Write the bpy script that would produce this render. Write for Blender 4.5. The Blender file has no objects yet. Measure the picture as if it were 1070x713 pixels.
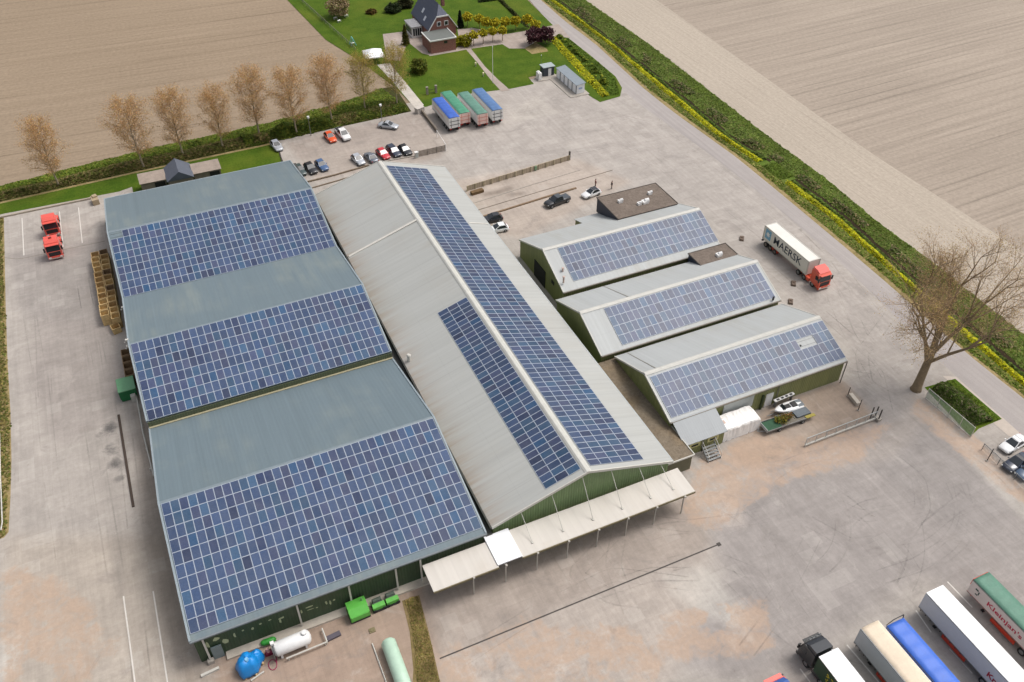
import bpy, math, random
import numpy as np
from mathutils import Vector, Matrix
random.seed(7); RNG = np.random.default_rng(7)
scene = bpy.context.scene
COL = scene.collection
PI = math.pi

# ------------------------------------------------------------------ camera
CAM = Vector((26.389, -64.076, 91.686))
CR = Vector((0.9104316, -0.41364142, 0.00388253))
CU = Vector((0.26963335, 0.6005331, 0.7527668))
CW = Vector((0.31370711, 0.68429582, -0.65827583))
FPX = 915.29
cam = bpy.data.cameras.new('camera'); co = bpy.data.objects.new('camera', cam); COL.objects.link(co)
cam.sensor_fit = 'HORIZONTAL'; cam.sensor_width = 36; cam.lens = 36*FPX/1070
cam.clip_start = 1; cam.clip_end = 5000
m = Matrix.Identity(4)
for i in range(3):
    m[i][0] = CR[i]; m[i][1] = CU[i]; m[i][2] = -CW[i]; m[i][3] = CAM[i]
co.matrix_world = m
scene.camera = co

def at(px, py, z=0.0):
    d = CW + CR*((px-535)/FPX) - CU*((py-356.5)/FPX)
    t = (z-CAM.z)/d.z
    return CAM + d*t
def pts(*ps, z=0.0):
    return [tuple(at(x, y, z)) for x, y in ps]

# ------------------------------------------------------------------ light
w = bpy.data.worlds.new('World'); scene.world = w; w.use_nodes = True
nt = w.node_tree; bg = nt.nodes['Background']
sky = nt.nodes.new('ShaderNodeTexSky'); sky.sky_type = 'NISHITA'; sky.sun_disc = False
SUN_EL, SUN_AZ = math.radians(60), math.radians(92)      # azimuth clockwise from +Y
sky.sun_elevation = SUN_EL; sky.sun_rotation = SUN_AZ
sky.air_density = 1.0; sky.dust_density = 6.0; sky.ozone_density = 1.0
hs = nt.nodes.new('ShaderNodeHueSaturation'); hs.inputs['Saturation'].default_value = 0.36
nt.links.new(sky.outputs[0], hs.inputs['Color']); nt.links.new(hs.outputs[0], bg.inputs[0])
bg.inputs[1].default_value = 0.15
sl = bpy.data.lights.new('sun', 'SUN'); so = bpy.data.objects.new('sun', sl); COL.objects.link(so)
sl.energy = 1.25; sl.angle = math.radians(20); sl.color = (1.0, 0.96, 0.91)
sd = Vector((math.sin(SUN_AZ)*math.cos(SUN_EL), math.cos(SUN_AZ)*math.cos(SUN_EL), math.sin(SUN_EL)))
so.rotation_euler = sd.to_track_quat('Z', 'Y').to_euler(); so.location = (60, 40, 120)
vs = scene.view_settings
vs.view_transform = 'Standard'; vs.look = 'None'; vs.gamma = 1; vs.exposure = 0.11; vs.use_curve_mapping = False

# ------------------------------------------------------------------ materials
def lin(c):
    c = c/255.0
    return c/12.92 if c <= 0.04045 else ((c+0.055)/1.055)**2.4
EXPO = 1.2
def S(r, g, b):                       # picture colour of an openly lit surface -> base colour
    return (lin(r)/EXPO, lin(g)/EXPO, lin(b)/EXPO)
MATS = {}
def nodes(name):
    mt = bpy.data.materials.new(name); mt.use_nodes = True
    n = mt.node_tree; return mt, n, n.nodes['Principled BSDF']
def N(n, t, **k):
    x = n.nodes.new(t)
    for a, b in k.items(): setattr(x, a, b)
    return x
def L(n, a, b): n.links.new(a, b)
def noise(n, vec, scale, detail=4, rough=0.55, dist=0.0):
    x = N(n, 'ShaderNodeTexNoise'); x.inputs['Scale'].default_value = scale
    x.inputs['Detail'].default_value = detail; x.inputs['Roughness'].default_value = rough
    x.inputs['Distortion'].default_value = dist
    if vec is not None: L(n, vec, x.inputs['Vector'])
    return x.outputs['Fac']
def math_(n, op, a, b=None, c=None):
    x = N(n, 'ShaderNodeMath', operation=op)
    for i, v in enumerate((a, b, c)):
        if v is None: continue
        if isinstance(v, (int, float)): x.inputs[i].default_value = v
        else: L(n, v, x.inputs[i])
    return x.outputs[0]
def ramp(n, fac, a, b, lo=0.0, hi=1.0):
    x = N(n, 'ShaderNodeMapRange'); L(n, fac, x.inputs[0])
    x.inputs[1].default_value = a; x.inputs[2].default_value = b
    x.inputs[3].default_value = lo; x.inputs[4].default_value = hi; x.clamp = True
    return x.outputs[0]
def mix(n, fac, a, b, mode='MIX'):
    x = N(n, 'ShaderNodeMix', data_type='RGBA', blend_type=mode)
    if isinstance(fac, (int, float)): x.inputs[0].default_value = fac
    else: L(n, fac, x.inputs[0])
    for i, v in ((6, a), (7, b)):
        if isinstance(v, tuple): x.inputs[i].default_value = (*v[:3], 1)
        else: L(n, v, x.inputs[i])
    return x.outputs[2]
def scalevec(n, vec, s):
    x = N(n, 'ShaderNodeVectorMath', operation='MULTIPLY'); L(n, vec, x.inputs[0]); x.inputs[1].default_value = s
    return x.outputs[0]
def pos(n): return N(n, 'ShaderNodeNewGeometry').outputs['Position']
def objc(n): return N(n, 'ShaderNodeTexCoord').outputs['Object']
def bump(n, p, h, strength=0.3, dist=0.05):
    x = N(n, 'ShaderNodeBump'); x.inputs['Strength'].default_value = strength; x.inputs['Distance'].default_value = dist
    L(n, h, x.inputs['Height']); L(n, x.outputs[0], p.inputs['Normal'])

def M(name, col, rough=0.6, var=0.12, scale=1.5, metal=0.0, coat=0.0, spec=0.5):
    """plain procedural paint / concrete / plastic with uneven tone"""
    if name in MATS: return MATS[name]
    mt, n, p = nodes(name)
    v = objc(n)
    f = math_(n, 'ADD', math_(n, 'MULTIPLY', noise(n, v, scale), 0.6), math_(n, 'MULTIPLY', noise(n, v, scale*6), 0.4))
    k = ramp(n, f, 0.3, 0.7, 1-var, 1+var)
    h = N(n, 'ShaderNodeVectorMath', operation='SCALE'); h.inputs[0].default_value = col; L(n, k, h.inputs['Scale'])
    L(n, h.outputs[0], p.inputs['Base Color'])
    p.inputs['Roughness'].default_value = rough; p.inputs['Metallic'].default_value = metal
    p.inputs['Coat Weight'].default_value = coat; p.inputs['Specular IOR Level'].default_value = spec
    MATS[name] = mt; return mt
def MA(name, rough=0.7, var=0.15, scale=2.0, spec=0.3, translucent=0.0):
    """colour from the mesh's own tint attribute"""
    if name in MATS: return MATS[name]
    mt, n, p = nodes(name)
    a = N(n, 'ShaderNodeAttribute', attribute_name='tint')
    k = ramp(n, noise(n, objc(n), scale), 0.3, 0.7, 1-var, 1+var)
    h = N(n, 'ShaderNodeVectorMath', operation='SCALE'); L(n, a.outputs['Color'], h.inputs[0]); L(n, k, h.inputs['Scale'])
    L(n, h.outputs[0], p.inputs['Base Color'])
    p.inputs['Roughness'].default_value = rough; p.inputs['Specular IOR Level'].default_value = spec
    if translucent:
        tr = N(n, 'ShaderNodeBsdfTranslucent'); L(n, h.outputs[0], tr.inputs['Color'])
        ms = N(n, 'ShaderNodeMixShader'); ms.inputs[0].default_value = translucent
        L(n, p.outputs[0], ms.inputs[1]); L(n, tr.outputs[0], ms.inputs[2])
        L(n, ms.outputs[0], n.nodes['Material Output'].inputs['Surface'])
    MATS[name] = mt; return mt
def roof_mat(name, col, axis, pitch, dirt, dirt_amt=0.35, streak=0.10, rough=0.55, ribk=0.03):
    """profiled sheet: ribs repeat along 'axis'; dirt streaks run down the slope"""
    mt, n, p = nodes(name)
    v = pos(n); sx = N(n, 'ShaderNodeSeparateXYZ'); L(n, v, sx.inputs[0])
    c = sx.outputs[axis]; o = sx.outputs[1-axis]
    rib = math_(n, 'SINE', math_(n, 'MULTIPLY', c, 2*PI/pitch))
    ss = (3.0, 0.07, 0.2) if axis == 0 else (0.07, 3.0, 0.2)
    st = noise(n, scalevec(n, v, ss), 0.6, 5, 0.65)
    st2 = noise(n, scalevec(n, v, tuple(q*(0.25 if i == axis else 1.3) for i, q in enumerate(ss))), 1.0, 4)
    big = noise(n, v, 0.09, 5, 0.6)
    sheet = N(n, 'ShaderNodeTexWhiteNoise', noise_dimensions='1D')
    L(n, math_(n, 'FLOOR', math_(n, 'DIVIDE', c, 1.03)), sheet.inputs['W'])
    k = math_(n, 'ADD', ramp(n, st, 0.3, 0.7, 1-streak, 1+streak), ramp(n, sheet.outputs[0], 0, 1, -0.022, 0.022))
    lap = ramp(n, math_(n, 'ABSOLUTE', math_(n, 'SUBTRACT', math_(n, 'FRACT', math_(n, 'DIVIDE', o, 4.3)), 0.5)), 0.488, 0.497)
    k = math_(n, 'SUBTRACT', k, math_(n, 'MULTIPLY', lap, 0.055))
    k = math_(n, 'ADD', k, math_(n, 'MULTIPLY', ramp(n, rib, 0.55, 1.0), -ribk))
    h = N(n, 'ShaderNodeVectorMath', operation='SCALE'); h.inputs[0].default_value = col; L(n, k, h.inputs['Scale'])
    d = math_(n, 'MULTIPLY', ramp(n, big, 0.45, 0.72), ramp(n, st2, 0.38, 0.62))
    colr = mix(n, math_(n, 'MULTIPLY', d, dirt_amt), h.outputs[0], dirt)
    fine = noise(n, v, 2.2, 4, 0.7)
    colr = mix(n, ramp(n, fine, 0.55, 0.8, 0, 0.16), colr, dirt)
    L(n, colr, p.inputs['Base Color']); p.inputs['Roughness'].default_value = rough
    p.inputs['Specular IOR Level'].default_value = 0.35
    bump(n, p, rib, 0.10, 0.03)
    MATS[name] = mt
    return mt, n, p, colr, sx
BLUEROOF = roof_mat('blue grey sheet roof', S(113, 128, 135), 0, 0.5, S(142, 150, 144), 0.7, 0.05)[0]
def hall_roof():
    mt, n, p, colr, sx = roof_mat('pale weathered sheet roof', S(181, 182, 178), 1, 0.9, S(170, 162, 148), 0.4, 0.055)
    # old rust and moss wash where water runs off beside the valley gutter
    v = pos(n)
    e = ramp(n, sx.outputs[0], 51.2, 56.5, 1.0, 0.0)
    s = noise(n, scalevec(n, v, (0.10, 1.5, 0)), 0.7, 5, 0.65)
    f = math_(n, 'MULTIPLY', math_(n, 'MULTIPLY', e, e), ramp(n, s, 0.35, 0.7, 0.05, 0.62))
    c2 = mix(n, f, colr, S(150, 118, 84))
    lines = ramp(n, noise(n, scalevec(n, v, (0.02, 2.6, 0)), 1.0, 2), 0.6, 0.72, 0, 0.28)
    c2 = mix(n, lines, c2, S(144, 141, 136))
    L(n, c2, p.inputs['Base Color']); return mt
HALLROOF = hall_roof()
SHEDROOF = roof_mat('light grey sheet roof', S(184, 187, 186), 0, 0.7, S(166, 162, 150), 0.45, 0.04)[0]
def wall_mat(name, col, pitch=0.35, dirt=(0.1, 0.1, 0.07), amt=0.3):
    mt, n, p = nodes(name)
    v = pos(n); sx = N(n, 'ShaderNodeSeparateXYZ'); L(n, v, sx.inputs[0])
    c = math_(n, 'ADD', sx.outputs[0], sx.outputs[1])
    rib = math_(n, 'SINE', math_(n, 'MULTIPLY', c, 2*PI/pitch))
    st = noise(n, scalevec(n, v, (2, 2, 0.12)), 1.0, 5, 0.65)
    k = math_(n, 'ADD', ramp(n, st, 0.3, 0.7, 0.86, 1.12), math_(n, 'MULTIPLY', ramp(n, rib, 0.2, 1.0), -0.14))
    h = N(n, 'ShaderNodeVectorMath', operation='SCALE'); h.inputs[0].default_value = col; L(n, k, h.inputs['Scale'])
    d = math_(n, 'MULTIPLY', ramp(n, noise(n, v, 0.5, 5), 0.5, 0.75), amt)
    L(n, mix(n, d, h.outputs[0], dirt), p.inputs['Base Color']); p.inputs['Roughness'].default_value = 0.6
    bump(n, p, rib, 0.4, 0.04); MATS[name] = mt; return mt
GREENWALL = wall_mat('dark green sheet wall', S(58, 80, 54))
GABLEGREEN = wall_mat('green gable sheet', S(120, 144, 96))
OLIVE = wall_mat('olive sheet wall', S(140, 143, 90))
NAVY = M('dark blue cladding', S(44, 50, 66), 0.6)
WHITE = M('white paint', (0.76, 0.75, 0.73), 0.5, 0.06)
OFFWHITE = M('off white paint', S(206, 203, 194), 0.55, 0.08)
TRIM = M('pale grey flashing', S(186, 190, 188), 0.45, 0.08)
STEEL = M('galvanised steel', S(150, 152, 152), 0.4, 0.12, metal=0.6)
DARK = M('painted opening shade', (0.012, 0.012, 0.013), 0.8, 0.2)  # near-black colour stands in for the shade inside openings
BLACK = M('black plastic', (0.018, 0.018, 0.019), 0.5, 0.2)
RUBBER = M('tyre rubber', (0.022, 0.022, 0.022), 0.85, 0.2)
GLASS = M('dark window glass', (0.02, 0.025, 0.03), 0.08, 0.1, spec=0.8)
CONC = M('concrete', S(176, 168, 158), 0.85, 0.14, 0.8)
CONCD = M('old dark concrete', S(128, 118, 106), 0.9, 0.2, 0.8)
RED = M('tail lamp red', (0.4, 0.02, 0.015), 0.3)
LAMP = M('lamp lens', (0.75, 0.75, 0.72), 0.15)
def coil(name, rgb, rough=0.32, metal=0.0): return M(name, rgb, rough, 0.05, 1.0, metal, 0.6)

# ------------------------------------------------------------------ mesh builder
class MB:
    def __init__(s): s.v = []; s.f = []; s.m = []; s.t = []; s.tint = None; s.sm = []
    def poly(s, ps, mat=0, smooth=False):
        b = len(s.v); s.v += [tuple(p) for p in ps]; s.f.append(tuple(range(b, b+len(ps)))); s.m.append(mat); s.sm.append(smooth)
        if s.tint is not None: s.t += [s.tint]*len(ps)
        return s
    def box(s, c, d, mat=0, rz=0.0, taper=1.0):
        cx, cy, cz = c; hx, hy, hz = d[0]/2, d[1]/2, d[2]/2
        cs, sn = math.cos(rz), math.sin(rz); P = []
        for z, q in ((-hz, 1.0), (hz, taper)):
            for x, y in ((-hx, -hy), (hx, -hy), (hx, hy), (-hx, hy)):
                x *= q; y *= q
                P.append((cx+x*cs-y*sn, cy+x*sn+y*cs, cz+z))
        for f in ((3, 2, 1, 0), (4, 5, 6, 7), (0, 1, 5, 4), (1, 2, 6, 5), (2, 3, 7, 6), (3, 0, 4, 7)):
            s.poly([P[i] for i in f], mat)
        return s
    def prism(s, prof, axis, a, b, mat=0, capmat=None):
        """prof: 2D points; axis 0: (y,z) along x; 1: (x,z) along y; 2: (x,y) along z"""
        def p3(q, t): return (t, q[0], q[1]) if axis == 0 else ((q[0], t, q[1]) if axis == 1 else (q[0], q[1], t))
        A = [p3(q, a) for q in prof]; B = [p3(q, b) for q in prof]; n = len(prof)
        for i in range(n):
            j = (i+1) % n; s.poly([A[i], A[j], B[j], B[i]], mat)
        cm = mat if capmat is None else capmat
        s.poly(A[::-1], cm); s.poly(B, cm); return s
    def cyl(s, p0, p1, r0, r1=None, n=10, mat=0, cap=True, capmat=None):
        r1 = r0 if r1 is None else r1
        p0 = Vector(p0); p1 = Vector(p1); d = (p1-p0)
        if d.length < 1e-6: return s
        d.normalize(); a = d.orthogonal().normalized(); b = d.cross(a)
        A = [p0+(a*math.cos(2*PI*i/n)+b*math.sin(2*PI*i/n))*r0 for i in range(n)]
        B = [p1+(a*math.cos(2*PI*i/n)+b*math.sin(2*PI*i/n))*r1 for i in range(n)]
        for i in range(n):
            j = (i+1) % n; s.poly([A[i], A[j], B[j], B[i]], mat, True)
        if cap:
            cm = mat if capmat is None else capmat
            s.poly(A[::-1], cm); s.poly(B, cm)
        return s
    def tube(s, path, r, n=6, mat=0):
        for a, b in zip(path[:-1], path[1:]): s.cyl(a, b, r, r, n, mat)
        return s
    def loft(s, rings, mat=0, smooth=True, cap=True):
        base = len(s.v); n = len(rings[0])
        for r in rings:
            s.v += [tuple(p) for p in r]
            if s.tint is not None: s.t += [s.tint]*n
        for i in range(len(rings)-1):
            for j in range(n):
                k = (j+1) % n
                s.f.append((base+i*n+j, base+i*n+k, base+(i+1)*n+k, base+(i+1)*n+j)); s.m.append(mat); s.sm.append(smooth)
        if cap:
            s.f.append(tuple(base+j for j in reversed(range(n)))); s.m.append(mat); s.sm.append(False)
            s.f.append(tuple(base+(len(rings)-1)*n+j for j in range(n))); s.m.append(mat); s.sm.append(False)
        return s
    def build(s, name, mats, parent=None, loc=None, merge=False):
        me = bpy.data.meshes.new(name)
        me.from_pydata(s.v, [], s.f)
        if not isinstance(mats, (list, tuple)): mats = [mats]
        for q in mats: me.materials.append(q)
        me.polygons.foreach_set('material_index', s.m); me.polygons.foreach_set('use_smooth', s.sm)
        if s.tint is not None:
            at_ = me.attributes.new('tint', 'FLOAT_COLOR', 'POINT')
            at_.data.foreach_set('color', [c for q in s.t for c in (*q[:3], 1.0)])
        me.update()
        o = bpy.data.objects.new(name, me); COL.objects.link(o)
        if parent is not None: o.parent = parent
        if loc is not None: o.location = loc
        return o
def raw_mesh(name, V, F, mats, tint=None, parent=None, midx=None):
    me = bpy.data.meshes.new(name); nv, nf = len(V), len(F); k = F.shape[1]
    me.vertices.add(nv); me.vertices.foreach_set('co', np.asarray(V, np.float32).ravel())
    me.loops.add(nf*k); me.loops.foreach_set('vertex_index', np.asarray(F, np.int32).ravel())
    me.polygons.add(nf); me.polygons.foreach_set('loop_start', np.arange(0, nf*k, k, dtype=np.int32))
    for q in (mats if isinstance(mats, (list, tuple)) else [mats]): me.materials.append(q)
    if midx is not None: me.polygons.foreach_set('material_index', midx)
    if tint is not None:
        a = me.attributes.new('tint', 'FLOAT_COLOR', 'POINT')
        a.data.foreach_set('color', np.hstack([tint, np.ones((nv, 1))]).astype(np.float32).ravel())
    me.update(calc_edges=True); me.validate()
    o = bpy.data.objects.new(name, me); COL.objects.link(o)
    if parent is not None: o.parent = parent
    return o
def tag(o, label, cat, group=None):
    o['label'] = label; o['category'] = cat
    if group: o['group'] = group
    return o
def thing(name, label, cat, loc=(0, 0, 0), rz=0.0, group=None):
    o = bpy.data.objects.new(name, None); COL.objects.link(o); o.empty_display_size = 0.3
    o.location = loc; o.rotation_euler = (0, 0, rz); return tag(o, label, cat, group)
def struct(o): o['kind'] = 'structure'; return o
def stuff(o): o['kind'] = 'stuff'; return o
def dup(root, loc, rz, label, group=None):
    def cp(o, par):
        c = o.copy(); COL.objects.link(c)
        if par is not None: c.parent = par
        for ch in [q for q in bpy.data.objects if q.parent == o]: cp(ch, c)
        return c
    r = cp(root, None); r.location = loc; r.rotation_euler = (0, 0, rz); r['label'] = label
    if group: r['group'] = group
    return r
def text_obj(name, body, size, mat, parent, origin, xdir, ydir, depth=0.012, bold=0.0, width=None):
    cu = bpy.data.curves.new('letters', 'FONT'); cu.body = body; cu.size = size; cu.extrude = depth; cu.offset = bold
    cu.resolution_u = 2
    t = bpy.data.objects.new('letters', cu); COL.objects.link(t)
    dg = bpy.context.evaluated_depsgraph_get(); ev = t.evaluated_get(dg)
    me = bpy.data.meshes.new_from_object(ev); bpy.data.objects.remove(t); bpy.data.curves.remove(cu)
    X = Vector(xdir).normalized(); Y = Vector(ydir).normalized(); Z = X.cross(Y)
    k = 1.0
    if width:
        xs = [v.co.x for v in me.vertices]; k = width/(max(xs)-min(xs))
    o_ = Vector(origin)
    for v in me.vertices:
        c = v.co.copy(); v.co = o_+X*(c.x*k)+Y*c.y+Z*c.z
    me.materials.clear(); me.materials.append(mat); me.name = name
    o = bpy.data.objects.new(name, me); COL.objects.link(o); o.parent = parent; return o

# ------------------------------------------------------------------ 2D helpers
def resample(ps, step):
    ps = np.array([p[:2] for p in ps], float); d = np.r_[0, np.cumsum(np.hypot(*np.diff(ps, axis=0).T))]
    n = max(2, int(d[-1]/step)+1); t = np.linspace(0, d[-1], n)
    return np.c_[np.interp(t, d, ps[:, 0]), np.interp(t, d, ps[:, 1])]
def param(ps, t):
    ps = np.array([p[:2] for p in ps], float); d = np.r_[0, np.cumsum(np.hypot(*np.diff(ps, axis=0).T))]
    return np.c_[np.interp(t*d[-1], d, ps[:, 0]), np.interp(t*d[-1], d, ps[:, 1])]
def plen(ps):
    ps = np.array([p[:2] for p in ps], float); return np.hypot(*np.diff(ps, axis=0).T).sum()
def inpoly(X, Y, poly):
    poly = np.array([p[:2] for p in poly]); r = np.zeros(np.shape(X), bool); n = len(poly)
    for i in range(n):
        x1, y1 = poly[i]; x2, y2 = poly[(i+1) % n]
        if y1 == y2: continue
        c = ((y1 > Y) != (y2 > Y)) & (X < (x2-x1)*(Y-y1)/(y2-y1)+x1); r ^= c
    return r
def sheet(name, ps, mat, z):
    b = MB(); b.poly([(p[0], p[1], z) for p in ps])
    o = b.build(name, mat); 
    if o.data.polygons[0].normal.z < 0: o.data.flip_normals()
    return struct(o)
def band(name, A, B, mat, z, n=80):
    t = np.linspace(0, 1, n); a = param(A, t); c = param(B, t); b = MB()
    for i in range(n-1):
        b.poly([(*a[i], z), (*c[i], z), (*c[i+1], z), (*a[i+1], z)])
    o = b.build(name, mat)
    if o.data.polygons[0].normal.z < 0: o.data.flip_normals()
    return struct(o)
def leaves(P, size, cols, up=0.35, aspect=1.0):
    """many small leaf-sized quads at points P (n,3); returns V,F,tint"""
    n = len(P); s = size*RNG.uniform(0.6, 1.4, n)[:, None]
    a = RNG.normal(size=(n, 3)); a[:, 2] *= 0.5; a /= np.linalg.norm(a, axis=1)[:, None]
    h = RNG.normal(size=(n, 3)); h[:, 2] += up*3; b = np.cross(h, a); b /= np.linalg.norm(b, axis=1)[:, None]+1e-9
    V = np.empty((n, 4, 3)); a = a*s*aspect; b = b*s
    V[:, 0] = P-a-b*0.5; V[:, 1] = P+a*0.2-b; V[:, 2] = P+a+b*0.4; V[:, 3] = P-a*0.2+b
    return V.reshape(-1, 3), np.arange(n*4).reshape(n, 4), np.repeat(cols, 4, axis=0)
def vary(base, n, amt=0.25, alt=None, altp=0.0):
    c = np.tile(np.array(base, float), (n, 1))
    if alt is not None:
        k = RNG.random(n) < altp; c[k] = np.array(alt)
    return np.clip(c*RNG.uniform(1-amt, 1+amt, (n, 1))*RNG.uniform(0.93, 1.07, (n, 3)), 0, 1)
def blotch(X, Y, sc, seed=0):
    r = np.random.default_rng(seed); v = np.zeros(np.shape(X))
    for k in range(9):
        a = r.uniform(0, 2*PI); q = sc*r.uniform(0.5, 2.2); ph = r.uniform(0, 2*PI, 2)
        v += np.sin((X*math.cos(a)+Y*math.sin(a))*q+ph[0]+1.3*np.sin((Y*math.cos(a)-X*math.sin(a))*q*0.7+ph[1]))
    return v/9

# ================================================================== GROUND
def soil_mat(name, col, col2, dirx, fine, seed=0.0, contrast=1.0):
    mt, n, p = nodes(name); v = pos(n)
    rot = N(n, 'ShaderNodeVectorRotate', rotation_type='Z_AXIS'); rot.inputs['Angle'].default_value = dirx; L(n, v, rot.inputs['Vector'])
    v = rot.outputs[0]
    f1 = noise(n, scalevec(n, v, (0.006, 0.28, 0)), 1.0, 6, 0.7)
    f2 = noise(n, scalevec(n, v, (0.012, 1.1, 0)), 1.0, 3, 0.6)
    f3 = noise(n, scalevec(n, v, (0.05, 2.6, 0)), 1.0, 2, 0.5)
    big = noise(n, v, 0.018, 5, 0.6)
    gr = noise(n, v, fine, 4, 0.7)
    k = math_(n, 'ADD', ramp(n, f1, 0.3, 0.7, 0.0, 0.55), ramp(n, f2, 0.3, 0.7, 0.0, 0.45))
    c = mix(n, math_(n, 'MULTIPLY', k, contrast), col, col2)
    line = math_(n, 'MULTIPLY', ramp(n, f2, 0.60, 0.70, 0, 0.75*contrast), ramp(n, noise(n, scalevec(n, v, (0.02, 0.06, 0)), 1.0, 3), 0.4, 0.6, 0.3, 1.0))
    c = mix(n, line, c, tuple(q*0.62 for q in col2))
    c = mix(n, ramp(n, big, 0.35, 0.7, 0.0, 0.35), c, tuple(q*0.9 for q in col2))
    kk = math_(n, 'MULTIPLY', ramp(n, gr, 0.25, 0.75, 0.84, 1.16), ramp(n, f3, 0.3, 0.7, 0.95, 1.05))
    h = N(n, 'ShaderNodeVectorMath', operation='SCALE'); L(n, c, h.inputs[0]); L(n, kk, h.inputs['Scale'])
    L(n, h.outputs[0], p.inputs['Base Color']); p.inputs['Roughness'].default_value = 0.95; p.inputs['Specular IOR Level'].default_value = 0.1
    bump(n, p, f3, 0.4, 0.15); return mt
SOIL_L = soil_mat('ploughed soil brown', S(168, 150, 129), S(146, 129, 109), math.radians(2.5), 1.2, contrast=1.0)
SOIL_R = soil_mat('ploughed soil pale', S(190, 176, 161), S(152, 140, 127), math.radians(-2.7), 1.2, contrast=1.0)
SOIL_H = soil_mat('headland soil', S(190, 178, 163), S(178, 166, 151), math.radians(91), 1.4, contrast=0.6)
def grass_mat(name, a, b, c3, sc=0.25):
    mt, n, p = nodes(name); v = pos(n)
    f = noise(n, v, sc, 6, 0.65); g = noise(n, v, 2.5, 4, 0.7); q = noise(n, v, 0.07, 4, 0.6)
    c = mix(n, ramp(n, f, 0.35, 0.65), a, b); c = mix(n, ramp(n, q, 0.5, 0.72, 0, 0.6), c, c3)
    h = N(n, 'ShaderNodeVectorMath', operation='SCALE'); L(n, c, h.inputs[0]); L(n, ramp(n, g, 0.2, 0.8, 0.65, 1.35), h.inputs['Scale'])
    L(n, h.outputs[0], p.inputs['Base Color']); p.inputs['Roughness'].default_value = 0.9; p.inputs['Specular IOR Level'].default_value = 0.15
    bump(n, p, g, 0.6, 0.15); return mt
LAWN = grass_mat('mown lawn', S(84, 106, 26), S(66, 92, 16), S(108, 116, 36))
VERGE = grass_mat('rough verge grass', S(98, 118, 44), S(80, 104, 34), S(134, 130, 70), 0.5)
DITCH = grass_mat('wet ditch mud', S(58, 46, 28), S(44, 38, 24), S(70, 62, 34), 0.6)
DRYV = grass_mat('dry sandy verge', S(170, 150, 110), S(140, 126, 82), S(120, 112, 62), 0.6)
BRUSHBED = grass_mat('shrub bed earth', S(70, 74, 34), S(62, 58, 32), S(84, 92, 38), 0.6)

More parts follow.
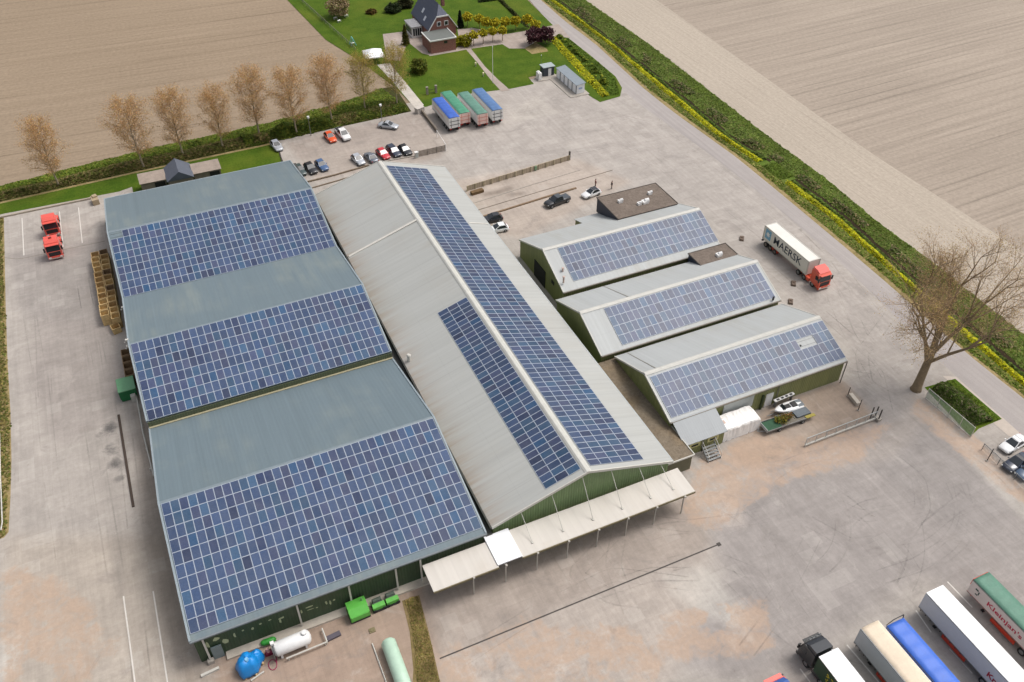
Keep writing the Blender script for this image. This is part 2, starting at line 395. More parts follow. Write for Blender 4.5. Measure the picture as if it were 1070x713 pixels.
def pave_mat(name, slab=2.0, groove=0.07, attr=True, col=None):
    mt, n, p = nodes(name); v = pos(n)
    if attr:
        a = N(n, 'ShaderNodeAttribute', attribute_name='tint').outputs['Color']
    else:
        a = mix(n, 0.0, col, col)
    sx = N(n, 'ShaderNodeSeparateXYZ'); L(n, v, sx.inputs[0])
    wob = math_(n, 'MULTIPLY', math_(n, 'SUBTRACT', noise(n, v, 0.7, 2), 0.5), 0.12)
    g = None; cell = []
    for ax in (0, 1):
        q = math_(n, 'DIVIDE', math_(n, 'ADD', sx.outputs[ax], wob), slab)
        cell.append(math_(n, 'FLOOR', q))
        fr = math_(n, 'ABSOLUTE', math_(n, 'SUBTRACT', math_(n, 'FRACT', q), 0.5))
        e = ramp(n, fr, 0.465, 0.497)
        g = e if g is None else math_(n, 'MAXIMUM', g, e)
    cv = N(n, 'ShaderNodeCombineXYZ'); L(n, cell[0], cv.inputs[0]); L(n, cell[1], cv.inputs[1])
    wn = N(n, 'ShaderNodeTexWhiteNoise', noise_dimensions='2D'); L(n, cv.outputs[0], wn.inputs['Vector'])
    worn = ramp(n, noise(n, v, 0.05, 4, 0.6), 0.40, 0.62)
    k = math_(n, 'SUBTRACT', ramp(n, wn.outputs['Value'], 0, 1, 0.978, 1.022), math_(n, 'MULTIPLY', math_(n, 'MULTIPLY', g, worn), groove))
    n1 = noise(n, v, 0.22, 7, 0.65, 0.6); n2 = noise(n, v, 1.6, 6, 0.75); n3 = noise(n, v, 9.0, 3, 0.7)
    k = math_(n, 'MULTIPLY', k, ramp(n, n1, 0.25, 0.75, 0.82, 1.13))
    k = math_(n, 'MULTIPLY', k, ramp(n, n2, 0.2, 0.8, 0.87, 1.13)); k = math_(n, 'MULTIPLY', k, ramp(n, n3, 0.2, 0.8, 0.93, 1.07))
    # faint long drive-over streaks in two directions
    s1 = noise(n, scalevec(n, v, (1.3, 0.03, 0)), 1.0, 5, 0.7, 0.3); s2 = noise(n, scalevec(n, v, (0.03, 1.1, 0)), 1.0, 5, 0.7, 0.3)
    k = math_(n, 'MULTIPLY', k, ramp(n, s1, 0.3, 0.72, 1.06, 0.89)); k = math_(n, 'MULTIPLY', k, ramp(n, s2, 0.35, 0.75, 1.03, 0.92))
    h = N(n, 'ShaderNodeVectorMath', operation='SCALE'); L(n, a, h.inputs[0]); L(n, k, h.inputs['Scale'])
    spots = ramp(n, noise(n, v, 0.9, 3, 0.5), 0.72, 0.78, 0, 0.4)
    c = mix(n, spots, h.outputs[0], S(112, 100, 90))
    # old repairs: odd slabs replaced by paler or darker ones
    c = mix(n, ramp(n, wn.outputs['Value'], 0.95, 0.955, 0, 0.13), c, S(206, 200, 192)); c = mix(n, ramp(n, wn.outputs['Value'], 0.045, 0.04, 0, 0.10), c, S(150, 140, 132))
    if attr:
        mk = N(n, 'ShaderNodeSeparateColor'); L(n, N(n, 'ShaderNodeAttribute', attribute_name='marks').outputs['Color'], mk.inputs[0])
        q1 = noise(n, v, 0.35, 8, 0.72, 1.2); q2 = noise(n, v, 1.7, 6, 0.75, 0.8)
        qq = math_(n, 'ADD', math_(n, 'MULTIPLY', q1, 0.7), math_(n, 'MULTIPLY', q2, 0.3))
        sf = ramp(n, math_(n, 'ADD', math_(n, 'MULTIPLY', mk.outputs[0], 0.62), math_(n, 'MULTIPLY', math_(n, 'SUBTRACT', qq, 0.5), 2.2)), 0.18, 0.52, 0.0, 0.72)
        sf = math_(n, 'MULTIPLY', sf, ramp(n, mk.outputs[0], 0.02, 0.25))
        sandc = mix(n, ramp(n, q2, 0.35, 0.65), S(200, 172, 149), S(180, 157, 138))
        c = mix(n, sf, c, sandc)
        tf = math_(n, 'MULTIPLY', math_(n, 'MULTIPLY', mk.outputs[1], ramp(n, q2, 0.3, 0.62, 0.25, 1.0)), 0.42); c = mix(n, tf, c, S(112, 106, 104))
        of = math_(n, 'MULTIPLY', ramp(n, math_(n, 'ADD', mk.outputs[2], math_(n, 'MULTIPLY', math_(n, 'SUBTRACT', qq, 0.5), 1.6)), 0.25, 0.7), ramp(n, mk.outputs[2], 0.02, 0.2, 0, 0.8)); c = mix(n, of, c, S(84, 82, 82))
        # scattered pale scour and grit
        sc2 = ramp(n, noise(n, scalevec(n, v, (1, 1, 0)), 0.16, 8, 0.75, 1.5), 0.56, 0.68, 0, 0.28); c = mix(n, sc2, c, S(206, 199, 190))
        sc3 = ramp(n, noise(n, scalevec(n, v, (1.0, 1.0, 0)), 0.11, 8, 0.72, 2.0), 0.56, 0.68, 0, 0.42); c = mix(n, sc3, c, S(136, 129, 124))
    L(n, c, p.inputs['Base Color']); p.inputs['Roughness'].default_value = 0.88; p.inputs['Specular IOR Level'].default_value = 0.2
    return mt
YARD = pave_mat('worn concrete slabs')

# far ground out to the horizon
b = MB(); b.poly([(-2500, -2500, -0.06), (2500, -2500, -0.06), (2500, 3500, -0.06), (-2500, 3500, -0.06)])
struct(b.build('ground', SOIL_L))

def yard_sheet():
    st = 0.32; xs = np.arange(-42, 140.5, st); ys = np.arange(-72, 117, st)
    X, Y = np.meshgrid(xs, ys); nx, ny = len(xs), len(ys)
    C = np.empty((ny, nx, 3)); MK = np.zeros((ny, nx, 3)); C[:] = S(182, 174, 166)
    def blur(m, k):
        for _ in range(k):
            m = (m+np.roll(m, 1, 0)+np.roll(m, -1, 0))/3; m = (m+np.roll(m, 1, 1)+np.roll(m, -1, 1))/3
        return m
    def put(mask, col, amt):
        nonlocal C
        a = np.clip(mask*amt, 0, 1)[..., None]; C = C*(1-a)+np.array(col)*a
    def zone(px, col, amt, soft=6, thr=None, sc=0.35, seed=1):
        q = inpoly(X, Y, [at(*t) for t in px]).astype(float)
        q = blur(q, soft)
        if thr is not None:
            bl = blotch(X, Y, sc, seed)*0.5+blotch(X, Y, sc*2.7, seed+5)*0.3+blotch(X, Y, sc*6, seed+9)*0.2
            q = q*np.clip((bl+q*0.25-thr)*7, 0, 1)
        if isinstance(col, int): MK[..., col] = np.maximum(MK[..., col], np.clip(q*amt, 0, 1))
        else: put(q, col, amt)
    def stroke(px, width, col, amt, soft=1, world=False):
        P = resample(px if world else [at(*t) for t in px], 0.2); q = np.zeros_like(X)
        ii = ((P[:, 0]-xs[0])/st); jj = ((P[:, 1]-ys[0])/st); r = int(width/st)+1
        for x, y in zip(ii, jj):
            i0, j0 = int(round(x)), int(round(y))
            for j in range(max(0, j0-r), min(ny, j0+r+1)):
                for i in range(max(0, i0-r), min(nx, i0+r+1)):
                    d = math.hypot(i-x, j-y)*st
                    q[j, i] = max(q[j, i], min(1, max(0, 1.3-d/(width*0.5))))
        q *= np.clip(0.65+0.6*blotch(X, Y, 0.6, len(px)), 0.15, 1)
        if isinstance(col, int): MK[..., col] = np.maximum(MK[..., col], blur(q, soft)*amt)
        else: put(blur(q, soft), col, amt)
    big = blotch(X, Y, 0.12, 3)
    put(np.clip(big, 0, 1), S(160, 153, 147), 0.6); put(np.clip(-big, 0, 1), S(190, 182, 173), 0.5)
    # large tonal areas
    zone([(500, 90), (660, 90), (820, 200), (960, 380), (930, 430), (760, 260), (640, 190), (480, 190)], S(182, 174, 167), 0.6, 12)
    zone([(800, 480), (900, 440), (960, 430), (1010, 470), (1090, 540), (1090, 660), (960, 600), (860, 680), (780, 720), (700, 690), (760, 600), (740, 560)], S(161, 154, 150), 0.85, 14)
    zone([(880, 400), (960, 420), (1000, 470), (1070, 530), (1000, 560), (900, 480)], S(158, 152, 148), 0.6, 10)
    zone([(10, 265), (100, 250), (120, 330), (90, 350), (20, 330)], S(158, 151, 146), 0.7, 10)
    zone([(40, 330), (120, 340), (135, 430), (60, 470), (30, 400)], S(163, 154, 148), 0.6, 10)
    zone([(0, 560), (180, 560), (210, 713), (220, 760), (0, 760)], S(188, 175, 160), 0.55, 12)
    zone([(140, 420), (170, 440), (205, 640), (235, 720), (190, 720), (150, 560)], S(160, 146, 132), 0.6, 6)
    zone([(230, 640), (440, 600), (470, 720), (220, 760)], S(168, 142, 122), 0.75, 6)
    zone([(440, 620), (725, 512), (742, 572), (460, 690)], S(166, 151, 139), 0.6, 5)
    zone([(455, 690), (742, 572), (700, 720), (450, 780)], S(187, 174, 163), 0.6, 8)
    zone([(300, 150), (440, 118), (468, 150), (460, 165), (330, 190)], S(176, 163, 152), 0.7, 4)
    zone([(305, 145), (440, 115), (460, 135), (310, 168)], S(166, 155, 147), 0.5, 5)
    zone([(470, 190), (600, 165), (660, 190), (545, 250), (500, 240)], S(190, 174, 160), 0.6, 6)
    # sand washed over the slabs
    sand = 0
    zone([(725, 480), (790, 455), (850, 455), (935, 440), (905, 478), (840, 500), (775, 520), (740, 512)], 0, 0.75, 5)
    zone([(725, 490), (850, 470), (830, 500), (780, 530), (745, 560), (712, 540)], sand, 0.7, 5, -0.25, 0.5, 2)
    zone([(690, 640), (800, 625), (815, 680), (740, 690), (680, 690)], sand, 0.75, 5, -0.05, 0.4, 3)
    zone([(540, 640), (620, 650), (700, 660), (690, 720), (520, 730)], sand, 0.7, 6, 0.06, 0.45, 4)
    zone([(455, 680), (560, 640), (620, 700), (520, 760), (440, 760)], sand, 0.6, 6, 0.0, 0.4, 8)
    zone([(0, 590), (60, 600), (110, 650), (90, 720), (0, 760)], 0, 0.75, 6, -0.02, 0.4, 6)
    zone([(60, 665), (130, 665), (120, 690), (60, 690)], 0, 0.6, 3, -0.2, 0.6, 7)
    zone([(955, 410), (1020, 455), (1070, 510), (1090, 540), (1050, 515), (985, 460), (950, 430)], 0, 0.7, 3)
    zone([(640, 370), (660, 440), (720, 480), (740, 500), (700, 490)], sand, 0.5, 3)
    zone([(760, 470), (800, 425), (880, 396), (905, 425), (915, 440), (840, 470), (780, 490)], S(168, 147, 128), 0.75, 3)
    stroke([(745, 500), (820, 480), (900, 452)], 0.7, S(150, 130, 114), 0.6, 1); stroke([(740, 488), (820, 466), (895, 440)], 0.8, S(146, 126, 108), 0.6, 1); stroke([(760, 490), (800, 478), (850, 468)], 0.6, S(150, 128, 110), 0.6, 1)
    # pale wear
    pale = S(208, 202, 193)
    zone([(0, 668), (22, 660), (20, 700), (0, 713)], pale, 0.8, 3)
    zone([(690, 600), (735, 590), (790, 650), (770, 660), (700, 620)], pale, 0.5, 4, -0.1, 0.5, 11)
    zone([(735, 515), (770, 520), (780, 550), (755, 550)], S(204, 192, 182), 0.6, 3)
    zone([(1000, 455), (1060, 510), (1090, 545), (1070, 545), (1010, 480)], S(205, 198, 188), 0.5, 2)
    zone([(800, 420), (905, 470), (1000, 380), (960, 450), (930, 480), (850, 500)], S(190, 178, 166), 0.3, 6)
    zone([(560, 100), (585, 118), (540, 128), (530, 120)], S(196, 188, 178), 0.5, 3)
    # oil and soot
    oil = S(86, 82, 80)
    for c, r in (((113, 448), 2.0), ((116, 470), 1.6), ((122, 486), 1.9), ((108, 452), 1.2), ((124, 500), 1.2)):
        g = at(*c); q = np.clip(1.2-np.hypot(X-g.x, (Y-g.y))/r, 0, 1)*np.clip(0.7+0.9*blotch(X, Y, 1.3, 5), 0, 1)
        MK[..., 2] = np.maximum(MK[..., 2], blur(q, 2)*0.95)
    stroke([(112, 500), (118, 560), (128, 640)], 1.0, S(142, 135, 129), 0.5, 2); stroke([(124, 505), (127, 570), (120, 640)], 0.8, S(142, 135, 129), 0.5, 2)
    stroke([(508, 203), (520, 201), (532, 197)], 1.8, S(104, 92, 80), 0.8, 1); stroke([(532, 204), (548, 202)], 1.2, S(110, 98, 86), 0.7, 1)
    # tyre arcs and turning scuffs
    rub = 1
    global ARCS; ARCS = []
    for arc in ([(996, 505), (1007, 530), (1003, 552), (990, 570), (960, 590), (920, 603)], [(1003, 505), (1012, 540), (1004, 565), (980, 585)],
                [(935, 480), (960, 500), (965, 530), (945, 560), (900, 580)], [(640, 560), (600, 600), (640, 625), (690, 630)],
                [(655, 520), (640, 590), (660, 640)], [(760, 600), (800, 640), (830, 600), (850, 560)], [(700, 590), (740, 580), (790, 600), (810, 640), (780, 680)],
                [(620, 620), (680, 600), (730, 600)], [(860, 520), (900, 540), (960, 530)], [(845, 545), (890, 570), (960, 560), (1010, 520)],
                [(590, 145), (640, 132), (660, 126)], [(560, 170), (640, 150), (760, 175), (840, 230)], [(690, 130), (780, 190), (860, 270), (930, 370)],
                [(700, 128), (792, 190), (872, 270), (945, 370)], [(880, 300), (900, 350), (930, 390), (940, 430)], [(870, 310), (885, 345), (915, 395)],
                [(930, 330), (900, 370), (905, 400), (940, 420)], [(520, 120), (600, 110), (680, 130)], [(545, 160), (620, 155), (680, 175)],
                [(570, 560), (640, 540), (720, 550), (800, 540)], [(480, 690), (560, 640), (640, 600), (720, 610)]):
        stroke(arc, 0.9, rub, 0.6, 1); ARCS.append([tuple(at(*t)[:2]) for t in arc])
    rr = np.random.default_rng(12)
    for k in range(16):                                  # swept turning circles of lorries
        cx, cy = at(rr.uniform(640, 1000), rr.uniform(480, 640))[:2]; R = rr.uniform(9, 20); a0 = rr.uniform(0, 6.28); a1 = a0+rr.uniform(0.5, 1.3)
        ARCS.append([(cx+R*math.cos(a), cy+R*math.sin(a)) for a in np.linspace(a0, a1, 14)])
    for k in range(22):                                  # straight runs up and down the long west yard and the road side
        if k < 12: x = rr.uniform(1, 13); y0 = rr.uniform(-30, 60)
        else: x = rr.uniform(112, 131); y0 = rr.uniform(-10, 70)
        ARCS.append([(x, y0), (x+rr.uniform(-1, 1), y0+rr.uniform(12, 30))]); stroke(ARCS[-1], 0.8, 1, 0.3, 1, True)
    V = np.c_[X.ravel(), Y.ravel(), np.zeros(nx*ny)]
    i = np.arange(nx*ny).reshape(ny, nx); F = np.c_[i[:-1, :-1].ravel(), i[:-1, 1:].ravel(), i[1:, 1:].ravel(), i[1:, :-1].ravel()]
    o = raw_mesh('yard', V, F, YARD, C.reshape(-1, 3)); struct(o)
    a = o.data.attributes.new('marks', 'FLOAT_COLOR', 'POINT'); a.data.foreach_set('color', np.hstack([MK.reshape(-1, 3), np.ones((nx*ny, 1))]).astype(np.float32).ravel())
yard_sheet()
def tyre_marks():
    mt, n, p = nodes('tyre rubber marks'); v = pos(n)
    p.inputs['Base Color'].default_value = (*S(104, 99, 97), 1); p.inputs['Roughness'].default_value = 0.9
    f = math_(n, 'MULTIPLY', ramp(n, noise(n, v, 0.16, 4, 0.6), 0.40, 0.70, 0.0, 0.26), ramp(n, noise(n, v, 3.0, 4, 0.75), 0.3, 0.65, 0.25, 1.0))
    tr = N(n, 'ShaderNodeBsdfTransparent'); ms = N(n, 'ShaderNodeMixShader'); L(n, f, ms.inputs[0]); L(n, tr.outputs[0], ms.inputs[1]); L(n, p.outputs[0], ms.inputs[2])
    L(n, ms.outputs[0], n.nodes['Material Output'].inputs['Surface'])
    b = MB(); r = random.Random(9); zi = 0
    for arc in ARCS:
        P = resample(arc, 0.5)
        if len(P) < 4: continue
        for _ in range(4): P[1:-1] = (P[:-2]+P[1:-1]*2+P[2:])/4
        T = np.gradient(P, axis=0); T /= np.linalg.norm(T, axis=1)[:, None]+1e-9; Nn = np.c_[-T[:, 1], T[:, 0]]
        for off in (-0.95, 0.95):
            wd = r.uniform(0.12, 0.24); zi += 1; z = 0.004+0.00003*zi
            A = P+Nn*(off-wd/2); B = P+Nn*(off+wd/2)
            for i in range(len(P)-1): b.poly([(*A[i], z), (*A[i+1], z), (*B[i+1], z), (*B[i], z)])
    struct(b.build('tyre_marks', mt))
tyre_marks()

# ---- fields
LF = [(-600, 80), (-3.3, 114.8), (24.4, 118.4), (48.8, 119.6), (65.8, 122.2), (79.6, 126.4), (80.4, 129.5), (78.8, 145.2), (75.0, 160), (72.6, 192), (66, 260), (60, 700), (-600, 700)]
sheet('field', LF, SOIL_L, 0.02)
VR = pts((567, 0), (624, 44), (675, 91), (728, 131), (789, 175), (854, 230), (908, 274), (962, 321), (1009, 365), (1069, 412))     # road side of the verge
YL = pts((574, 0), (634, 45), (690, 93), (745, 139), (792, 171), (868, 228), (925, 279), (975, 323), (1022, 364), (1069, 404))     # road side of the yellow strip
DL = pts((582, 0), (641, 45), (708, 98), (769, 148), (800, 166), (880, 226), (935, 276), (984, 319), (1032, 359), (1069, 391))     # ditch, road side
DR = pts((585, 0), (645, 45), (712, 98), (773, 148), (805, 166), (886, 226), (940, 275), (989, 317), (1037, 356), (1069, 386))     # ditch, far side
BR = pts((611, 0), (675, 44), (749, 101), (809, 148), (862, 186), (914, 230), (978, 277), (1036, 324), (1069, 348), (1085, 362))   # field side of the bank
def ext(P, x0, y0, x1, y1): return [(x0, y0)]+[(p[0], p[1]) for p in P]+[(x1, y1)]
VR = ext(VR, 147, 420, 134, -200); YL = ext(YL, 148.5, 420, 135.5, -200); DL = ext(DL, 150, 420, 137.5, -200)
DR = ext(DR, 151, 420, 138.3, -200); BR = ext(BR, 158, 420, 145, -200)
FB = [(180, 420), (169.5, 150), (166.5, 95), (164.3, 57), (164.5, 16), (160, -200)]
band('field', BR, FB, SOIL_H, 0.02); band('field', FB, [(900, 420), (900, -200)], SOIL_R, 0.02)
b_ = bpy.data.objects
band('verge', VR, YL, VERGE, 0.03); band('verge', YL, DL, VERGE, 0.03); band('ditch', DL, DR, DITCH, 0.025); band('verge', DR, BR, VERGE, 0.03)
kc0, kc1 = at(826, 190).y, at(797, 168).y
cA = [q for q in resample(DL, 1.0) if kc0 < q[1] < kc1]; cB = [q for q in resample(DR, 1.0) if kc0 < q[1] < kc1]
band('verge', cA, [(q[0]+0.4, q[1]) for q in cB], VERGE, 0.045)
# ---- road
def road_mat():
    mt, n, p = nodes('worn asphalt'); v = pos(n)
    sx = N(n, 'ShaderNodeSeparateXYZ'); L(n, v, sx.inputs[0])
    lane = noise(n, scalevec(n, v, (0.9, 0.012, 0)), 1.0, 4, 0.6); f = noise(n, v, 0.4, 6, 0.7); g = noise(n, v, 5, 3, 0.7)
    c = mix(n, ramp(n, lane, 0.3, 0.7), S(158, 151, 148), S(180, 172, 167)); c = mix(n, ramp(n, f, 0.45, 0.8, 0, 0.4), c, S(150, 142, 138))
    h = N(n, 'ShaderNodeVectorMath', operation='SCALE'); L(n, c, h.inputs[0]); L(n, ramp(n, g, 0.2, 0.8, 0.9, 1.1), h.inputs['Scale'])
    L(n, h.outputs[0], p.inputs['Base Color']); p.inputs['Roughness'].default_value = 0.85; return mt
ASPH = road_mat()
RL = [(137.5, 420)]+[tuple(at(*q)[:2]) for q in ((553, 0), (575, 25), (600, 48), (640, 86), (672, 112), (740, 160), (800, 207), (860, 258), (920, 315), (960, 356), (999, 394), (1047, 436), (1085, 470))]+[(128, -200)]
RR = [(145.6, 420)]+[tuple(at(*q)[:2]) for q in ((565, 0), (590, 22), (622, 46), (673, 93), (702, 116), (770, 165), (820, 206), (880, 256), (935, 303), (972, 336), (1006, 366), (1066, 414), (1100, 440))]+[(133.6, -200)]
band('road', RL, RR, ASPH, 0.012, 120)
band('road_shoulder', RR, VR, DRYV, 0.016, 120)
# pale concrete apron along the road south of the big tree
sheet('pavement', pts((985, 393), (999, 394), (1047, 436), (1085, 470), (1078, 476), (1040, 444)), M('pale apron concrete', S(196, 184, 172), 0.9, 0.1), 0.018)
# ---- greens around the north side
sheet('lawn', [(-3, 104.2), (18, 103.6), (20.5, 104.4), (20.5, 93), (50.3, 93), (50.2, 110.2), (38.7, 110.3), (21.5, 109.9), (-3, 108.6), (-60, 105), (-60, 98)], LAWN, 0.014)
sheet('path', [(-3, 108.3), (21.5, 109.6), (38.7, 110.0), (50, 110.2), (50, 110.9), (38.7, 110.7), (21.5, 110.3), (-3, 109.0), (-60, 105.4), (-60, 104.7)], DRYV, 0.024)
sheet('shrub_bed', [(-60, 105.3), (-3, 109.0), (21.5, 110.3), (38.7, 110.7), (50, 110.9), (52, 111.4), (66, 112.0), (82, 112.6), (82.6, 126.4), (79.8, 126.6), (65.8, 122.4), (48.8, 119.8), (24.4, 118.6), (-3.3, 115), (-60, 108)], BRUSHBED, 0.028)
G_S = [tuple(at(*q)[:2]) for q in ((445, 112), (484, 99), (533, 93), (558, 88), (552, 81), (572, 76), (585, 78))]
sheet('lawn', [(79.0, 145.2), (82.6, 126.4), (83.4, 113.6)]+G_S+[(121.5, 116), (132.4, 121), (133.2, 137), (135.6, 165), (137.6, 420), (63, 420), (66.3, 260), (72.8, 192), (75.2, 160)], LAWN, 0.034)
sheet('verge', pts((575, 36), (594, 40), (618, 59), (643, 80), (650, 92), (648, 101), (627, 107), (617, 101), (583, 72), (568, 50)), LAWN, 0.042)
DRIVE = pave_mat('driveway paving', 0.8, 0.12, False, S(178, 164, 154))
sheet('driveway', pts((583, 25), (596, 40), (577, 38), (560, 44), (548, 51), (532, 51), (525, 46.5), (490, 51.5), (478, 54), (449, 59), (447, 56), (480, 44), (478, 31), (493, 29.5), (504, 31.5), (529, 36), (552, 32), (577, 27)), DRIVE, 0.05)
sheet('path', pts((487, 52), (492, 51), (507, 70), (520, 83), (533, 94.5), (524, 96), (513, 84), (499, 66)), DRIVE, 0.046)
PATHW = pave_mat('white path slabs', 1.2, 0.16, False, S(206, 198, 188))
sheet('path', pts((394, 68), (407, 66), (425, 88), (443, 110), (436, 116), (414, 90)), PATHW, 0.046)
sheet('path', pts((400, 36), (424, 33), (440, 38), (449, 58), (441, 56), (426, 44), (418, 64), (404, 62)), DRIVE, 0.044)
# shoreline of dry ground on the far west of the yard
WV = [tuple(at(*q)[:2]) for q in ((4, 226), (5, 270), (6, 320), (8, 380), (11, 430), (12, 480), (11, 520), (9, 556), (4, 562))]
sheet('verge', WV+[(-42, WV[-1][1]), (-42, 104)], DRYV, 0.01)
# garden strip, weeds and the planted patch by the tree
sheet('verge', pts((966, 405), (998, 396), (1047, 438), (1023, 448), (1014, 456)), LAWN, 0.022)
sheet('verge', pts((420, 628), (438, 622), (448, 660), (460, 713), (470, 760), (428, 760), (432, 700), (428, 660)), grass_mat('weedy dirt', S(136, 118, 80), S(112, 102, 58), S(150, 128, 96), 0.8), 0.012)

# painted lines
PAINT = M('white road paint', S(222, 216, 208), 0.8, 0.12, 2.0)
def line(px, wd, z=0.006):
    P = resample([at(*q) for q in px], 1.0); b = MB()
    for i in range(len(P)-1):
        d = P[i+1]-P[i]; d = d/np.linalg.norm(d); nrm = np.array([-d[1], d[0]])*wd/2
        b.poly([(*(P[i]-nrm), z), (*(P[i]+nrm), z), (*(P[i+1]+nrm), z), (*(P[i+1]-nrm), z)][::-1])
    return struct(b.build('road_marking', PAINT))
for q in ([(129, 623), (141, 713), (146, 750)], [(160, 618), (175, 713), (181, 750)], [(23, 228), (25, 267)], [(82, 217), (86, 254)], [(62, 221), (66, 258)],
          [(957, 638), (973, 661)], [(990, 608), (1016, 635)], [(885, 674), (920, 715)], [(836, 699), (848, 715)], [(1043, 672), (1060, 690)], [(992, 678), (1016, 704)]):
    line(q, 0.16)
line([(0, 269), (20, 271), (110, 252)], 0.12).data.materials[0] = CONCD
# slot drain in the front yard, drive-over kerb in the west yard
b = MB(); b.box((0, 0, 0.01), (37.5, 0.17, 0.02)); b.box((18.75, 0, 0.02), (0.5, 0.5, 0.04)); d = b.build('drain', M('iron grating', S(76, 70, 66), 0.8), None, (59.0, -14.8, 0)); struct(d)
b = MB(); b.box((0, 0, 0.07), (0.32, 18.2, 0.14)); struct(b.build('kerb', M('dark wet timber', S(74, 62, 54), 0.9), None, (11.45, 30.6, 0)))

# ================================================================== BUILDINGS
def slope_sheet(mb, x0, x1, ya, za, yb, zb, th=0.10, mat=0):
    """roof slab between two eave/ridge lines running along x"""
    mb.prism([(ya, za), (yb, zb), (yb, zb-th), (ya, za-th)], 0, x0, x1, mat)
def slope_sheet_y(mb, y0, y1, xa, za, xb, zb, th=0.10, mat=0):
    mb.prism([(xa, za), (xb, zb), (xb, zb-th), (xa, za-th)], 1, y0, y1, mat)
class FrameBox: pass

# ---------------- solar arrays
PANELMAT = None
def solar_mats():
    mt, n, p = nodes('blue solar cells')
    a = N(n, 'ShaderNodeAttribute', attribute_name='tint').outputs['Color']
    v = pos(n)
    k = math_(n, 'MULTIPLY', ramp(n, noise(n, v, 7.0, 3, 0.8), 0.25, 0.75, 0.72, 1.3), ramp(n, noise(n, v, 0.25, 4), 0.3, 0.7, 0.92, 1.1))
    h = N(n, 'ShaderNodeVectorMath', operation='SCALE'); L(n, a, h.inputs[0]); L(n, k, h.inputs['Scale'])
    dust = ramp(n, noise(n, v, 0.6, 5, 0.7), 0.35, 0.8, 0.0, 0.16)
    L(n, mix(n, dust, h.outputs[0], S(150, 148, 150)), p.inputs['Base Color'])
    p.inputs['Roughness'].default_value = 0.34; p.inputs['Specular IOR Level'].default_value = 0.22
    return [mt, M('anodised panel frame', S(186, 195, 208), 0.45, 0.04)]
SOLAR = solar_mats()
def panel_geo(mb, O, u, v, n, pw, ph, fr=0.036):
    """one framed module: O corner, u along, v down the slope, n normal"""
    def q(a, b, h): return O+u*a+v*b+n*h
    c = [(0, 0), (pw, 0), (pw, ph), (0, ph)]; i = [(fr, fr), (pw-fr, fr), (pw-fr, ph-fr), (fr, ph-fr)]
    for k in range(4):
        j = (k+1) % 4
        mb.poly([q(*c[k], .10), q(*i[k], .10), q(*i[j], .10), q(*c[j], .10)], 1)
        mb.poly([q(*c[k], .06), q(*c[k], .10), q(*c[j], .10), q(*c[j], .06)], 1)
    mb.poly([q(*i[k], .094) for k in (0, 3, 2, 1)], 0)
def panel_tint(dark):
    r = random.random()
    base = (64, 82, 114)
    if r < 0.07: base = (54, 66, 96)
    elif r < 0.105: base = (52, 86, 122)
    elif r < 0.25: base = (70, 80, 110)
    elif r < 0.42: base = (62, 90, 120)
    f = random.uniform(0.92, 1.08)*dark
    c = S(*[min(255, q*f) for q in base]); return c
def solar_array(label, O, udir, vdir, cols, rows, pw, ph, gap, skip=(), dark=1.0, keep=100):
    O = Vector(O); u = Vector(udir).normalized(); v = Vector(vdir).normalized(); n = u.cross(v)
    if n.z < 0: n = -n
    root = thing('solar_array', label, 'solar panels', O, 0, 'solar arrays on the roofs')
    cells = []
    for i in range(cols):
        for j in range(rows):
            if (i, j) in skip: continue
            o = u*(i*(pw+gap))+v*(j*(ph+gap))
            cells.append(((O+o-CAM).length, o))
    cells.sort(key=lambda q: q[0])
    ind = cells if len(cells) <= keep else cells[:keep]
    rest = cells[len(ind):]
    for d, o in ind:
        mb = MB(); mb.tint = panel_tint(dark); panel_geo(mb, Vector((0, 0, 0)), u, v, n, pw, ph)
        mb.build('solar_panel', SOLAR, root, o)
    if rest:
        mb = MB()
        for d, o in rest:
            mb.tint = panel_tint(dark); panel_geo(mb, o, u, v, n, pw, ph)
        stuff(mb.build('solar_panel', SOLAR, root))
    # mounting rails under the modules
    mb = MB()
    Wd = cols*(pw+gap)
    for j in range(rows):
        for t in (0.25, 0.75):
            c = u*(Wd/2)+v*(j*(ph+gap)+ph*t)+n*0.035
            a = c-u*(Wd/2); e = c+u*(Wd/2); mb.cyl(a, e, 0.022, 0.022, 4)
    mb.build('mounting_rail', STEEL, root)
    return root

# ---------------- three-bay storage building on the left
WX0, WX1 = 15.59, 50.38
PROF = [(93.6, 4.6), (74.95, 8.75), (60.0, 5.6), (43.96, 8.67), (30.95, 5.24), (30.9, 4.05), (12.56, 8.85), (-4.67, 5.14)]
wh = thing('warehouse', 'long dark green warehouse with three blue grey ridged roofs covered in solar panels', 'warehouse', (33, 44, 0))
def rel(mb, name, mats, root, loc):
    o = mb.build(name, mats, root); o.matrix_parent_inverse = Matrix.Translation(-Vector(loc)); return o
def part(mb, name, mats, root):
    """geometry given in world space, parented to the thing"""
    l = Vector(root.location); c, s_ = math.cos(-root.rotation_euler.z), math.sin(-root.rotation_euler.z)
    mb.v = [(((x-l.x)*c-(y-l.y)*s_), ((x-l.x)*s_+(y-l.y)*c), z-l.z) for x, y, z in mb.v]
    return mb.build(name, mats, root)
ix0, ix1 = WX0+0.28, WX1-0.2
gab = [(93.3, 0), (93.3, 4.5)]+[(y, z-0.14) for y, z in PROF[1:4]]+[(31.2, 5.1), (30.8, 3.95), (12.56, 8.7), (-4.25, 5.02), (-4.25, 0)]
mb = MB()
for x in (ix0, ix1): mb.poly([(x, y, z) for y, z in gab])
mb.poly([(ix0, 93.3, 0), (ix1, 93.3, 0), (ix1, 93.3, 4.5), (ix0, 93.3, 4.5)])
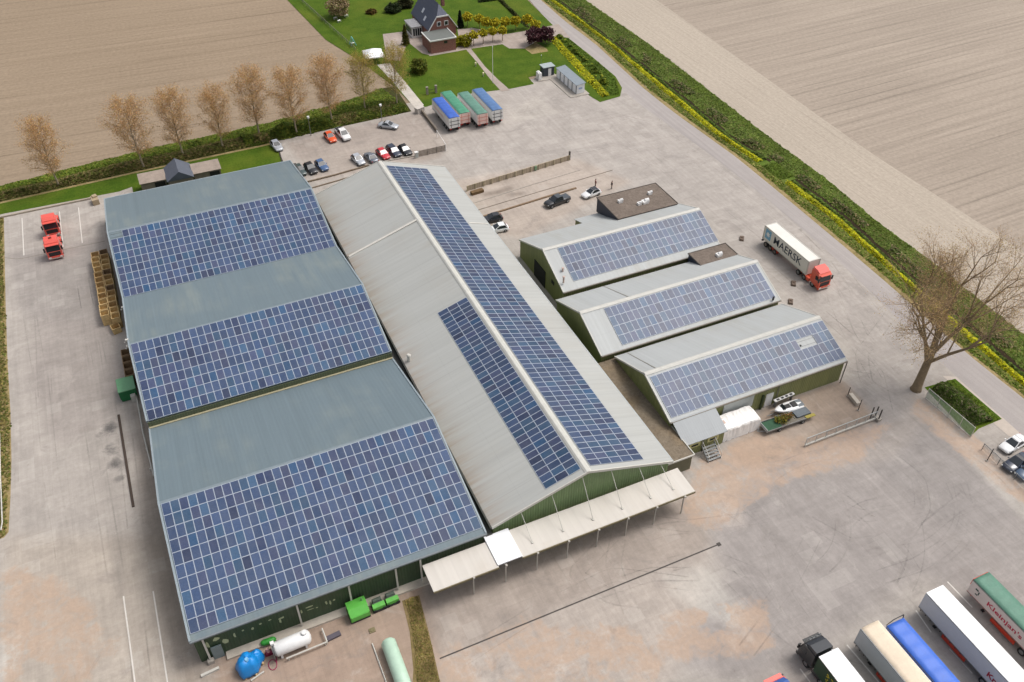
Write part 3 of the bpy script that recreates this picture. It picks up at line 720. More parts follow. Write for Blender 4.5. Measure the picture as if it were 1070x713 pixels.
mb.poly([(ix0, -4.25, 0.0), (ix1, -4.25, 0.0), (ix1, -4.25, 5.02), (ix0, -4.25, 5.02)])
part(mb, 'wall', GREENWALL, wh)
mb = MB(); mb.box((34.1, -4.75, 0.15), (ix1-ix0-3.2, 1.0, 0.3)); part(mb, 'plinth', M('pale ledge concrete', S(204, 194, 180), 0.85, 0.12), wh)
for k, (a, c) in enumerate(((0, 1), (1, 2), (2, 3), (3, 4), (5, 6), (6, 7))):
    mb = MB(); slope_sheet(mb, WX0, WX1, PROF[a][0], PROF[a][1], PROF[c][0], PROF[c][1]); part(mb, 'roof', BLUEROOF, wh)
for k in (1, 3, 6):
    y, z = PROF[k]; mb = MB()
    mb.prism([(y-0.28, z-0.03), (y, z+0.07), (y+0.28, z-0.03), (y, z+0.03)], 0, WX0+0.02, WX1-0.02); part(mb, 'ridge_cap', M('blue grey flashing', S(128, 141, 148), 0.45), wh)
# bay step: green strip with a pale sill between second and third bay
mb = MB(); mb.box((33, 30.86, 4.55), (WX1-WX0-0.1, 0.10, 1.0)); part(mb, 'step_wall', wall_mat('step wall green', S(96, 104, 76)), wh)
mb = MB(); mb.box((33, 30.66, 4.22), (WX1-WX0-0.1, 0.28, 0.12)); part(mb, 'step_sill', M('weathered beige sill', S(176, 168, 138), 0.7), wh)
FL = M('blue grey verge trim', S(150, 162, 168), 0.45)
for x in (WX0+0.02, WX1-0.12):
    for a, c in ((0, 1), (1, 2), (2, 3), (3, 4), (5, 6), (6, 7)):
        (ya, za), (yb, zb) = PROF[a], PROF[c]; mb = MB()
        mb.prism([(ya, za+0.10), (yb, zb+0.10), (yb, zb-0.22), (ya, za-0.22)], 0, x-0.06, x+0.16); part(mb, 'verge_trim', FL, wh)
mb = MB(); mb.box((33, -4.78, 5.03), (WX1-WX0, 0.22, 0.20)); part(mb, 'gutter', M('grey gutter', S(122, 130, 134), 0.5), wh)
mb = MB(); mb.box((33, 93.72, 4.52), (WX1-WX0, 0.2, 0.18)); part(mb, 'gutter', FL, wh)
# valley box gutter against the hall
mb = MB(); mb.box((50.85, 44.4, 4.0), (0.86, 97.6, 0.1)); part(mb, 'valley_gutter', M('black wet gutter', S(70, 70, 66), 0.7), wh)
for px, py in ((221, 691), (317, 657.5), (366.8, 629.5), (416, 616.6), (440.5, 606)):
    g = at(px, py); mb = MB(); mb.box((g.x, -4.62, 2.5), (0.2, 0.2, 4.9)); part(mb, 'post', OFFWHITE, wh)
mb = MB(); mb.box((at(221, 691).x, -4.75, 0.3), (0.7, 0.5, 0.6)); part(mb, 'post_footing', CONC, wh)
mb = MB(); mb.box((at(229, 683).x, -4.46, 1.15), (1.15, 0.16, 2.3)); dr = part(mb, 'door', M('grey steel door', S(126, 140, 142), 0.5), wh)
# pale flaked patches on the green south wall
FLAKE = M('flaked pale paint', S(178, 188, 150), 0.8, 0.2)
for px, py, w_, h_ in ((226, 668, 0.9, 0.7), (235, 670, 0.8, 1.0), (217, 674, 0.35, 1.2), (245, 664, 0.3, 0.9), (254, 659, 0.3, 0.3), (264, 657, 0.35, 0.5), (272, 652, 0.3, 0.3), (294, 646, 0.7, 0.35),
                       (293, 649, 0.25, 0.8), (282, 648, 0.35, 0.2), (324, 634, 0.9, 0.25), (324, 637, 0.9, 0.18), (341, 630, 0.28, 0.75), (345, 630, 0.22, 0.8), (331, 635, 0.3, 0.2), (315, 639, 0.22, 0.7), (349, 627, 0.3, 0.3)):
    d = CW+CR*((px-535)/FPX)-CU*((py-356.5)/FPX); t = (-4.27-CAM.y)/d.y; q = CAM+d*t
    b = MB(); k = 7; pr = []
    for i in range(k): 
        a = 2*PI*i/k; r = random.uniform(0.6, 1.1); pr.append((q.x+math.cos(a)*r*w_*0.6, -4.27, q.z+math.sin(a)*r*h_*0.6))
    b.poly(pr); part(b, 'paint_patch', FLAKE, wh)
# loudspeaker-like brackets and lamps at the west eaves
for y, z in ((57, 5.9), (45.3, 8.5), (44.2, 8.2)):
    mb = MB(); mb.box((WX0-0.1, y, z), (0.45, 0.3, 0.3)); mb.cyl((WX0+0.1, y, z), (WX0-0.5, y, z-0.35), 0.06, 0.12, 8); part(mb, 'wall_lamp', OFFWHITE, wh)
# pipe run along the foot of the west wall
mb = MB(); mb.tube([(14.35, 42.5, 0.6), (14.3, 34, 0.6), (14.6, 25.5, 0.3)], 0.11, 8)
for y in (41, 36, 31, 27): mb.box((14.35, y, 0.22), (0.25, 0.2, 0.44))
tag(mb.build('pipe', OFFWHITE), 'white pipe lying on blocks along the foot of the west warehouse wall', 'pipe')
def down(a, b): return (0, b[0]-a[0], b[1]-a[1])
def on_slope(a, b, t): return (a[0]+(b[0]-a[0])*t, a[1]+(b[1]-a[1])*t)
for (a, c, rows, skip, lab, top) in ((1, 2, 9, ((0, 0), (1, 0)), 'blue solar array on the farthest of the three blue grey warehouse ridges', 0.35),
                                     (3, 4, 8, (), 'blue solar array on the middle of the three blue grey warehouse ridges', 0.12),
                                     (6, 7, 10, (), 'largest solar array, ten rows deep on the warehouse roof nearest the bottom of the photo', 0.22)):
    A, B = PROF[a], PROF[c]; ln = math.hypot(B[0]-A[0], B[1]-A[1]); y, z = on_slope(A, B, top/ln)
    solar_array(lab, (WX0+0.30, y, z), (1, 0, 0), down(A, B), 34, rows, 0.985, 1.645, 0.022, set(skip), 1.0 if a == 6 else 1.0)

# ---------------- central gabled hall
HX0, HR, HX1, HY0, HY1, HE, HZ = 51.31, 64.24, 76.93, -4.15, 78.32, 5.02, 9.12
hall = thing('hall', 'tall gabled hall with a pale weathered sheet roof between the two groups of sheds', 'hall', (64, 37, 0))
mb = MB()
for y in (HY0+0.35, HY1-0.35): mb.poly([(HX0+0.3, y, 0), (HX1-0.3, y, 0), (HX1-0.3, y, HE-0.08), (HR, y, HZ-0.14), (HX0+0.3, y, HE-0.08)])
for x in (HX0+0.3, HX1-0.3): mb.poly([(x, HY0+0.35, 0), (x, HY1-0.35, 0), (x, HY1-0.35, HE-0.08), (x, HY0+0.35, HE-0.08)])
part(mb, 'wall', GABLEGREEN, hall)
for xa, za, xb, zb in ((HX0, HE, HR, HZ), (HR, HZ, HX1, HE)):
    mb = MB(); slope_sheet_y(mb, HY0, HY1, xa, za, xb, zb, 0.12); part(mb, 'roof', HALLROOF, hall)
mb = MB(); mb.prism([(HR-0.45, HZ-0.08), (HR-0.2, HZ+0.1), (HR+0.2, HZ+0.1), (HR+0.45, HZ-0.08)], 1, HY0-0.05, HY1+0.05); part(mb, 'ridge_cap', M('pale ridge cap', S(206, 204, 196), 0.5, 0.1), hall)
for y in (HY0-0.04, HY1+0.04):
    mb = MB()
    for xa, za, xb, zb in ((HX0, HE, HR, HZ), (HR, HZ, HX1, HE)):
        mb.prism([(xa, za+0.10), (xb, zb+0.10), (xb, zb-0.28), (xa, za-0.28)], 1, y-0.07, y+0.07)
    part(mb, 'bargeboard', OFFWHITE, hall)
def hz(x): return HE+(HZ-HE)*(1-abs(x-HR)/(HX1-HR))
g0 = at(365, 270, 5.2); g1 = at(434, 228, 9.1); yw = 0.5*(g0.y+g1.y)
mb = MB(); slope_sheet_y(mb, yw-0.22, yw+0.22, HX0+0.2, HE+0.16, HR-0.4, HZ+0.06, 0.12); part(mb, 'roof_upstand', M('white joint flashing', S(218, 214, 204), 0.5, 0.08), hall)
ye = at(495, 233, 6.0).y
mb = MB(); slope_sheet_y(mb, ye-0.12, ye+0.12, 73.2, hz(73.2)+0.09, HX1-0.1, HE+0.12, 0.1); part(mb, 'roof_upstand', M('white joint flashing', S(218, 214, 204), 0.5, 0.08), hall)
g = at(427, 372, 6.2); zz = hz(g.x)
mb = MB(); mb.cyl((g.x, g.y, zz), (g.x, g.y, zz+1.1), 0.25, 0.25, 12); mb.cyl((g.x, g.y, zz+1.1), (g.x, g.y, zz+1.3), 0.34, 0.22, 12); part(mb, 'roof_vent', OFFWHITE, hall)
mb = MB(); mb.box((HX1+0.06, 37, HE-0.05), (0.16, HY1-HY0, 0.14)); part(mb, 'gutter', TRIM, hall)
mb = MB(); mb.box((HX0-0.1, 37, HE-0.12), (0.2, HY1-HY0, 0.12)); part(mb, 'gutter', M('black wet gutter', S(70, 70, 66), 0.7), hall)
lw = (HX1-HR, HE-HZ); sl_ = math.hypot(*lw); e_ = (lw[0]/sl_, lw[1]/sl_)
# east slope: 5 rows; west slope: 3 rows on the southern half
yS = at(670, 481, 5.6).y; 
def east(t): return (HR+e_[0]*t, HZ+e_[1]*t)
x, z = east(0.75)
ncol = int((HY1-0.9-(HY0+0.8))/1.012)
solar_array('long five row solar array on the east slope of the pale hall roof', (x, HY0+0.85, z), (0, 1, 0), (e_[0], 0, e_[1]), ncol, 5, 0.985, 1.645, 0.027, (), 0.92)
x, z = HR-e_[0]*0.62, HZ+e_[1]*0.62
yn = at(501, 305, 8.7).y; n2 = int((yn-(HY0+0.95))/1.012)
solar_array('narrow three row solar array on the west slope of the pale hall roof', (x, HY0+0.85, z), (0, 1, 0), (-e_[0], 0, e_[1]), n2, 3, 0.985, 1.645, 0.022, (), 0.92)

# ---------------- loading canopy on the south face
can = thing('canopy', 'long pale flat loading canopy hung from rods along the green hall gable', 'canopy', (60, -6.4, 0))
CZ = 3.7
CANM = roof_mat('pale canopy sheet', S(216, 210, 201), 0, 1.1, S(190, 176, 158), 0.5, 0.03)[0]
mb = MB(); mb.prism([(-4.55, CZ+0.10), (-8.75, CZ), (-8.75, CZ-0.14), (-4.55, CZ-0.06)], 0, 53.3, 77.6); part(mb, 'canopy_roof', CANM, can)
mb = MB(); mb.prism([(-4.95, CZ+0.06), (-8.8, CZ-0.06), (-8.8, CZ-0.2), (-4.95, CZ-0.10)], 0, 42.0, 50.2); part(mb, 'canopy_roof', CANM, can)
mb = MB(); mb.prism([(-4.3, CZ+0.25), (-8.6, CZ+0.12), (-8.6, CZ-0.02), (-4.3, CZ+0.11)], 0, 50.15, 53.35); part(mb, 'rooflight', M('translucent white sheet', (0.8, 0.81, 0.83), 0.35, 0.05), can)
mb = MB(); mb.box((65.45, -8.78, CZ-0.12), (24.3, 0.12, 0.26)); mb.box((46.1, -8.84, CZ-0.18), (8.2, 0.12, 0.26)); part(mb, 'fascia', M('olive brown fascia', S(122, 112, 84), 0.7), can)
CX = [46.95, 51.1, 55.25, 59.4, 63.55, 67.7, 71.85, 76.0]
for x in CX:
    mb = MB(); mb.box((x, -8.72, 1.8), (0.13, 0.13, 3.6)); mb.box((x, -8.93, CZ-0.05), (0.24, 0.24, 0.2)); part(mb, 'post', M('grey white post', S(186, 180, 170), 0.6), can)
for x in (52.3, 55.25, 59.4, 63.55, 64.0, 67.7, 71.85, 75.2):
    if x in (52.3, 64.0): continue
    z0 = hz(x)-0.45; mb = MB(); mb.cyl((x, -3.86, z0), (x, -7.35, CZ+0.08), 0.042, 0.042, 6); mb.box((x, -7.35, CZ+0.1), (0.25, 0.25, 0.12)); part(mb, 'tie_rod', OFFWHITE, can)

# ---------------- narrow low roof between hall and sheds
low = thing('link_building', 'low flat roofed link stained brown with moss between hall and front shed', 'building', (79.2, 7, 0))
LOWROOF = grass_mat('mossy bitumen roof', S(136, 124, 108), S(124, 112, 96), S(150, 118, 62), 0.35)
mb = MB(); mb.box((79.25, 7.6, 2.95), (4.15, 21.2, 0.2)); part(mb, 'roof', LOWROOF, low)
mb = MB(); mb.box((79.25, 7.6, 1.42), (4.0, 20.8, 2.84)); part(mb, 'wall', M('grey green wall', S(110, 106, 84), 0.8), low)
mb = MB(); mb.box((81.36, 6.0, 3.06), (0.14, 18.0, 0.2)); mb.box((79.3, -3.02, 3.02), (4.2, 0.14, 0.24)); part(mb, 'roof_edge', OFFWHITE, low)

# ---------------- three sheds on the right
def shed(label, x0, x1, prof, arr):
    (yn, zn), (yr, zr), (ys, zs) = prof
    t = thing('storage_shed', label, 'shed', ((x0+x1)/2, yr, 0), 0, 'olive sheds in a row')
    mb = MB(); i0, i1 = x0+0.15, x1-0.15
    for x in (i0, i1): mb.poly([(x, yn-0.25, 0), (x, ys+0.25, 0), (x, ys+0.25, zs-0.03), (x, yr, zr-0.12), (x, yn-0.25, zn-0.03)])
    for y, z in ((yn-0.25, zn-0.03), (ys+0.25, zs-0.03)): mb.poly([(i0, y, 0), (i1, y, 0), (i1, y, z), (i0, y, z)])
    part(mb, 'wall', OLIVE, t)
    for (a, za), (b, zb) in ((prof[0], prof[1]), (prof[1], prof[2])):
        mb = MB(); slope_sheet(mb, x0, x1, a, za, b, zb); part(mb, 'roof', SHEDROOF, t)
    mb = MB(); mb.prism([(yr-0.4, zr-0.08), (yr-0.12, zr+0.1), (yr+0.12, zr+0.1), (yr+0.4, zr-0.08)], 0, x0-0.05, x1+0.05); part(mb, 'ridge_cap', M('pale ridge cap', S(206, 204, 196), 0.5, 0.1), t)
    for x in (x0, x1):
        mb = MB()
        for (a, za), (b, zb) in ((prof[0], prof[1]), (prof[1], prof[2])):
            mb.prism([(a, za+0.06), (b, zb+0.06), (b, zb-0.24), (a, za-0.24)], 0, x-0.07, x+0.07)
        part(mb, 'bargeboard', OFFWHITE, t)
    mb = MB(); mb.box(((x0+x1)/2, ys-0.08, zs-0.1), (x1-x0, 0.18, 0.16)); part(mb, 'gutter', M('brown grey gutter', S(132, 124, 112), 0.6), t)
    off, cols, lab, skip, top = arr
    ln = math.hypot(ys-yr, zs-zr); d = (0, (ys-yr)/ln, (zs-zr)/ln)
    solar_array(lab, (x0+off, yr+d[1]*top, zr+d[2]*top), (1, 0, 0), d, cols, 4, 0.985, 1.645, 0.027, skip, 0.98)
    return t
PA = [(51.8, 3.55), (42.5, 7.4), (34.5, 4.04)]; PB = [(33.67, 3.73), (25.7, 7.08), (18.42, 4.07)]; PC = [(17.95, 3.67), (9.93, 7.05), (2.5, 4.17)]
SA = shed('rearmost of three olive sheds, with the large brown flat roofed box behind its ridge', 80.75, 111.5, PA, (2.5, 28, 'solar array on the rearmost of the three olive sheds', (), 0.55))
SB = shed('middle of three olive sheds, with a small brown flat roofed box behind its ridge', 78.9, 111.75, PB, (3.9, 28, 'solar array on the middle of the three olive sheds', (), 0.55))
SC = shed('front olive shed with a boat and white tarp beside its south wall', 80.9, 111.65, PC, (0.45, 30, 'solar array with a gap of missing panels on the front olive shed', {(24, 1), (25, 1), (26, 1)}, 0.75))
# flat boxes on the north slopes
BOXROOF = grass_mat('brown bitumen felt', S(128, 116, 106), S(118, 107, 98), S(138, 126, 116), 0.5)
def flatbox(root, x0, x1, y0, y1, z, vents):
    mb = MB(); mb.box(((x0+x1)/2, (y0+y1)/2, z-1.45), (x1-x0, y1-y0, 2.8)); part(mb, 'dormer_wall', NAVY, root)
    mb = MB(); mb.box(((x0+x1)/2, (y0+y1)/2, z+0.02), (x1-x0+0.1, y1-y0+0.1, 0.16)); r = part(mb, 'dormer_roof', BOXROOF, root)
    mb = MB()
    for c, d in ((((x0+x1)/2, y1+0.06, z+0.07), (x1-x0+0.3, 0.12, 0.2)), ((x0-0.06, (y0+y1)/2, z+0.07), (0.12, y1-y0, 0.2)), ((x1+0.06, (y0+y1)/2, z+0.07), (0.12, y1-y0, 0.2))): mb.box(c, d)
    part(mb, 'roof_edge', M('dark roof edge', S(86, 78, 72), 0.7), root)
    for px, py, k in vents:
        g = at(px, py, z+0.3); mb = MB(); mb.box((g.x, g.y, z+0.32), (0.8*k, 0.7*k, 0.45)); mb.cyl((g.x, g.y, z+0.5), (g.x+0.5*k, g.y-0.15, z+0.62), 0.3*k, 0.3*k, 10); part(mb, 'roof_vent', WHITE, root)
flatbox(SA, 98.45, 110.9, 48.0, 55.7, 5.3, ((648, 210.5, 1.0), (668, 213, 0.9), (674, 211, 1.4), (679, 202, 0.9)))
mb = MB(); mb.box((104.8, 53.6, 1.6), (11.8, 3.6, 3.2)); part(mb, 'wall', OLIVE, SA)
flatbox(SB, 104.4, 111.8, 29.6, 34.2, 4.95, ((751, 266.5, 1.1),))
# vestibule at the NW of shed A
g = at(606, 222, 3.2)
mb = MB(); mb.prism([(51.5, 3.5), (54.8, 2.4), (54.8, 0), (51.5, 0)], 0, 93.6, 98.3); part(mb, 'annex_wall', OLIVE, SA)
mb = MB(); slope_sheet(mb, 93.4, 98.4, 55.0, 2.5, 51.4, 3.68); part(mb, 'annex_roof', SHEDROOF, SA)
# rusty little stacks and ventilation openings on shed A's roof edge and west gable
for px, py in ((578, 273.5), (588, 283), (589, 292)):
    g = at(px, py, 5.6); mb = MB(); mb.cyl((g.x, g.y, 4.9), (g.x, g.y, 6.1), 0.16, 0.16, 8); mb.cyl((g.x, g.y, 6.1), (g.x, g.y, 6.2), 0.26, 0.2, 8); part(mb, 'roof_vent', M('pinkish flue', S(202, 178, 166), 0.6), SA)
mb = MB(); mb.box((80.86, 43.5, 1.7), (0.12, 4.2, 3.4)); part(mb, 'door', DARK, SA)  # near-black slab, painted shade of an open doorway
mb = MB(); mb.box((80.84, 38.6, 3.2), (0.1, 0.9, 0.6)); part(mb, 'wall_opening', DARK, SA)
# joint flashings across the north slopes
for root, x, P in ((SB, 87.7, PB), (SC, 83.0, PC)):
    mb = MB(); slope_sheet(mb, x-0.09, x+0.09, P[0][0]-0.1, P[0][1]+0.06, P[1][0]+0.5, P[1][1]-0.16, 0.06); part(mb, 'roof_upstand', M('grey joint', S(140, 136, 128), 0.6), root)
g = at(808, 312.3, 4.6); mb = MB(); mb.cyl((g.x, g.y, 4.35), (g.x, g.y, 5.0), 0.16, 0.16, 8); part(mb, 'roof_vent', BLACK, SB)
g = at(836, 363, 5.5); mb = MB(); mb.cyl((g.x, g.y, 5.2), (g.x, g.y, 5.9), 0.15, 0.15, 8); part(mb, 'roof_vent', BLACK, SC)
# lean-to, windows and doors on the south wall of the front shed
mb = MB(); mb.prism([(2.6, 4.22), (-1.0, 2.72), (-1.0, 2.62), (2.6, 4.12)], 0, 81.2, 88.2); part(mb, 'lean_to_roof', roof_mat('grey ribbed sheet', S(168, 172, 174), 0, 0.35, S(150, 146, 136), 0.3, 0.04)[0], SC)
mb = MB(); mb.prism([(2.6, 4.1), (-0.7, 2.66), (-0.7, 0), (2.6, 0)], 0, 81.5, 87.95); part(mb, 'lean_to_wall', OLIVE, SC)
for x0, x1 in ((82.2, 84.0), (85.2, 87.0)):
    mb = MB(); mb.box(((x0+x1)/2, -0.73, 1.9), (x1-x0, 0.10, 0.95)); wf = part(mb, 'window', M('pale yellow frame', S(206, 202, 140), 0.5), SC)
    mb = MB(); mb.box(((x0+x1)/2-SC.location.x, -0.78-SC.location.y, 1.85), (x1-x0-0.7, 0.06, 0.35)); mb.build('pane', GLASS, wf)
mb = MB(); mb.box((84.5, -0.77, 1.05), (0.12, 0.1, 2.1)); part(mb, 'downpipe', BLACK, SC)
mb = MB(); mb.box((92.6, 2.70, 2.5), (5.2, 0.10, 2.2)); part(mb, 'panel_door', M('pale grey door panels', S(196, 200, 196), 0.5), SC)
mb = MB(); mb.box((96.9, 2.62, 1.4), (0.3, 0.3, 2.8)); part(mb, 'door_post', M('dark green post', S(60, 72, 44), 0.6), SC)
mb = MB(); mb.box((98.2, 2.70, 1.35), (1.3, 0.1, 2.5)); part(mb, 'door', WHITE, SC)
mb = MB(); mb.tube([(99.5, 2.62, 4.0), (99.5, 2.55, 0)], 0.07, 6); part(mb, 'downpipe', M('grey pipe', S(120, 116, 110), 0.6), SC)
mb = MB(); mb.tube([(111.6, 2.4, 4.0), (111.3, 2.2, 0)], 0.09, 6); part(mb, 'downpipe', M('grey pipe', S(120, 116, 110), 0.6), SC)
mb = MB(); mb.box((79.6, 31.0, 2.4), (0.3, 1.6, 0.3)); part(mb, 'pipe_stub', OFFWHITE, SB)

# ================================================================== VEGETATION
LEAF = MA('leaf clumps', 0.75, 0.2, 0.4, 0.2, 0.25)
BARK = M('brown grey bark', S(142, 124, 98), 0.9, 0.25, 2.0)
PALEBARK = M('pale bark', S(168, 154, 132), 0.9, 0.2, 2.0)
BLOOM = (0.50, 0.45, 0.03)
def scatter_band(A, B, n, v0, v1, h, size, base, alt, altp, amt=0.3, hn=0.6, clump=0.35, t0=0.0, t1=1.0, seed=1, thresh=None, skip=None, up=1.2):
    """leaf clumps between two polylines; the height follows uneven clumps"""
    t = RNG.uniform(t0, t1, n); v = RNG.uniform(v0, v1, n)
    a = param(A, t); c = param(B, t); v = v+(v1-v0)*0.07*blotch(a[:, 0], a[:, 1], 1.4, seed+50)*2*np.abs(v-0.5*(v0+v1))/(v1-v0)*2; P = a*(1-v)[:, None]+c*v[:, None]
    bl = blotch(P[:, 0], P[:, 1], clump, seed)
    if thresh is not None:
        k = bl > thresh; P, v, bl = P[k], v[k], bl[k]
    if skip is not None:
        k = (P[:, 1] < skip[0]) | (P[:, 1] > skip[1]); P, v, bl = P[k], v[k], bl[k]
    e = np.clip(np.minimum(v-v0, v1-v)/(v1-v0)*2.6, 0.08, 1)
    top = h*np.clip(0.55+hn*bl*1.6, 0.12, 1.3)*e
    z = top*RNG.uniform(0.25, 1.0, len(P))**0.6
    cols = vary(base, len(P), amt, alt, altp)
    cols *= np.clip(1+0.35*blotch(P[:, 0], P[:, 1], clump*1.7, seed+3), 0.6, 1.4)[:, None]
    return leaves(np.c_[P, z+0.05], size, cols, up)
def joined(name, parts, mat=LEAF):
    V = np.concatenate([p[0] for p in parts]); T = np.concatenate([p[2] for p in parts]); F = []; o = 0
    for p in parts: F.append(p[1]+o); o += len(p[0])
    return raw_mesh(name, V, np.concatenate(F), mat, T)
def clip_t(P, y_hi=190, y_lo=-40):
    return [q for q in resample(P, 2.0) if y_lo <= q[1] <= y_hi]
vr, yl, dl, drr, br = [clip_t(q) for q in (VR, YL, DL, DR, BR)]
SK = (at(826, 190).y, at(795, 169).y); GR = S(104, 126, 44); GD = S(86, 106, 38); GB = S(98, 96, 54); GY = S(212, 208, 30); GO = S(156, 160, 46)
o = joined('grass', [scatter_band(vr, yl, 16000, 0.0, 1.0, 0.2, 0.18, S(112, 128, 48), S(156, 146, 84), 0.25, up=4, seed=3)])
stuff(o); tag(o, 'short rough green grass on the verge between road and yellow flowers', 'grass')
o = joined('flowers', [scatter_band(yl, dl, 30000, 0.0, 0.62, 0.7, 0.17, GO, GY, 0.62, up=3, seed=4, hn=0.4, thresh=-0.45, skip=SK), scatter_band(yl, dl, 5000, 0.6, 1.0, 0.5, 0.2, GD, GR, 0.3, seed=5, skip=SK)])
stuff(o); tag(o, 'bright yellow flowering weeds in a strip along the roadside ditch', 'flowers')
o = joined('undergrowth', [scatter_band(drr, br, 95000, 0.0, 0.97, 0.30, 0.17, S(108, 128, 52), S(136, 134, 76), 0.16, up=4, seed=6, clump=0.25), scatter_band(drr, br, 13000, 0.0, 0.5, 0.7, 0.18, S(92, 104, 50), S(142, 126, 92), 0.35, up=2, seed=7, clump=0.3, thresh=0.05),
                           scatter_band(drr, br, 24000, 0.5, 1.0, 0.25, 0.16, S(106, 124, 46), S(104, 124, 42), 0.3, up=4, seed=8), scatter_band([q for q in yl if SK[0] < q[1] < SK[1]], [q for q in drr if SK[0] < q[1] < SK[1]], 2500, 0.0, 1.0, 0.25, 0.17, S(106, 126, 44), S(104, 124, 42), 0.3, seed=8)])
stuff(o); tag(o, 'dark green rough undergrowth on the bank between ditch and pale field', 'undergrowth')
# the shrub belt along the brown field
SN = [(-60, 108.2), (-3.3, 115.2), (24.4, 118.8), (48.8, 120), (65.8, 122.6), (79.6, 126.6)]
SS = [(-60, 105.6), (-3, 109.4), (21.5, 110.7), (38.7, 111.1), (50, 111.4), (66, 112.4), (81.5, 113.0)]
o = joined('undergrowth', [scatter_band(SS, SN, 30000, 0.0, 0.55, 1.2, 0.26, S(104, 110, 50), S(142, 126, 82), 0.4, t0=0.25, seed=21, clump=0.35), scatter_band(SS, SN, 26000, 0.45, 1.0, 0.35, 0.2, S(104, 126, 40), S(132, 138, 56), 0.3, t0=0.25, up=4, seed=22),
                           scatter_band(SS, SN, 26000, 0.0, 0.6, 1.7, 0.26, S(88, 108, 40), S(122, 130, 50), 0.4, t0=0.74, seed=23, clump=0.4)])
stuff(o); tag(o, 'belt of rough shrubs and grass under the row of trees beside the brown field', 'undergrowth')
PI_ = pts((581, 38), (600, 58), (622, 82), (638, 100)); PI_2 = pts((572, 48), (588, 68), (608, 90), (622, 104)); PI_3 = pts((594, 41), (618, 60), (642, 81), (647, 99))
o = joined('hedge', [scatter_band(PI_2, PI_, 2600, 0.45, 0.95, 0.9, 0.2, S(152, 160, 38), S(206, 200, 30), 0.45, seed=31), scatter_band(PI_, PI_3, 4000, 0.0, 0.6, 1.0, 0.22, S(100, 122, 40), S(150, 156, 44), 0.25, seed=32, clump=0.8, thresh=0.0), scatter_band(PI_, PI_3, 9000, 0.0, 1.0, 0.22, 0.18, S(96, 120, 36), S(86, 110, 30), 0.3, up=4, seed=33)])
tag(o, 'thin yellow green hedge and shrubs on the grass behind the white cabins', 'hedge')
HP = pts((972, 408), (1000, 428), (1018, 445)); HQ = pts((994, 398), (1020, 418), (1043, 438))
o = joined('shrub', [scatter_band(HP, HQ, 15000, 0.0, 0.8, 1.3, 0.2, S(84, 106, 38), S(130, 124, 92), 0.25, seed=41, clump=0.6, hn=0.25), scatter_band(HP, HQ, 4000, 0.6, 1.0, 0.3, 0.18, S(110, 130, 42), S(96, 118, 38), 0.25, seed=42)])
tag(o, 'dense dark green shrubs behind the netted fence near the big bare tree', 'shrub')
WA = pts((424, 628), (432, 660), (436, 713), (438, 745)); WB = pts((436, 624), (446, 660), (458, 713), (466, 745))
o = joined('weeds', [scatter_band(WA, WB, 9000, 0.0, 1.0, 0.25, 0.12, S(150, 130, 84), S(126, 120, 62), 0.4, up=3, seed=45, clump=0.9)])
stuff(o); tag(o, 'strip of dry brown weeds between the green tank and the paved front yard', 'weeds')
WL = [(q[0]-0.2, q[1]) for q in WV]; WL2 = [(q[0]-3.5, q[1]) for q in WV]
o = joined('weeds', [scatter_band(WL, WL2, 7000, 0.0, 1.0, 0.4, 0.16, S(140, 128, 74), S(104, 112, 50), 0.4, seed=46, clump=0.6)])
stuff(o); tag(o, 'dry yellowish weeds along the far left edge of the west yard', 'weeds')

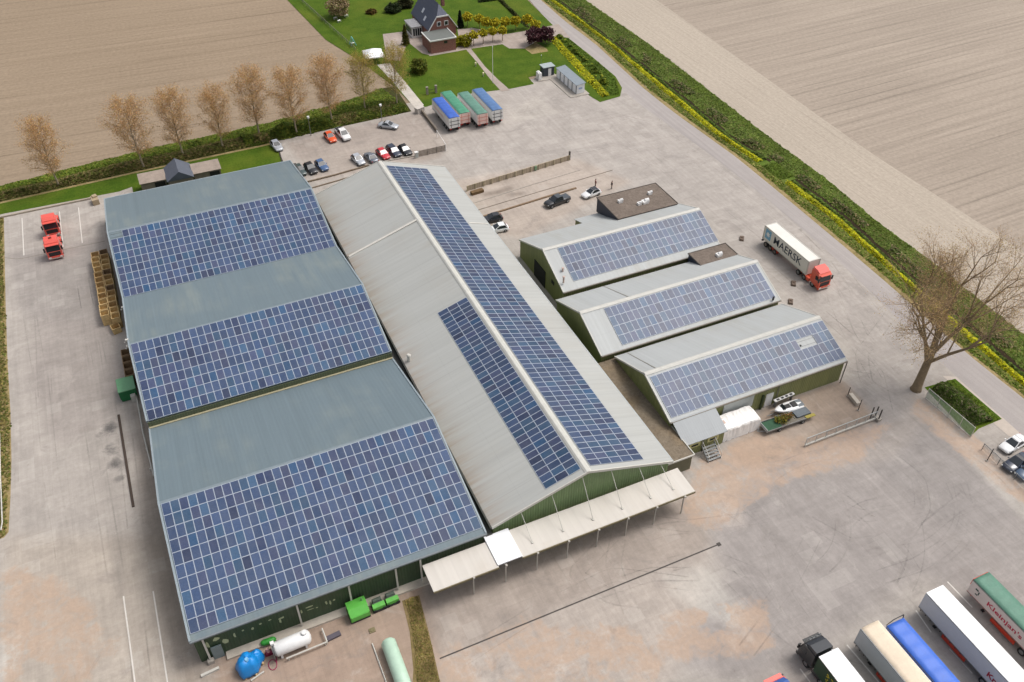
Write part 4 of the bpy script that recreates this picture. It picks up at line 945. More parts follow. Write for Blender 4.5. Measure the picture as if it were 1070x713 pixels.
def branch_tree(H, crown0, crownR, seed, nleaf, leafsize, leafcol, leafalt, altp, twig_mat, trunk_r=0.28, levels=4, spread=0.55, fork=None, narrow=1.0, nprim=26, twigs=True):
    """trunk + limbs + twigs mesh and a crown of small leaves round the twig tips"""
    r = random.Random(seed); wood = MB(); tw = MB(); tips = []
    def axis(u, ang, rot):
        a = u.orthogonal().normalized(); a = Matrix.Rotation(rot, 3, u) @ a
        return (Matrix.Rotation(ang, 3, a) @ u).normalized()
    def grow(p, u, ln, rad, lev):
        seg = 3; q = p; uu = u
        for k in range(seg):
            uu = (uu+Vector((r.uniform(-1, 1), r.uniform(-1, 1), r.uniform(-0.2, 0.6)))*0.13).normalized()
            nq = q+uu*(ln/seg); r0 = rad*(1-0.6*k/seg); r1 = rad*(1-0.6*(k+1)/seg)
            (wood if rad > 0.045 else tw).cyl(q, nq, max(r0, 0.010), max(r1, 0.008), 5 if rad > 0.08 else 3, 0, False)
            q = nq
            if lev < levels:
                for _ in range(2 if k > 0 else 1):
                    grow(q, axis(uu, r.uniform(0.35, 0.35+spread), r.uniform(0, 2*PI)), ln*r.uniform(0.45, 0.68), rad*0.45, lev+1)
            if lev >= levels-1: tips.append(q.copy())
        tips.append(q)
    if fork is None:
        q = Vector((0, 0, -0.1)); n = 9; P = [q]
        for k in range(n):
            q = q+Vector((r.uniform(-.10, .10), r.uniform(-.10, .10), H*0.93/n)); P.append(q)
        for k in range(n):
            wood.cyl(P[k], P[k+1], trunk_r*(1-k/n*0.92), trunk_r*(1-(k+1)/n*0.92), 8, 0, False)
        for k in range(nprim):
            t = (crown0+(1-crown0)*((k+0.5)/nprim))*n*0.985; i = min(int(t), n-1); p = P[i].lerp(P[i+1], t-i)
            hh = p.z/H; hh = (hh-crown0)/(1-crown0); ln = crownR*(math.sin(min(1, max(0.05, hh*0.85+0.16))*PI)**0.7)*r.uniform(0.8, 1.12)
            el = r.uniform(0.5, 1.0); az = k*2.4+r.uniform(-.3, .3)
            u = Vector((math.cos(az)*math.cos(el), math.sin(az)*math.cos(el), math.sin(el)))
            grow(p, u, ln*0.82, trunk_r*0.28*(1.15-hh*0.7), 2)
    else:
        wood.loft([[Vector((math.cos(a)*R, math.sin(a)*R, z)) for a in [2*PI*i/10 for i in range(10)]] for z, R in ((-0.2, trunk_r*1.5), (0.5, trunk_r*1.15), (2, trunk_r), (fork*0.7, trunk_r*0.88), (fork, trunk_r*0.8))])
        for k, (dx, dy, dz, ln) in enumerate(((0.35, 0.1, 1, 1.0), (-0.45, 0.25, 0.9, 0.86), (0.6, -0.2, 0.9, 0.95), (0.1, -0.6, 0.9, 0.85), (0.15, 0.6, 0.95, 0.95), (-0.6, -0.35, 0.8, 0.8), (0.55, 0.45, 0.95, 0.8))):
            z0 = fork*(1.0 if k < 3 else r.uniform(0.72, 0.98))
            u = Vector((dx, dy, dz)).normalized(); grow(Vector((0, 0, z0-0.3)), u, H*0.40*ln, trunk_r*0.5, 1)
    tips = np.array([tuple(q) for q in tips])
    k = RNG.integers(0, len(tips), nleaf); P = tips[k]+RNG.normal(scale=0.22+0.012*H, size=(nleaf, 3))
    return wood, tw, leaves(P, leafsize, vary(leafcol, nleaf, 0.28, leafalt, altp), 0.3)
def make_tree(name, label, cat, loc, group=None, bark=BARK, twigm=BARK, **k):
    wood, tw, lf = branch_tree(twig_mat=None, **k)
    t = thing(name, label, cat, loc, 0, group)
    wood.build('trunk', bark, t)
    if tw.v: tw.build('branches', twigm, t)
    raw_mesh('crown', lf[0], lf[1], LEAF, lf[2], t)
    return t
TWIG = M('reddish brown twigs', S(172, 142, 110), 0.9, 0.2, 1.0)
protos = []
for i in range(4):
    protos.append(dict(H=14.0, crown0=0.20, crownR=4.6, seed=30+i, nleaf=15000, leafsize=0.062, leafcol=S(202, 160, 114), leafalt=S(188, 158, 96), altp=0.3, trunk_r=0.20, levels=3, bark=PALEBARK, twigm=TWIG, nprim=44, spread=0.3))
ROW = [((61.6, 194.6), 'leafing bronze poplar at the far left end of the row, apart from the others', .97), ((150.5, 175), 'widest bronze tree of the row, second from the left behind the small brown roofed sheds', 1.04), ((192, 163), 'bronze tree behind the slate grey middle roof of the small sheds, third from the left', 1.0),
       ((233, 155), 'smaller bronze tree fourth from the left in the row by the brown field', .93), ((271.7, 143), 'bronze tree behind the lawn corner of the warehouse, fifth from the left', 1.04), ((310.4, 139.7), 'thin bronze tree behind the silver car at the parking corner', 1.02),
       ((346.8, 128), 'bronze tree standing behind the orange car and white pickup', 1.03), ((381.8, 114.5), 'greenish bronze tree behind the car park lamp post', 0.92), ((414.8, 109.4), 'yellowish tree at the right end of the row beside the white path', 0.95)]
built = {}
for i, ((px, py), lab, sc) in enumerate(ROW):
    k = i % 4; g = at(px, py)
    if i >= 7: k = 4+i
    if k not in built:
        d = dict(protos[i % 4])
        if i >= 7: d.update(leafcol=S(184, 158, 86), leafalt=S(158, 156, 70), altp=0.35, seed=60+i)
        t = make_tree('poplar', lab, 'tree', (g.x, g.y, 0), 'row of leafing trees by the brown field', **d); built[k] = t
    else:
        t = dup(built[k], (g.x, g.y, 0), 1.3*i, lab)
    t.scale = (sc, sc, sc)
g = at(957, 407)
t = make_tree('big_tree', 'large bare spreading tree with a thick trunk and orange brown buds beside the road', 'tree', (g.x, g.y, 0), H=27, crown0=0.3, crownR=8, seed=11, nleaf=30000, leafsize=0.05, leafcol=S(192, 160, 116), leafalt=S(180, 160, 100), altp=0.3, trunk_r=0.62, levels=5, spread=0.5, fork=6.5, twigm=M('grey brown twigs', S(166, 142, 114), 0.9, 0.15))
t.rotation_euler = (-0.03, 0.12, 0.3)
def ball_tree(name, label, px, py, h, R, col, alt, n=900, group=None, stem=True, squash=0.8, size=0.2, cat='tree'):
    g = at(px, py); t = thing(name, label, cat, (g.x, g.y, 0), 0, group)
    if stem:
        mb = MB(); mb.cyl((0, 0, -0.05), (0, 0, h-R*0.3), 0.10, 0.07, 7)
        for a in range(5): mb.cyl((0, 0, h-R*0.7), (math.cos(a*1.26)*R*0.6, math.sin(a*1.26)*R*0.6, h+R*0.1), 0.04, 0.02, 4)
        mb.build('trunk', BARK, t)
    u = RNG.normal(size=(n, 3)); u /= np.linalg.norm(u, axis=1)[:, None]; r = R*RNG.uniform(0.35, 1.0, n)**0.5
    lump = 1+0.22*np.sin(u[:, 0]*5+px)*np.sin(u[:, 1]*4+py)+0.15*np.sin(u[:, 2]*7)
    P = u*(r*lump)[:, None]; P[:, 2] = P[:, 2]*squash+h; P[:, 2] = np.maximum(P[:, 2], 0.1)
    lf = leaves(P, size, vary(col, n, 0.3, alt, 0.3), 0.3)
    raw_mesh('crown' if stem else 'foliage', lf[0], lf[1], LEAF, lf[2], t); return t
LIME = S(206, 190, 44); LIMEA = S(168, 164, 44)
places = 'first second third fourth fifth sixth seventh eighth'.split()
for i, (px, py) in enumerate(((488.5, 28), (501, 30), (508, 33), (517, 34), (528, 33), (539, 32), (551, 30), (559, 36))):
    ball_tree('pollard_tree', f'{places[i]} yellow green ball tree from the house in the upper row above the driveway', px, py, 2.7, 1.35, LIME, LIMEA, 600, 'ball trees in the row above the driveway')
for i, (px, py) in enumerate(((495, 48), (505, 46), (515, 44), (525, 43))):
    ball_tree('pollard_tree', f'{places[i]} yellow green ball tree from the house in the lower row below the driveway', px, py, 2.9, 1.15, LIME, LIMEA, 500, 'ball trees in the row below the driveway')
ball_tree('bush', 'round yellow green bush against the red brick annex wall, the left one', 474, 48, 1.3, 1.9, S(150, 146, 36), LIMEA, 1000, None, False, 0.8, 0.22, 'bush')
ball_tree('bush', 'round yellow green bush at the right corner of the brick annex', 486, 47.5, 1.3, 1.9, S(156, 150, 36), LIMEA, 1000, None, False, 0.8, 0.22, 'bush')
ball_tree('plum_tree', 'dark maroon leaved tree on the sandy patch beside the driveway entrance, left half', 558, 47, 2.7, 2.3, S(96, 58, 64), S(74, 44, 52), 1500)
ball_tree('plum_tree', 'dark maroon leaved tree nearest the road beside the driveway entrance', 570, 46, 2.7, 2.2, S(90, 54, 60), S(70, 42, 50), 1400)
sheet('planting_bed', pts((548, 51), (560, 45), (571, 51), (573, 54), (556, 57)), DRYV, 0.056)
ball_tree('blossom_tree', 'pinkish brown blossoming tree on the lawn near the top edge', 355, 18, 3.2, 3.1, S(178, 156, 124), S(140, 130, 80), 2200)
ball_tree('bush', 'dark rounded evergreen bush on the lawn left of the house', 411, 12, 0.8, 2.3, S(52, 66, 34), S(40, 52, 26), 1300, None, False, 0.6, 0.24, 'bush')
ball_tree('bush', 'dark brown green bush behind the rounded evergreen at the top edge', 423, 7.5, 0.9, 2.2, S(62, 62, 34), S(44, 50, 26), 1200, None, False, 0.65, 0.24, 'bush')
ball_tree('bush', 'low reddish brown shrub on the lawn between blossom tree and house', 388, 14, 0.4, 1.5, S(108, 84, 44), S(80, 84, 34), 700, None, False, 0.45, 0.2, 'bush')
ball_tree('bush', 'yellow brown bush beside the white path below the brick annex', 438, 76, 1.6, 2.2, S(112, 116, 42), S(70, 88, 28), 1200, None, False, 0.9, 0.2, 'bush')
def cone_tree(label, px, py, h, R, col, alt, n=1100):
    g = at(px, py); t = thing('conifer', label, 'tree', (g.x, g.y, 0))
    mb = MB(); mb.cyl((0, 0, -0.05), (0, 0, h*0.9), 0.12, 0.03, 6); mb.build('trunk', BARK, t)
    z = RNG.uniform(0.03, 1, n); a = RNG.uniform(0, 2*PI, n); r = R*(1-z)**0.8*RNG.uniform(0.4, 1, n)*(1+0.2*np.sin(a*3+z*9))
    lf = leaves(np.c_[r*np.cos(a), r*np.sin(a), z*h], 0.2, vary(col, n, 0.3, alt, 0.3)); raw_mesh('crown', lf[0], lf[1], LEAF, lf[2], t)
cone_tree('narrow dark conifer at the right rear corner of the brick house', 481, 29, 4.6, 1.0, S(38, 54, 30), S(28, 40, 24))
cone_tree('thin olive conifer in front of the glazed porch of the house', 424, 47, 5.2, 1.1, S(86, 86, 36), S(112, 104, 44))
HGA = pts((440, 0), (470, -3), (520, -10)); 
hA = [tuple(at(*q)[:2]) for q in ((492, 8), (520, 3), (512, -6), (545, 28))]
o = joined('hedge', [scatter_band([at(500, 3)[:2], at(518, 1)[:2]], [at(502, -3)[:2], at(522, -5)[:2]], 2500, 0, 1, 1.6, 0.26, S(46, 62, 26), S(62, 76, 30), 0.3, seed=51)])
tag(o, 'dark clipped hedge at the top edge right of the house', 'hedge')
o = joined('hedge', [scatter_band([at(520, 0)[:2], at(549, 28)[:2]], [at(523, -1)[:2], at(553, 29)[:2]], 2600, 0, 1, 0.9, 0.22, S(62, 78, 30), S(96, 92, 50), 0.3, seed=52)])
tag(o, 'low thin hedge dividing the lawn near the road at the top', 'hedge')

# ================================================================== VEHICLES
def wheel(t, x, y, r, w, hub=None, dual=False):
    mb = MB(); mb.cyl((x, y-w/2, r), (x, y+w/2, r), r, r, 18)
    wh_ = mb.build('wheel', RUBBER, t)
    sgn = 1 if y > 0 else -1
    mb = MB(); mb.cyl((x, y+sgn*(w/2+0.005), r), (x, y+sgn*(w/2+0.03), r), r*0.60, r*0.52, 14)
    mb.cyl((x, y+sgn*(w/2+0.03), r), (x, y+sgn*(w/2+0.05), r), r*0.2, r*0.16, 8)
    mb.build('rim', hub or STEEL, wh_)
def ring(x, zb, zt, hw, top=0.82, k=0.10):
    """rounded body section at x"""
    zm = zb+(zt-zb)*0.55
    return [Vector((x, y, z)) for y, z in ((-hw*0.90, zb), (-hw, zb+0.10), (-hw, zm), (-hw*0.97, zt-k), (-hw*top, zt), (0, zt+0.02), (hw*top, zt), (hw*0.97, zt-k), (hw, zm), (hw, zb+0.10), (hw*0.90, zb), (0, zb))]
def car(label, px, py, head, paint, kind='hatch', group=None, roofpaint=None, z=0.0, cat='car', name='parked_car'):
    """px,py: image point of the middle of the car on the ground; head: world heading in degrees"""
    g = at(px, py); t = thing(name, label, cat, (g.x, g.y, z), math.radians(head), group)
    Ld, W, H = dict(hatch=(4.1, 1.76, 1.48), sedan=(4.55, 1.8, 1.45), estate=(4.6, 1.8, 1.5), suv=(4.5, 1.85, 1.68), pickup=(5.4, 1.9, 1.82), van=(4.6, 1.85, 1.9))[kind]
    h = Ld/2; hw = W/2; belt = H*0.62
    st = [(-h, 0.42, 0.62, 0.82), (-h+0.06, 0.25, belt*0.92, 0.93), (-h+0.5, 0.2, belt, 1), (-0.3, 0.2, belt, 1.0), (h-1.35, 0.2, belt*0.98, 1), (h-0.5, 0.22, belt*0.84, 0.97), (h-0.12, 0.26, belt*0.72, 0.86), (h, 0.36, 0.58, 0.72)]
    if kind == 'pickup': st = [(-h, 0.5, 0.95, 0.9), (-h+0.05, 0.38, 1.08, 0.98), (-h+1.5, 0.36, 1.08, 1), (-0.3, 0.36, 1.1, 1), (h-1.5, 0.36, 1.12, 1), (h-0.5, 0.36, 1.02, 0.97), (h-0.1, 0.38, 0.9, 0.9), (h, 0.45, 0.8, 0.8)]; belt = 1.1
    mb = MB(); mb.loft([ring(x, a, c, hw*k) for x, a, c, k in st]); body = mb.build('body', paint, t)
    # cabin
    cf, cb = h-1.25, {'hatch': -h+0.28, 'sedan': -h+0.95, 'estate': -h+0.22, 'suv': -h+0.3, 'pickup': -h+1.75, 'van': -h+0.15}[kind]
    rf, rb = cf-0.95, cb+{'hatch': 0.5, 'sedan': 0.75, 'estate': 0.35, 'suv': 0.35, 'pickup': 0.22, 'van': 0.1}[kind]
    if kind == 'van': rf = cf-0.6
    yb, yt = hw*0.94, hw*0.72
    A = [(cf, -yb), (cf, yb), (cb, yb), (cb, -yb)]; B = [(rf, -yt), (rf, yt), (rb, yt), (rb, -yt)]
    b = [Vector((x, y, belt-0.03)) for x, y in A]; tp = [Vector((x, y, H-0.05)) for x, y in B]
    mb = MB()
    for i in range(4):
        j = (i+1) % 4; mb.poly([b[i], b[j], tp[j], tp[i]])
    mb.build('cabin', paint, t)
    mb = MB(); mb.loft([[Vector((x*1.0, y, H-0.06)) for x, y in B], [Vector((x-0.04*(1 if x > 0 else -1), y*0.93, H)) for x, y in B]], smooth=False); mb.build('roof', roofpaint or paint, t)
    nm = ['windscreen', 'side_window', 'rear_window', 'side_window']
    for i in range(4):
        j = (i+1) % 4
        if kind == 'van' and i in (1, 3) and False: continue
        c = (b[i]+b[j]+tp[i]+tp[j])/4; nrm = (b[j]-b[i]).cross(tp[i]-b[i]).normalized()
        if nrm.dot(c-Vector((c.x*0.3, 0, 1.0))) < 0: nrm = -nrm
        q = [c+(v-c)*0.87+nrm*0.015 for v in (b[i], b[j], tp[j], tp[i])]
        mb = MB(); mb.poly(q); mb.build(nm[i], GLASS, t)
    if kind == 'pickup':
        mb = MB(); mb.box((-h+0.85, 0, 1.085), (1.5, 1.55, 0.03)); mb.build('load_bed', BLACK if roofpaint is None else roofpaint, t)
    wr = 0.32 if kind != 'pickup' else 0.39
    for x in (-h+0.82, h-0.85):
        for y in (-hw+0.08, hw-0.08): wheel(t, x, y, wr, 0.22)
    for y in (-1, 1):
        mb = MB(); mb.box((h-0.13, y*hw*0.66, st[-2][2]-0.10), (0.16, 0.34, 0.13)); mb.build('headlight', LAMP, t)
        mb = MB(); mb.box((-h+0.06, y*hw*0.76, belt*0.82), (0.1, 0.24, 0.17)); mb.build('tail_light', RED, t)
        mb = MB(); mb.box((cf-0.35, y*(hw+0.08), belt+0.06), (0.14, 0.18, 0.13)); mb.build('mirror', paint, t)
    return t
SIL = coil('silver car paint', S(196, 200, 206), 0.3, 0.3); CARW = coil('white car paint', (0.75, 0.75, 0.75)); ORG = coil('orange car paint', S(236, 92, 40)); CRED = coil('red car paint', S(206, 40, 56))
NAVYP = coil('dark blue car paint', S(44, 54, 74)); BLKP = coil('black car paint', S(32, 33, 38)); BLUP = coil('blue car paint', S(66, 98, 142)); GRYP = coil('grey car paint', S(120, 126, 136), 0.3, 0.3); TEAL = coil('dark green car paint', S(60, 78, 78))
CG = 'cars in the car park behind the hall'
car('silver car in the far left corner of the car park by the lawn', 289.5, 155, -82, SIL, 'hatch', CG)
car('orange car parked beside the white pickup', 345.5, 146, -83, ORG, 'hatch', CG)
car('white double cab pickup with a dark load bed beside the orange car', 358.5, 143, -83, CARW, 'pickup', CG)
car('silver white saloon alone under the car park lamp post', 406, 133.5, -40, SIL, 'sedan', CG)
car('silver hatchback at the left end of the group of five cars', 374.5, 169.5, -80, SIL, 'hatch', CG)
car('grey saloon between the silver hatchback and the red car', 388, 167, 97, GRYP, 'sedan', CG)
car('bright red car in the group of five', 400.5, 163.5, -80, CRED, 'hatch', CG)
car('dark navy estate car right of the red car', 411.5, 160.5, -80, NAVYP, 'estate', CG)
car('black car at the right end of the group of five', 423.5, 159.5, -80, BLKP, 'hatch', CG)
car('black car with a pale front beside the blue car behind the warehouse corner', 325, 178.5, -80, BLKP, 'hatch', CG)
car('blue car right of the black car behind the warehouse corner', 336.5, 175.5, -80, BLUP, 'hatch', CG)
car('dark green car half hidden by the warehouse roof corner', 313.5, 180.5, -80, TEAL, 'hatch', CG)
YG = 'cars standing in the yard by the hall and sheds'
car('black pickup with a grey cab roof on the yard behind the rear shed', 582, 213, 190, BLKP, 'pickup', YG, M('dark grey bed cover', S(76, 82, 88), 0.4))
car('white hatchback with a black roof beside two standing people', 617.5, 204.5, 190, CARW, 'hatch', YG, BLKP)
car('black car close to the hall wall beside a white one', 514, 231, 175, BLKP, 'hatch', YG)
car('white car with a dark rear window close to the hall wall', 520, 241.5, 175, CARW, 'hatch', YG)
RG = 'cars at the right edge behind the wire fence'
car('white saloon behind the wire fence at the right edge', 1057.5, 466.5, 186, CARW, 'sedan', RG)
car('dark car with pale bonnet just behind the wire fence', 1061, 486, 186, NAVYP, 'sedan', RG, BLKP)
car('dark blue car behind the fence cut by the right edge', 1073, 495, 186, coil('steel blue car paint', S(70, 92, 118)), 'hatch', RG)

TRED = coil('red lorry paint', S(240, 96, 82), 0.35); TRED2 = coil('orange red lorry paint', S(228, 92, 64), 0.35)
def tractor_parts(t, paint, roofc=None, flat=None, x0=0.0, axles=(1.5, -2.3), high=3.75, rear=True, screen_dark=False):
    """cab-over lorry cab and chassis, front towards +x, cab front at x0+3"""
    f = x0+3.0; rc = f-2.25; hw = 1.24
    mb = MB()
    prof = [(rc, 0.95), (f-0.25, 0.55), (f-0.02, 0.62), (f, 1.75), (f-0.32, 2.95), (f-0.62, 3.18), (rc+0.1, 3.22), (rc, 3.1)]
    mb.prism(prof, 1, -hw, hw); cab = mb.build('cab', paint, t)
    mb = MB(); 
    rings = [[Vector((f-0.55, y, z)) for y, z in ((-1.1, 3.16), (1.1, 3.16), (1.05, 3.24), (-1.05, 3.24))],
             [Vector((f-1.1, y, z)) for y, z in ((-1.16, 3.16), (1.16, 3.16), (1.08, high-0.12), (-1.08, high-0.12))],
             [Vector((rc+0.05, y, z)) for y, z in ((-1.18, 3.16), (1.18, 3.16), (1.1, high), (-1.1, high))]]
    mb.loft(rings, smooth=False); mb.build('air_deflector', roofc or paint, t)
    if flat is not None:
        mb = MB(); mb.box((f-1.55, 0, high+0.0), (0.42, 0.5, 0.10)); mb.build('roof_hatch', flat, t)
    d = Vector((f-(f-0.32), 0, 1.75-2.95)); 
    mb = MB(); mb.poly([(f+0.012, -1.12, 1.82), (f+0.012, 1.12, 1.82), (f-0.285, 1.08, 2.86), (f-0.285, -1.08, 2.86)]); mb.build('windscreen', GLASS, t)
    mb = MB(); mb.box((f-0.18, 0, 3.02), (0.5, 2.2, 0.07)); mb.build('sun_visor', paint if not screen_dark else BLACK, t)
    mb = MB(); mb.box((f+0.02, 0, 1.28), (0.05, 1.9, 0.72)); mb.build('grille', BLACK, t)
    mb = MB(); mb.box((f-0.02, 0, 0.62), (0.36, 2.46, 0.46)); mb.build('bumper', paint, t)
    mb = MB(); mb.box((f+0.17, 0, 0.5), (0.03, 2.3, 0.14)); mb.build('bumper_trim', OFFWHITE if paint is not BLKP else STEEL, t)
    for s in (-1, 1):
        mb = MB(); mb.box((f+0.13, s*0.92, 0.72), (0.08, 0.42, 0.22)); mb.build('headlight', LAMP, t)
        mb = MB(); mb.poly([(f-0.25, s*1.252, 1.85), (f-1.15, s*1.252, 1.85), (f-1.15, s*1.252, 2.7), (f-0.52, s*1.252, 2.7)]); mb.build('side_window', GLASS, t)
        mb = MB(); mb.box((f-0.05, s*1.42, 2.25), (0.16, 0.26, 0.75)); mb.box((f-0.1, s*1.3, 2.62), (0.06, 0.2, 0.06)); mb.build('mirror', BLACK, t)
    if rear:
        mb = MB()
        for s in (-0.42, 0.42): mb.box((x0-0.9, s, 0.82), (5.0, 0.2, 0.3))
        mb.box((x0-0.6, 0, 0.95), (1.6, 1.0, 0.06)); mb.build('chassis', paint, t)
        mb = MB(); mb.box((x0-2.2, 0, 1.08), (1.1, 1.0, 0.14)); mb.build('coupling', BLACK, t)
        for s in (-1, 1):
            mb = MB(); mb.box((x0-0.2, s*0.95, 0.72), (1.4, 0.5, 0.6)); mb.build('fuel_tank', paint, t)
            mb = MB()
            mb.prism([(x0-2.95, 0.75), (x0-2.8, 1.08), (x0-2.3, 1.18), (x0-1.8, 1.08), (x0-1.65, 0.75), (x0-1.8, 0.95), (x0-2.3, 1.1), (x0-2.8, 0.95)], 1, s*0.78-0.3*(s < 0)-0.0, s*0.78+0.44*(s > 0)+0.0); mb.build('mudguard', paint, t)
        for x in (x0+axles[0], x0+axles[1]):
            for s in (-1, 1): wheel(t, x, s*(1.05 if x > x0 else 0.98), 0.5, 0.34 if x > x0 else 0.5)
        mb = MB(); mb.cyl((rc-0.12, -1.0, 1.0), (rc-0.12, -1.0, 3.3), 0.09, 0.09, 8); mb.build('exhaust_stack', STEEL, t)
    return cab
for (px, py, lab) in ((50, 231, 'red lorry tractor parked behind an identical one, nearer the grass belt'), (52.5, 254.5, 'red lorry tractor parked in front, nearer the crates')):
    g = at(px, py, 3.7); t = thing('lorry_tractor', lab, 'lorry', (g.x, g.y+3.3, 0), math.radians(-90), 'two red lorry tractors on the west yard')
    tractor_parts(t, TRED, None, M('dark roof hatch', S(130, 40, 34), 0.4) if py > 240 else None)
def running_gear(t, xs, hub=None, tank=None, guard=None, L0=-6.8, L1=6.8, z=1.1):
    mb = MB()
    for s in (-0.5, 0.5): mb.box(((L0+L1)/2, s, z-0.17), (L1-L0-0.3, 0.14, 0.3))
    for x in np.linspace(L0+0.6, L1-0.6, 7): mb.box((x, 0, z-0.12), (0.12, 2.3, 0.14))
    mb.build('chassis', BLACK if tank is None else tank, t)
    for x in xs:
        for s in (-1, 1): wheel(t, x, s*1.05, 0.5, 0.36, hub)
    for s in (-1, 1):
        mb = MB(); mb.box((L1-2.4, s*0.7, 0.5), (0.16, 0.16, 1.0)); mb.box((L1-2.4, s*0.7, 0.05), (0.4, 0.3, 0.1)); mb.build('landing_leg', BLACK, t)
        if guard is not None:
            mb = MB(); mb.box((L1-5.5, s*1.2, 0.72), (3.4, 0.08, 0.62)); mb.build('side_guard', guard, t)
def box_trailer(t, L, z0, z1, side, roofm, end=None, w=2.55, roofover=0.0, ribs=0, round_top=0.0):
    hw = w/2; mb = MB()
    mb.prism([(-hw, z0), (hw, z0), (hw, z1-round_top), (hw-round_top*0.7, z1), (-hw+round_top*0.7, z1), (-hw, z1-round_top)], 0, -L/2, L/2, 0, 1)
    mb.build('box_body', [side, end or side], t)
    mb = MB(); mb.box((0, 0, z1+0.02), (L-0.02, w-0.06-round_top*1.2, 0.05)); mb.build('roof', roofm, t)
    mb = MB()
    for s in (-1, 1): mb.box((0, s*(hw+0.005), z0+0.06), (L, 0.05, 0.12)); mb.box((0, s*(hw+0.004), z1-0.06-round_top), (L, 0.04, 0.1))
    mb.build('edge_rail', STEEL, t)
ORRED = M('orange red paint', S(206, 62, 36), 0.5, 0.1)
# container lorry on the east yard
gA = at(802.5, 236.3, 3.95); gB = at(842.4, 273.3, 3.95); cy = (gA.y+gB.y)/2; cx = gA.x+1.22-0.3
t = thing('container_lorry', 'red lorry carrying a long white shipping container across the east yard', 'lorry', (cx, cy-1.6, 0), math.radians(-90))
CONTW = roof_mat('container cream steel', S(238, 234, 226), 1, 0.42, S(190, 168, 140), 0.4, 0.03)[0]
mb = MB(); mb.box((-1.6, 0, 2.58), (12.19, 2.44, 2.75)); mb.build('container', CONTW, t)
mb = MB()
for x in (-1.6-6.05, -1.6+6.05):
    for y in (-1.17, 1.17): mb.box((x, y, 2.58), (0.2, 0.2, 2.85))
for y in (-1.2, 1.2):
    for z in (1.25, 3.93): mb.box((-1.6, y, z), (12.1, 0.12, 0.14))
for x in (-7.6, 4.4): mb.box((x, 0, 3.93), (0.16, 2.4, 0.14))
mb.build('container_frame', OFFWHITE, t)
NVL = M('dark navy lettering', S(44, 56, 76), 0.6)
text_obj('lettering', 'MAERSK', 2.0, NVL, t, (-4.9, -1.232, 1.98), (1, 0, 0), (0, 0, 1), 0.01, 0.012, 7.6)
mb = MB(); mb.box((-6.45, -1.232, 2.7), (1.55, 0.024, 1.9)); lg = mb.build('emblem', M('light blue emblem', S(128, 182, 212), 0.6), t)
st = []
for i in range(14):
    a = PI/2+i*PI/7; r = 0.62 if i % 2 == 0 else 0.27; st.append((-6.45+math.cos(a)*r, -1.25, 2.7+math.sin(a)*r))
mb = MB()
for i in range(14): mb.poly([(-6.45, -1.25, 2.7), st[i], st[(i+1) % 14]])
mb.build('star', WHITE, lg)
mb = MB()
for s in (-0.5, 0.5): mb.box((-1.8, s, 1.0), (12.2, 0.16, 0.26))
mb.box((-4.2, 0, 0.75), (1.5, 2.3, 0.5)); mb.build('chassis', ORRED, t)
mb = MB(); mb.box((-7.75, 0, 0.75), (0.2, 2.4, 0.3)); mb.build('rear_bumper', BLACK, t)
for x in (-6.6, -5.3, -4.0):
    for s in (-1, 1): wheel(t, x, s*1.02, 0.5, 0.4, M('dark hub', S(120, 110, 104), 0.5))
tractor_parts(t, TRED2, TRED, None, 4.9)
wheel(t, 4.2, -1.0, 0.5, 0.45); wheel(t, 4.2, 1.0, 0.5, 0.45)

# four tarpaulin tipping trailers near the garden
TG = 'tarp covered tipping trailers parked in a row'
PINK = M('pale pink red trailer end', S(240, 208, 198), 0.5, 0.1); TWH = M('white trailer side', S(242, 241, 238), 0.5, 0.08)
def tarp(t, L, z, mat, w=2.5):
    mb = MB(); n = 26; rings = []
    for i in range(n):
        x = -L/2+L*i/(n-1); s = 0.05*math.sin(i*2.1)+0.09*(i % 3 == 0); rings.append([Vector((x, y, z+dz)) for y, dz in ((-w/2, -0.10), (-w/2+0.05, 0.03), (-w/4, 0.05+s*0.7), (0, 0.08+s*0.7), (w/4, 0.05+s*0.7), (w/2-0.05, 0.03), (w/2, -0.10))])
    mb.loft(rings); mb.build('tarpaulin', mat, t)
def tarpmat(nm, c):
    return M(nm, c, 0.55, 0.22, 0.9)
TB = tarpmat('blue tarpaulin', S(58, 100, 190)); TGm = tarpmat('green tarpaulin', S(74, 146, 116)); TGG = tarpmat('grey green tarpaulin', S(96, 140, 124)); TSB = tarpmat('steel blue tarpaulin', S(84, 120, 168))
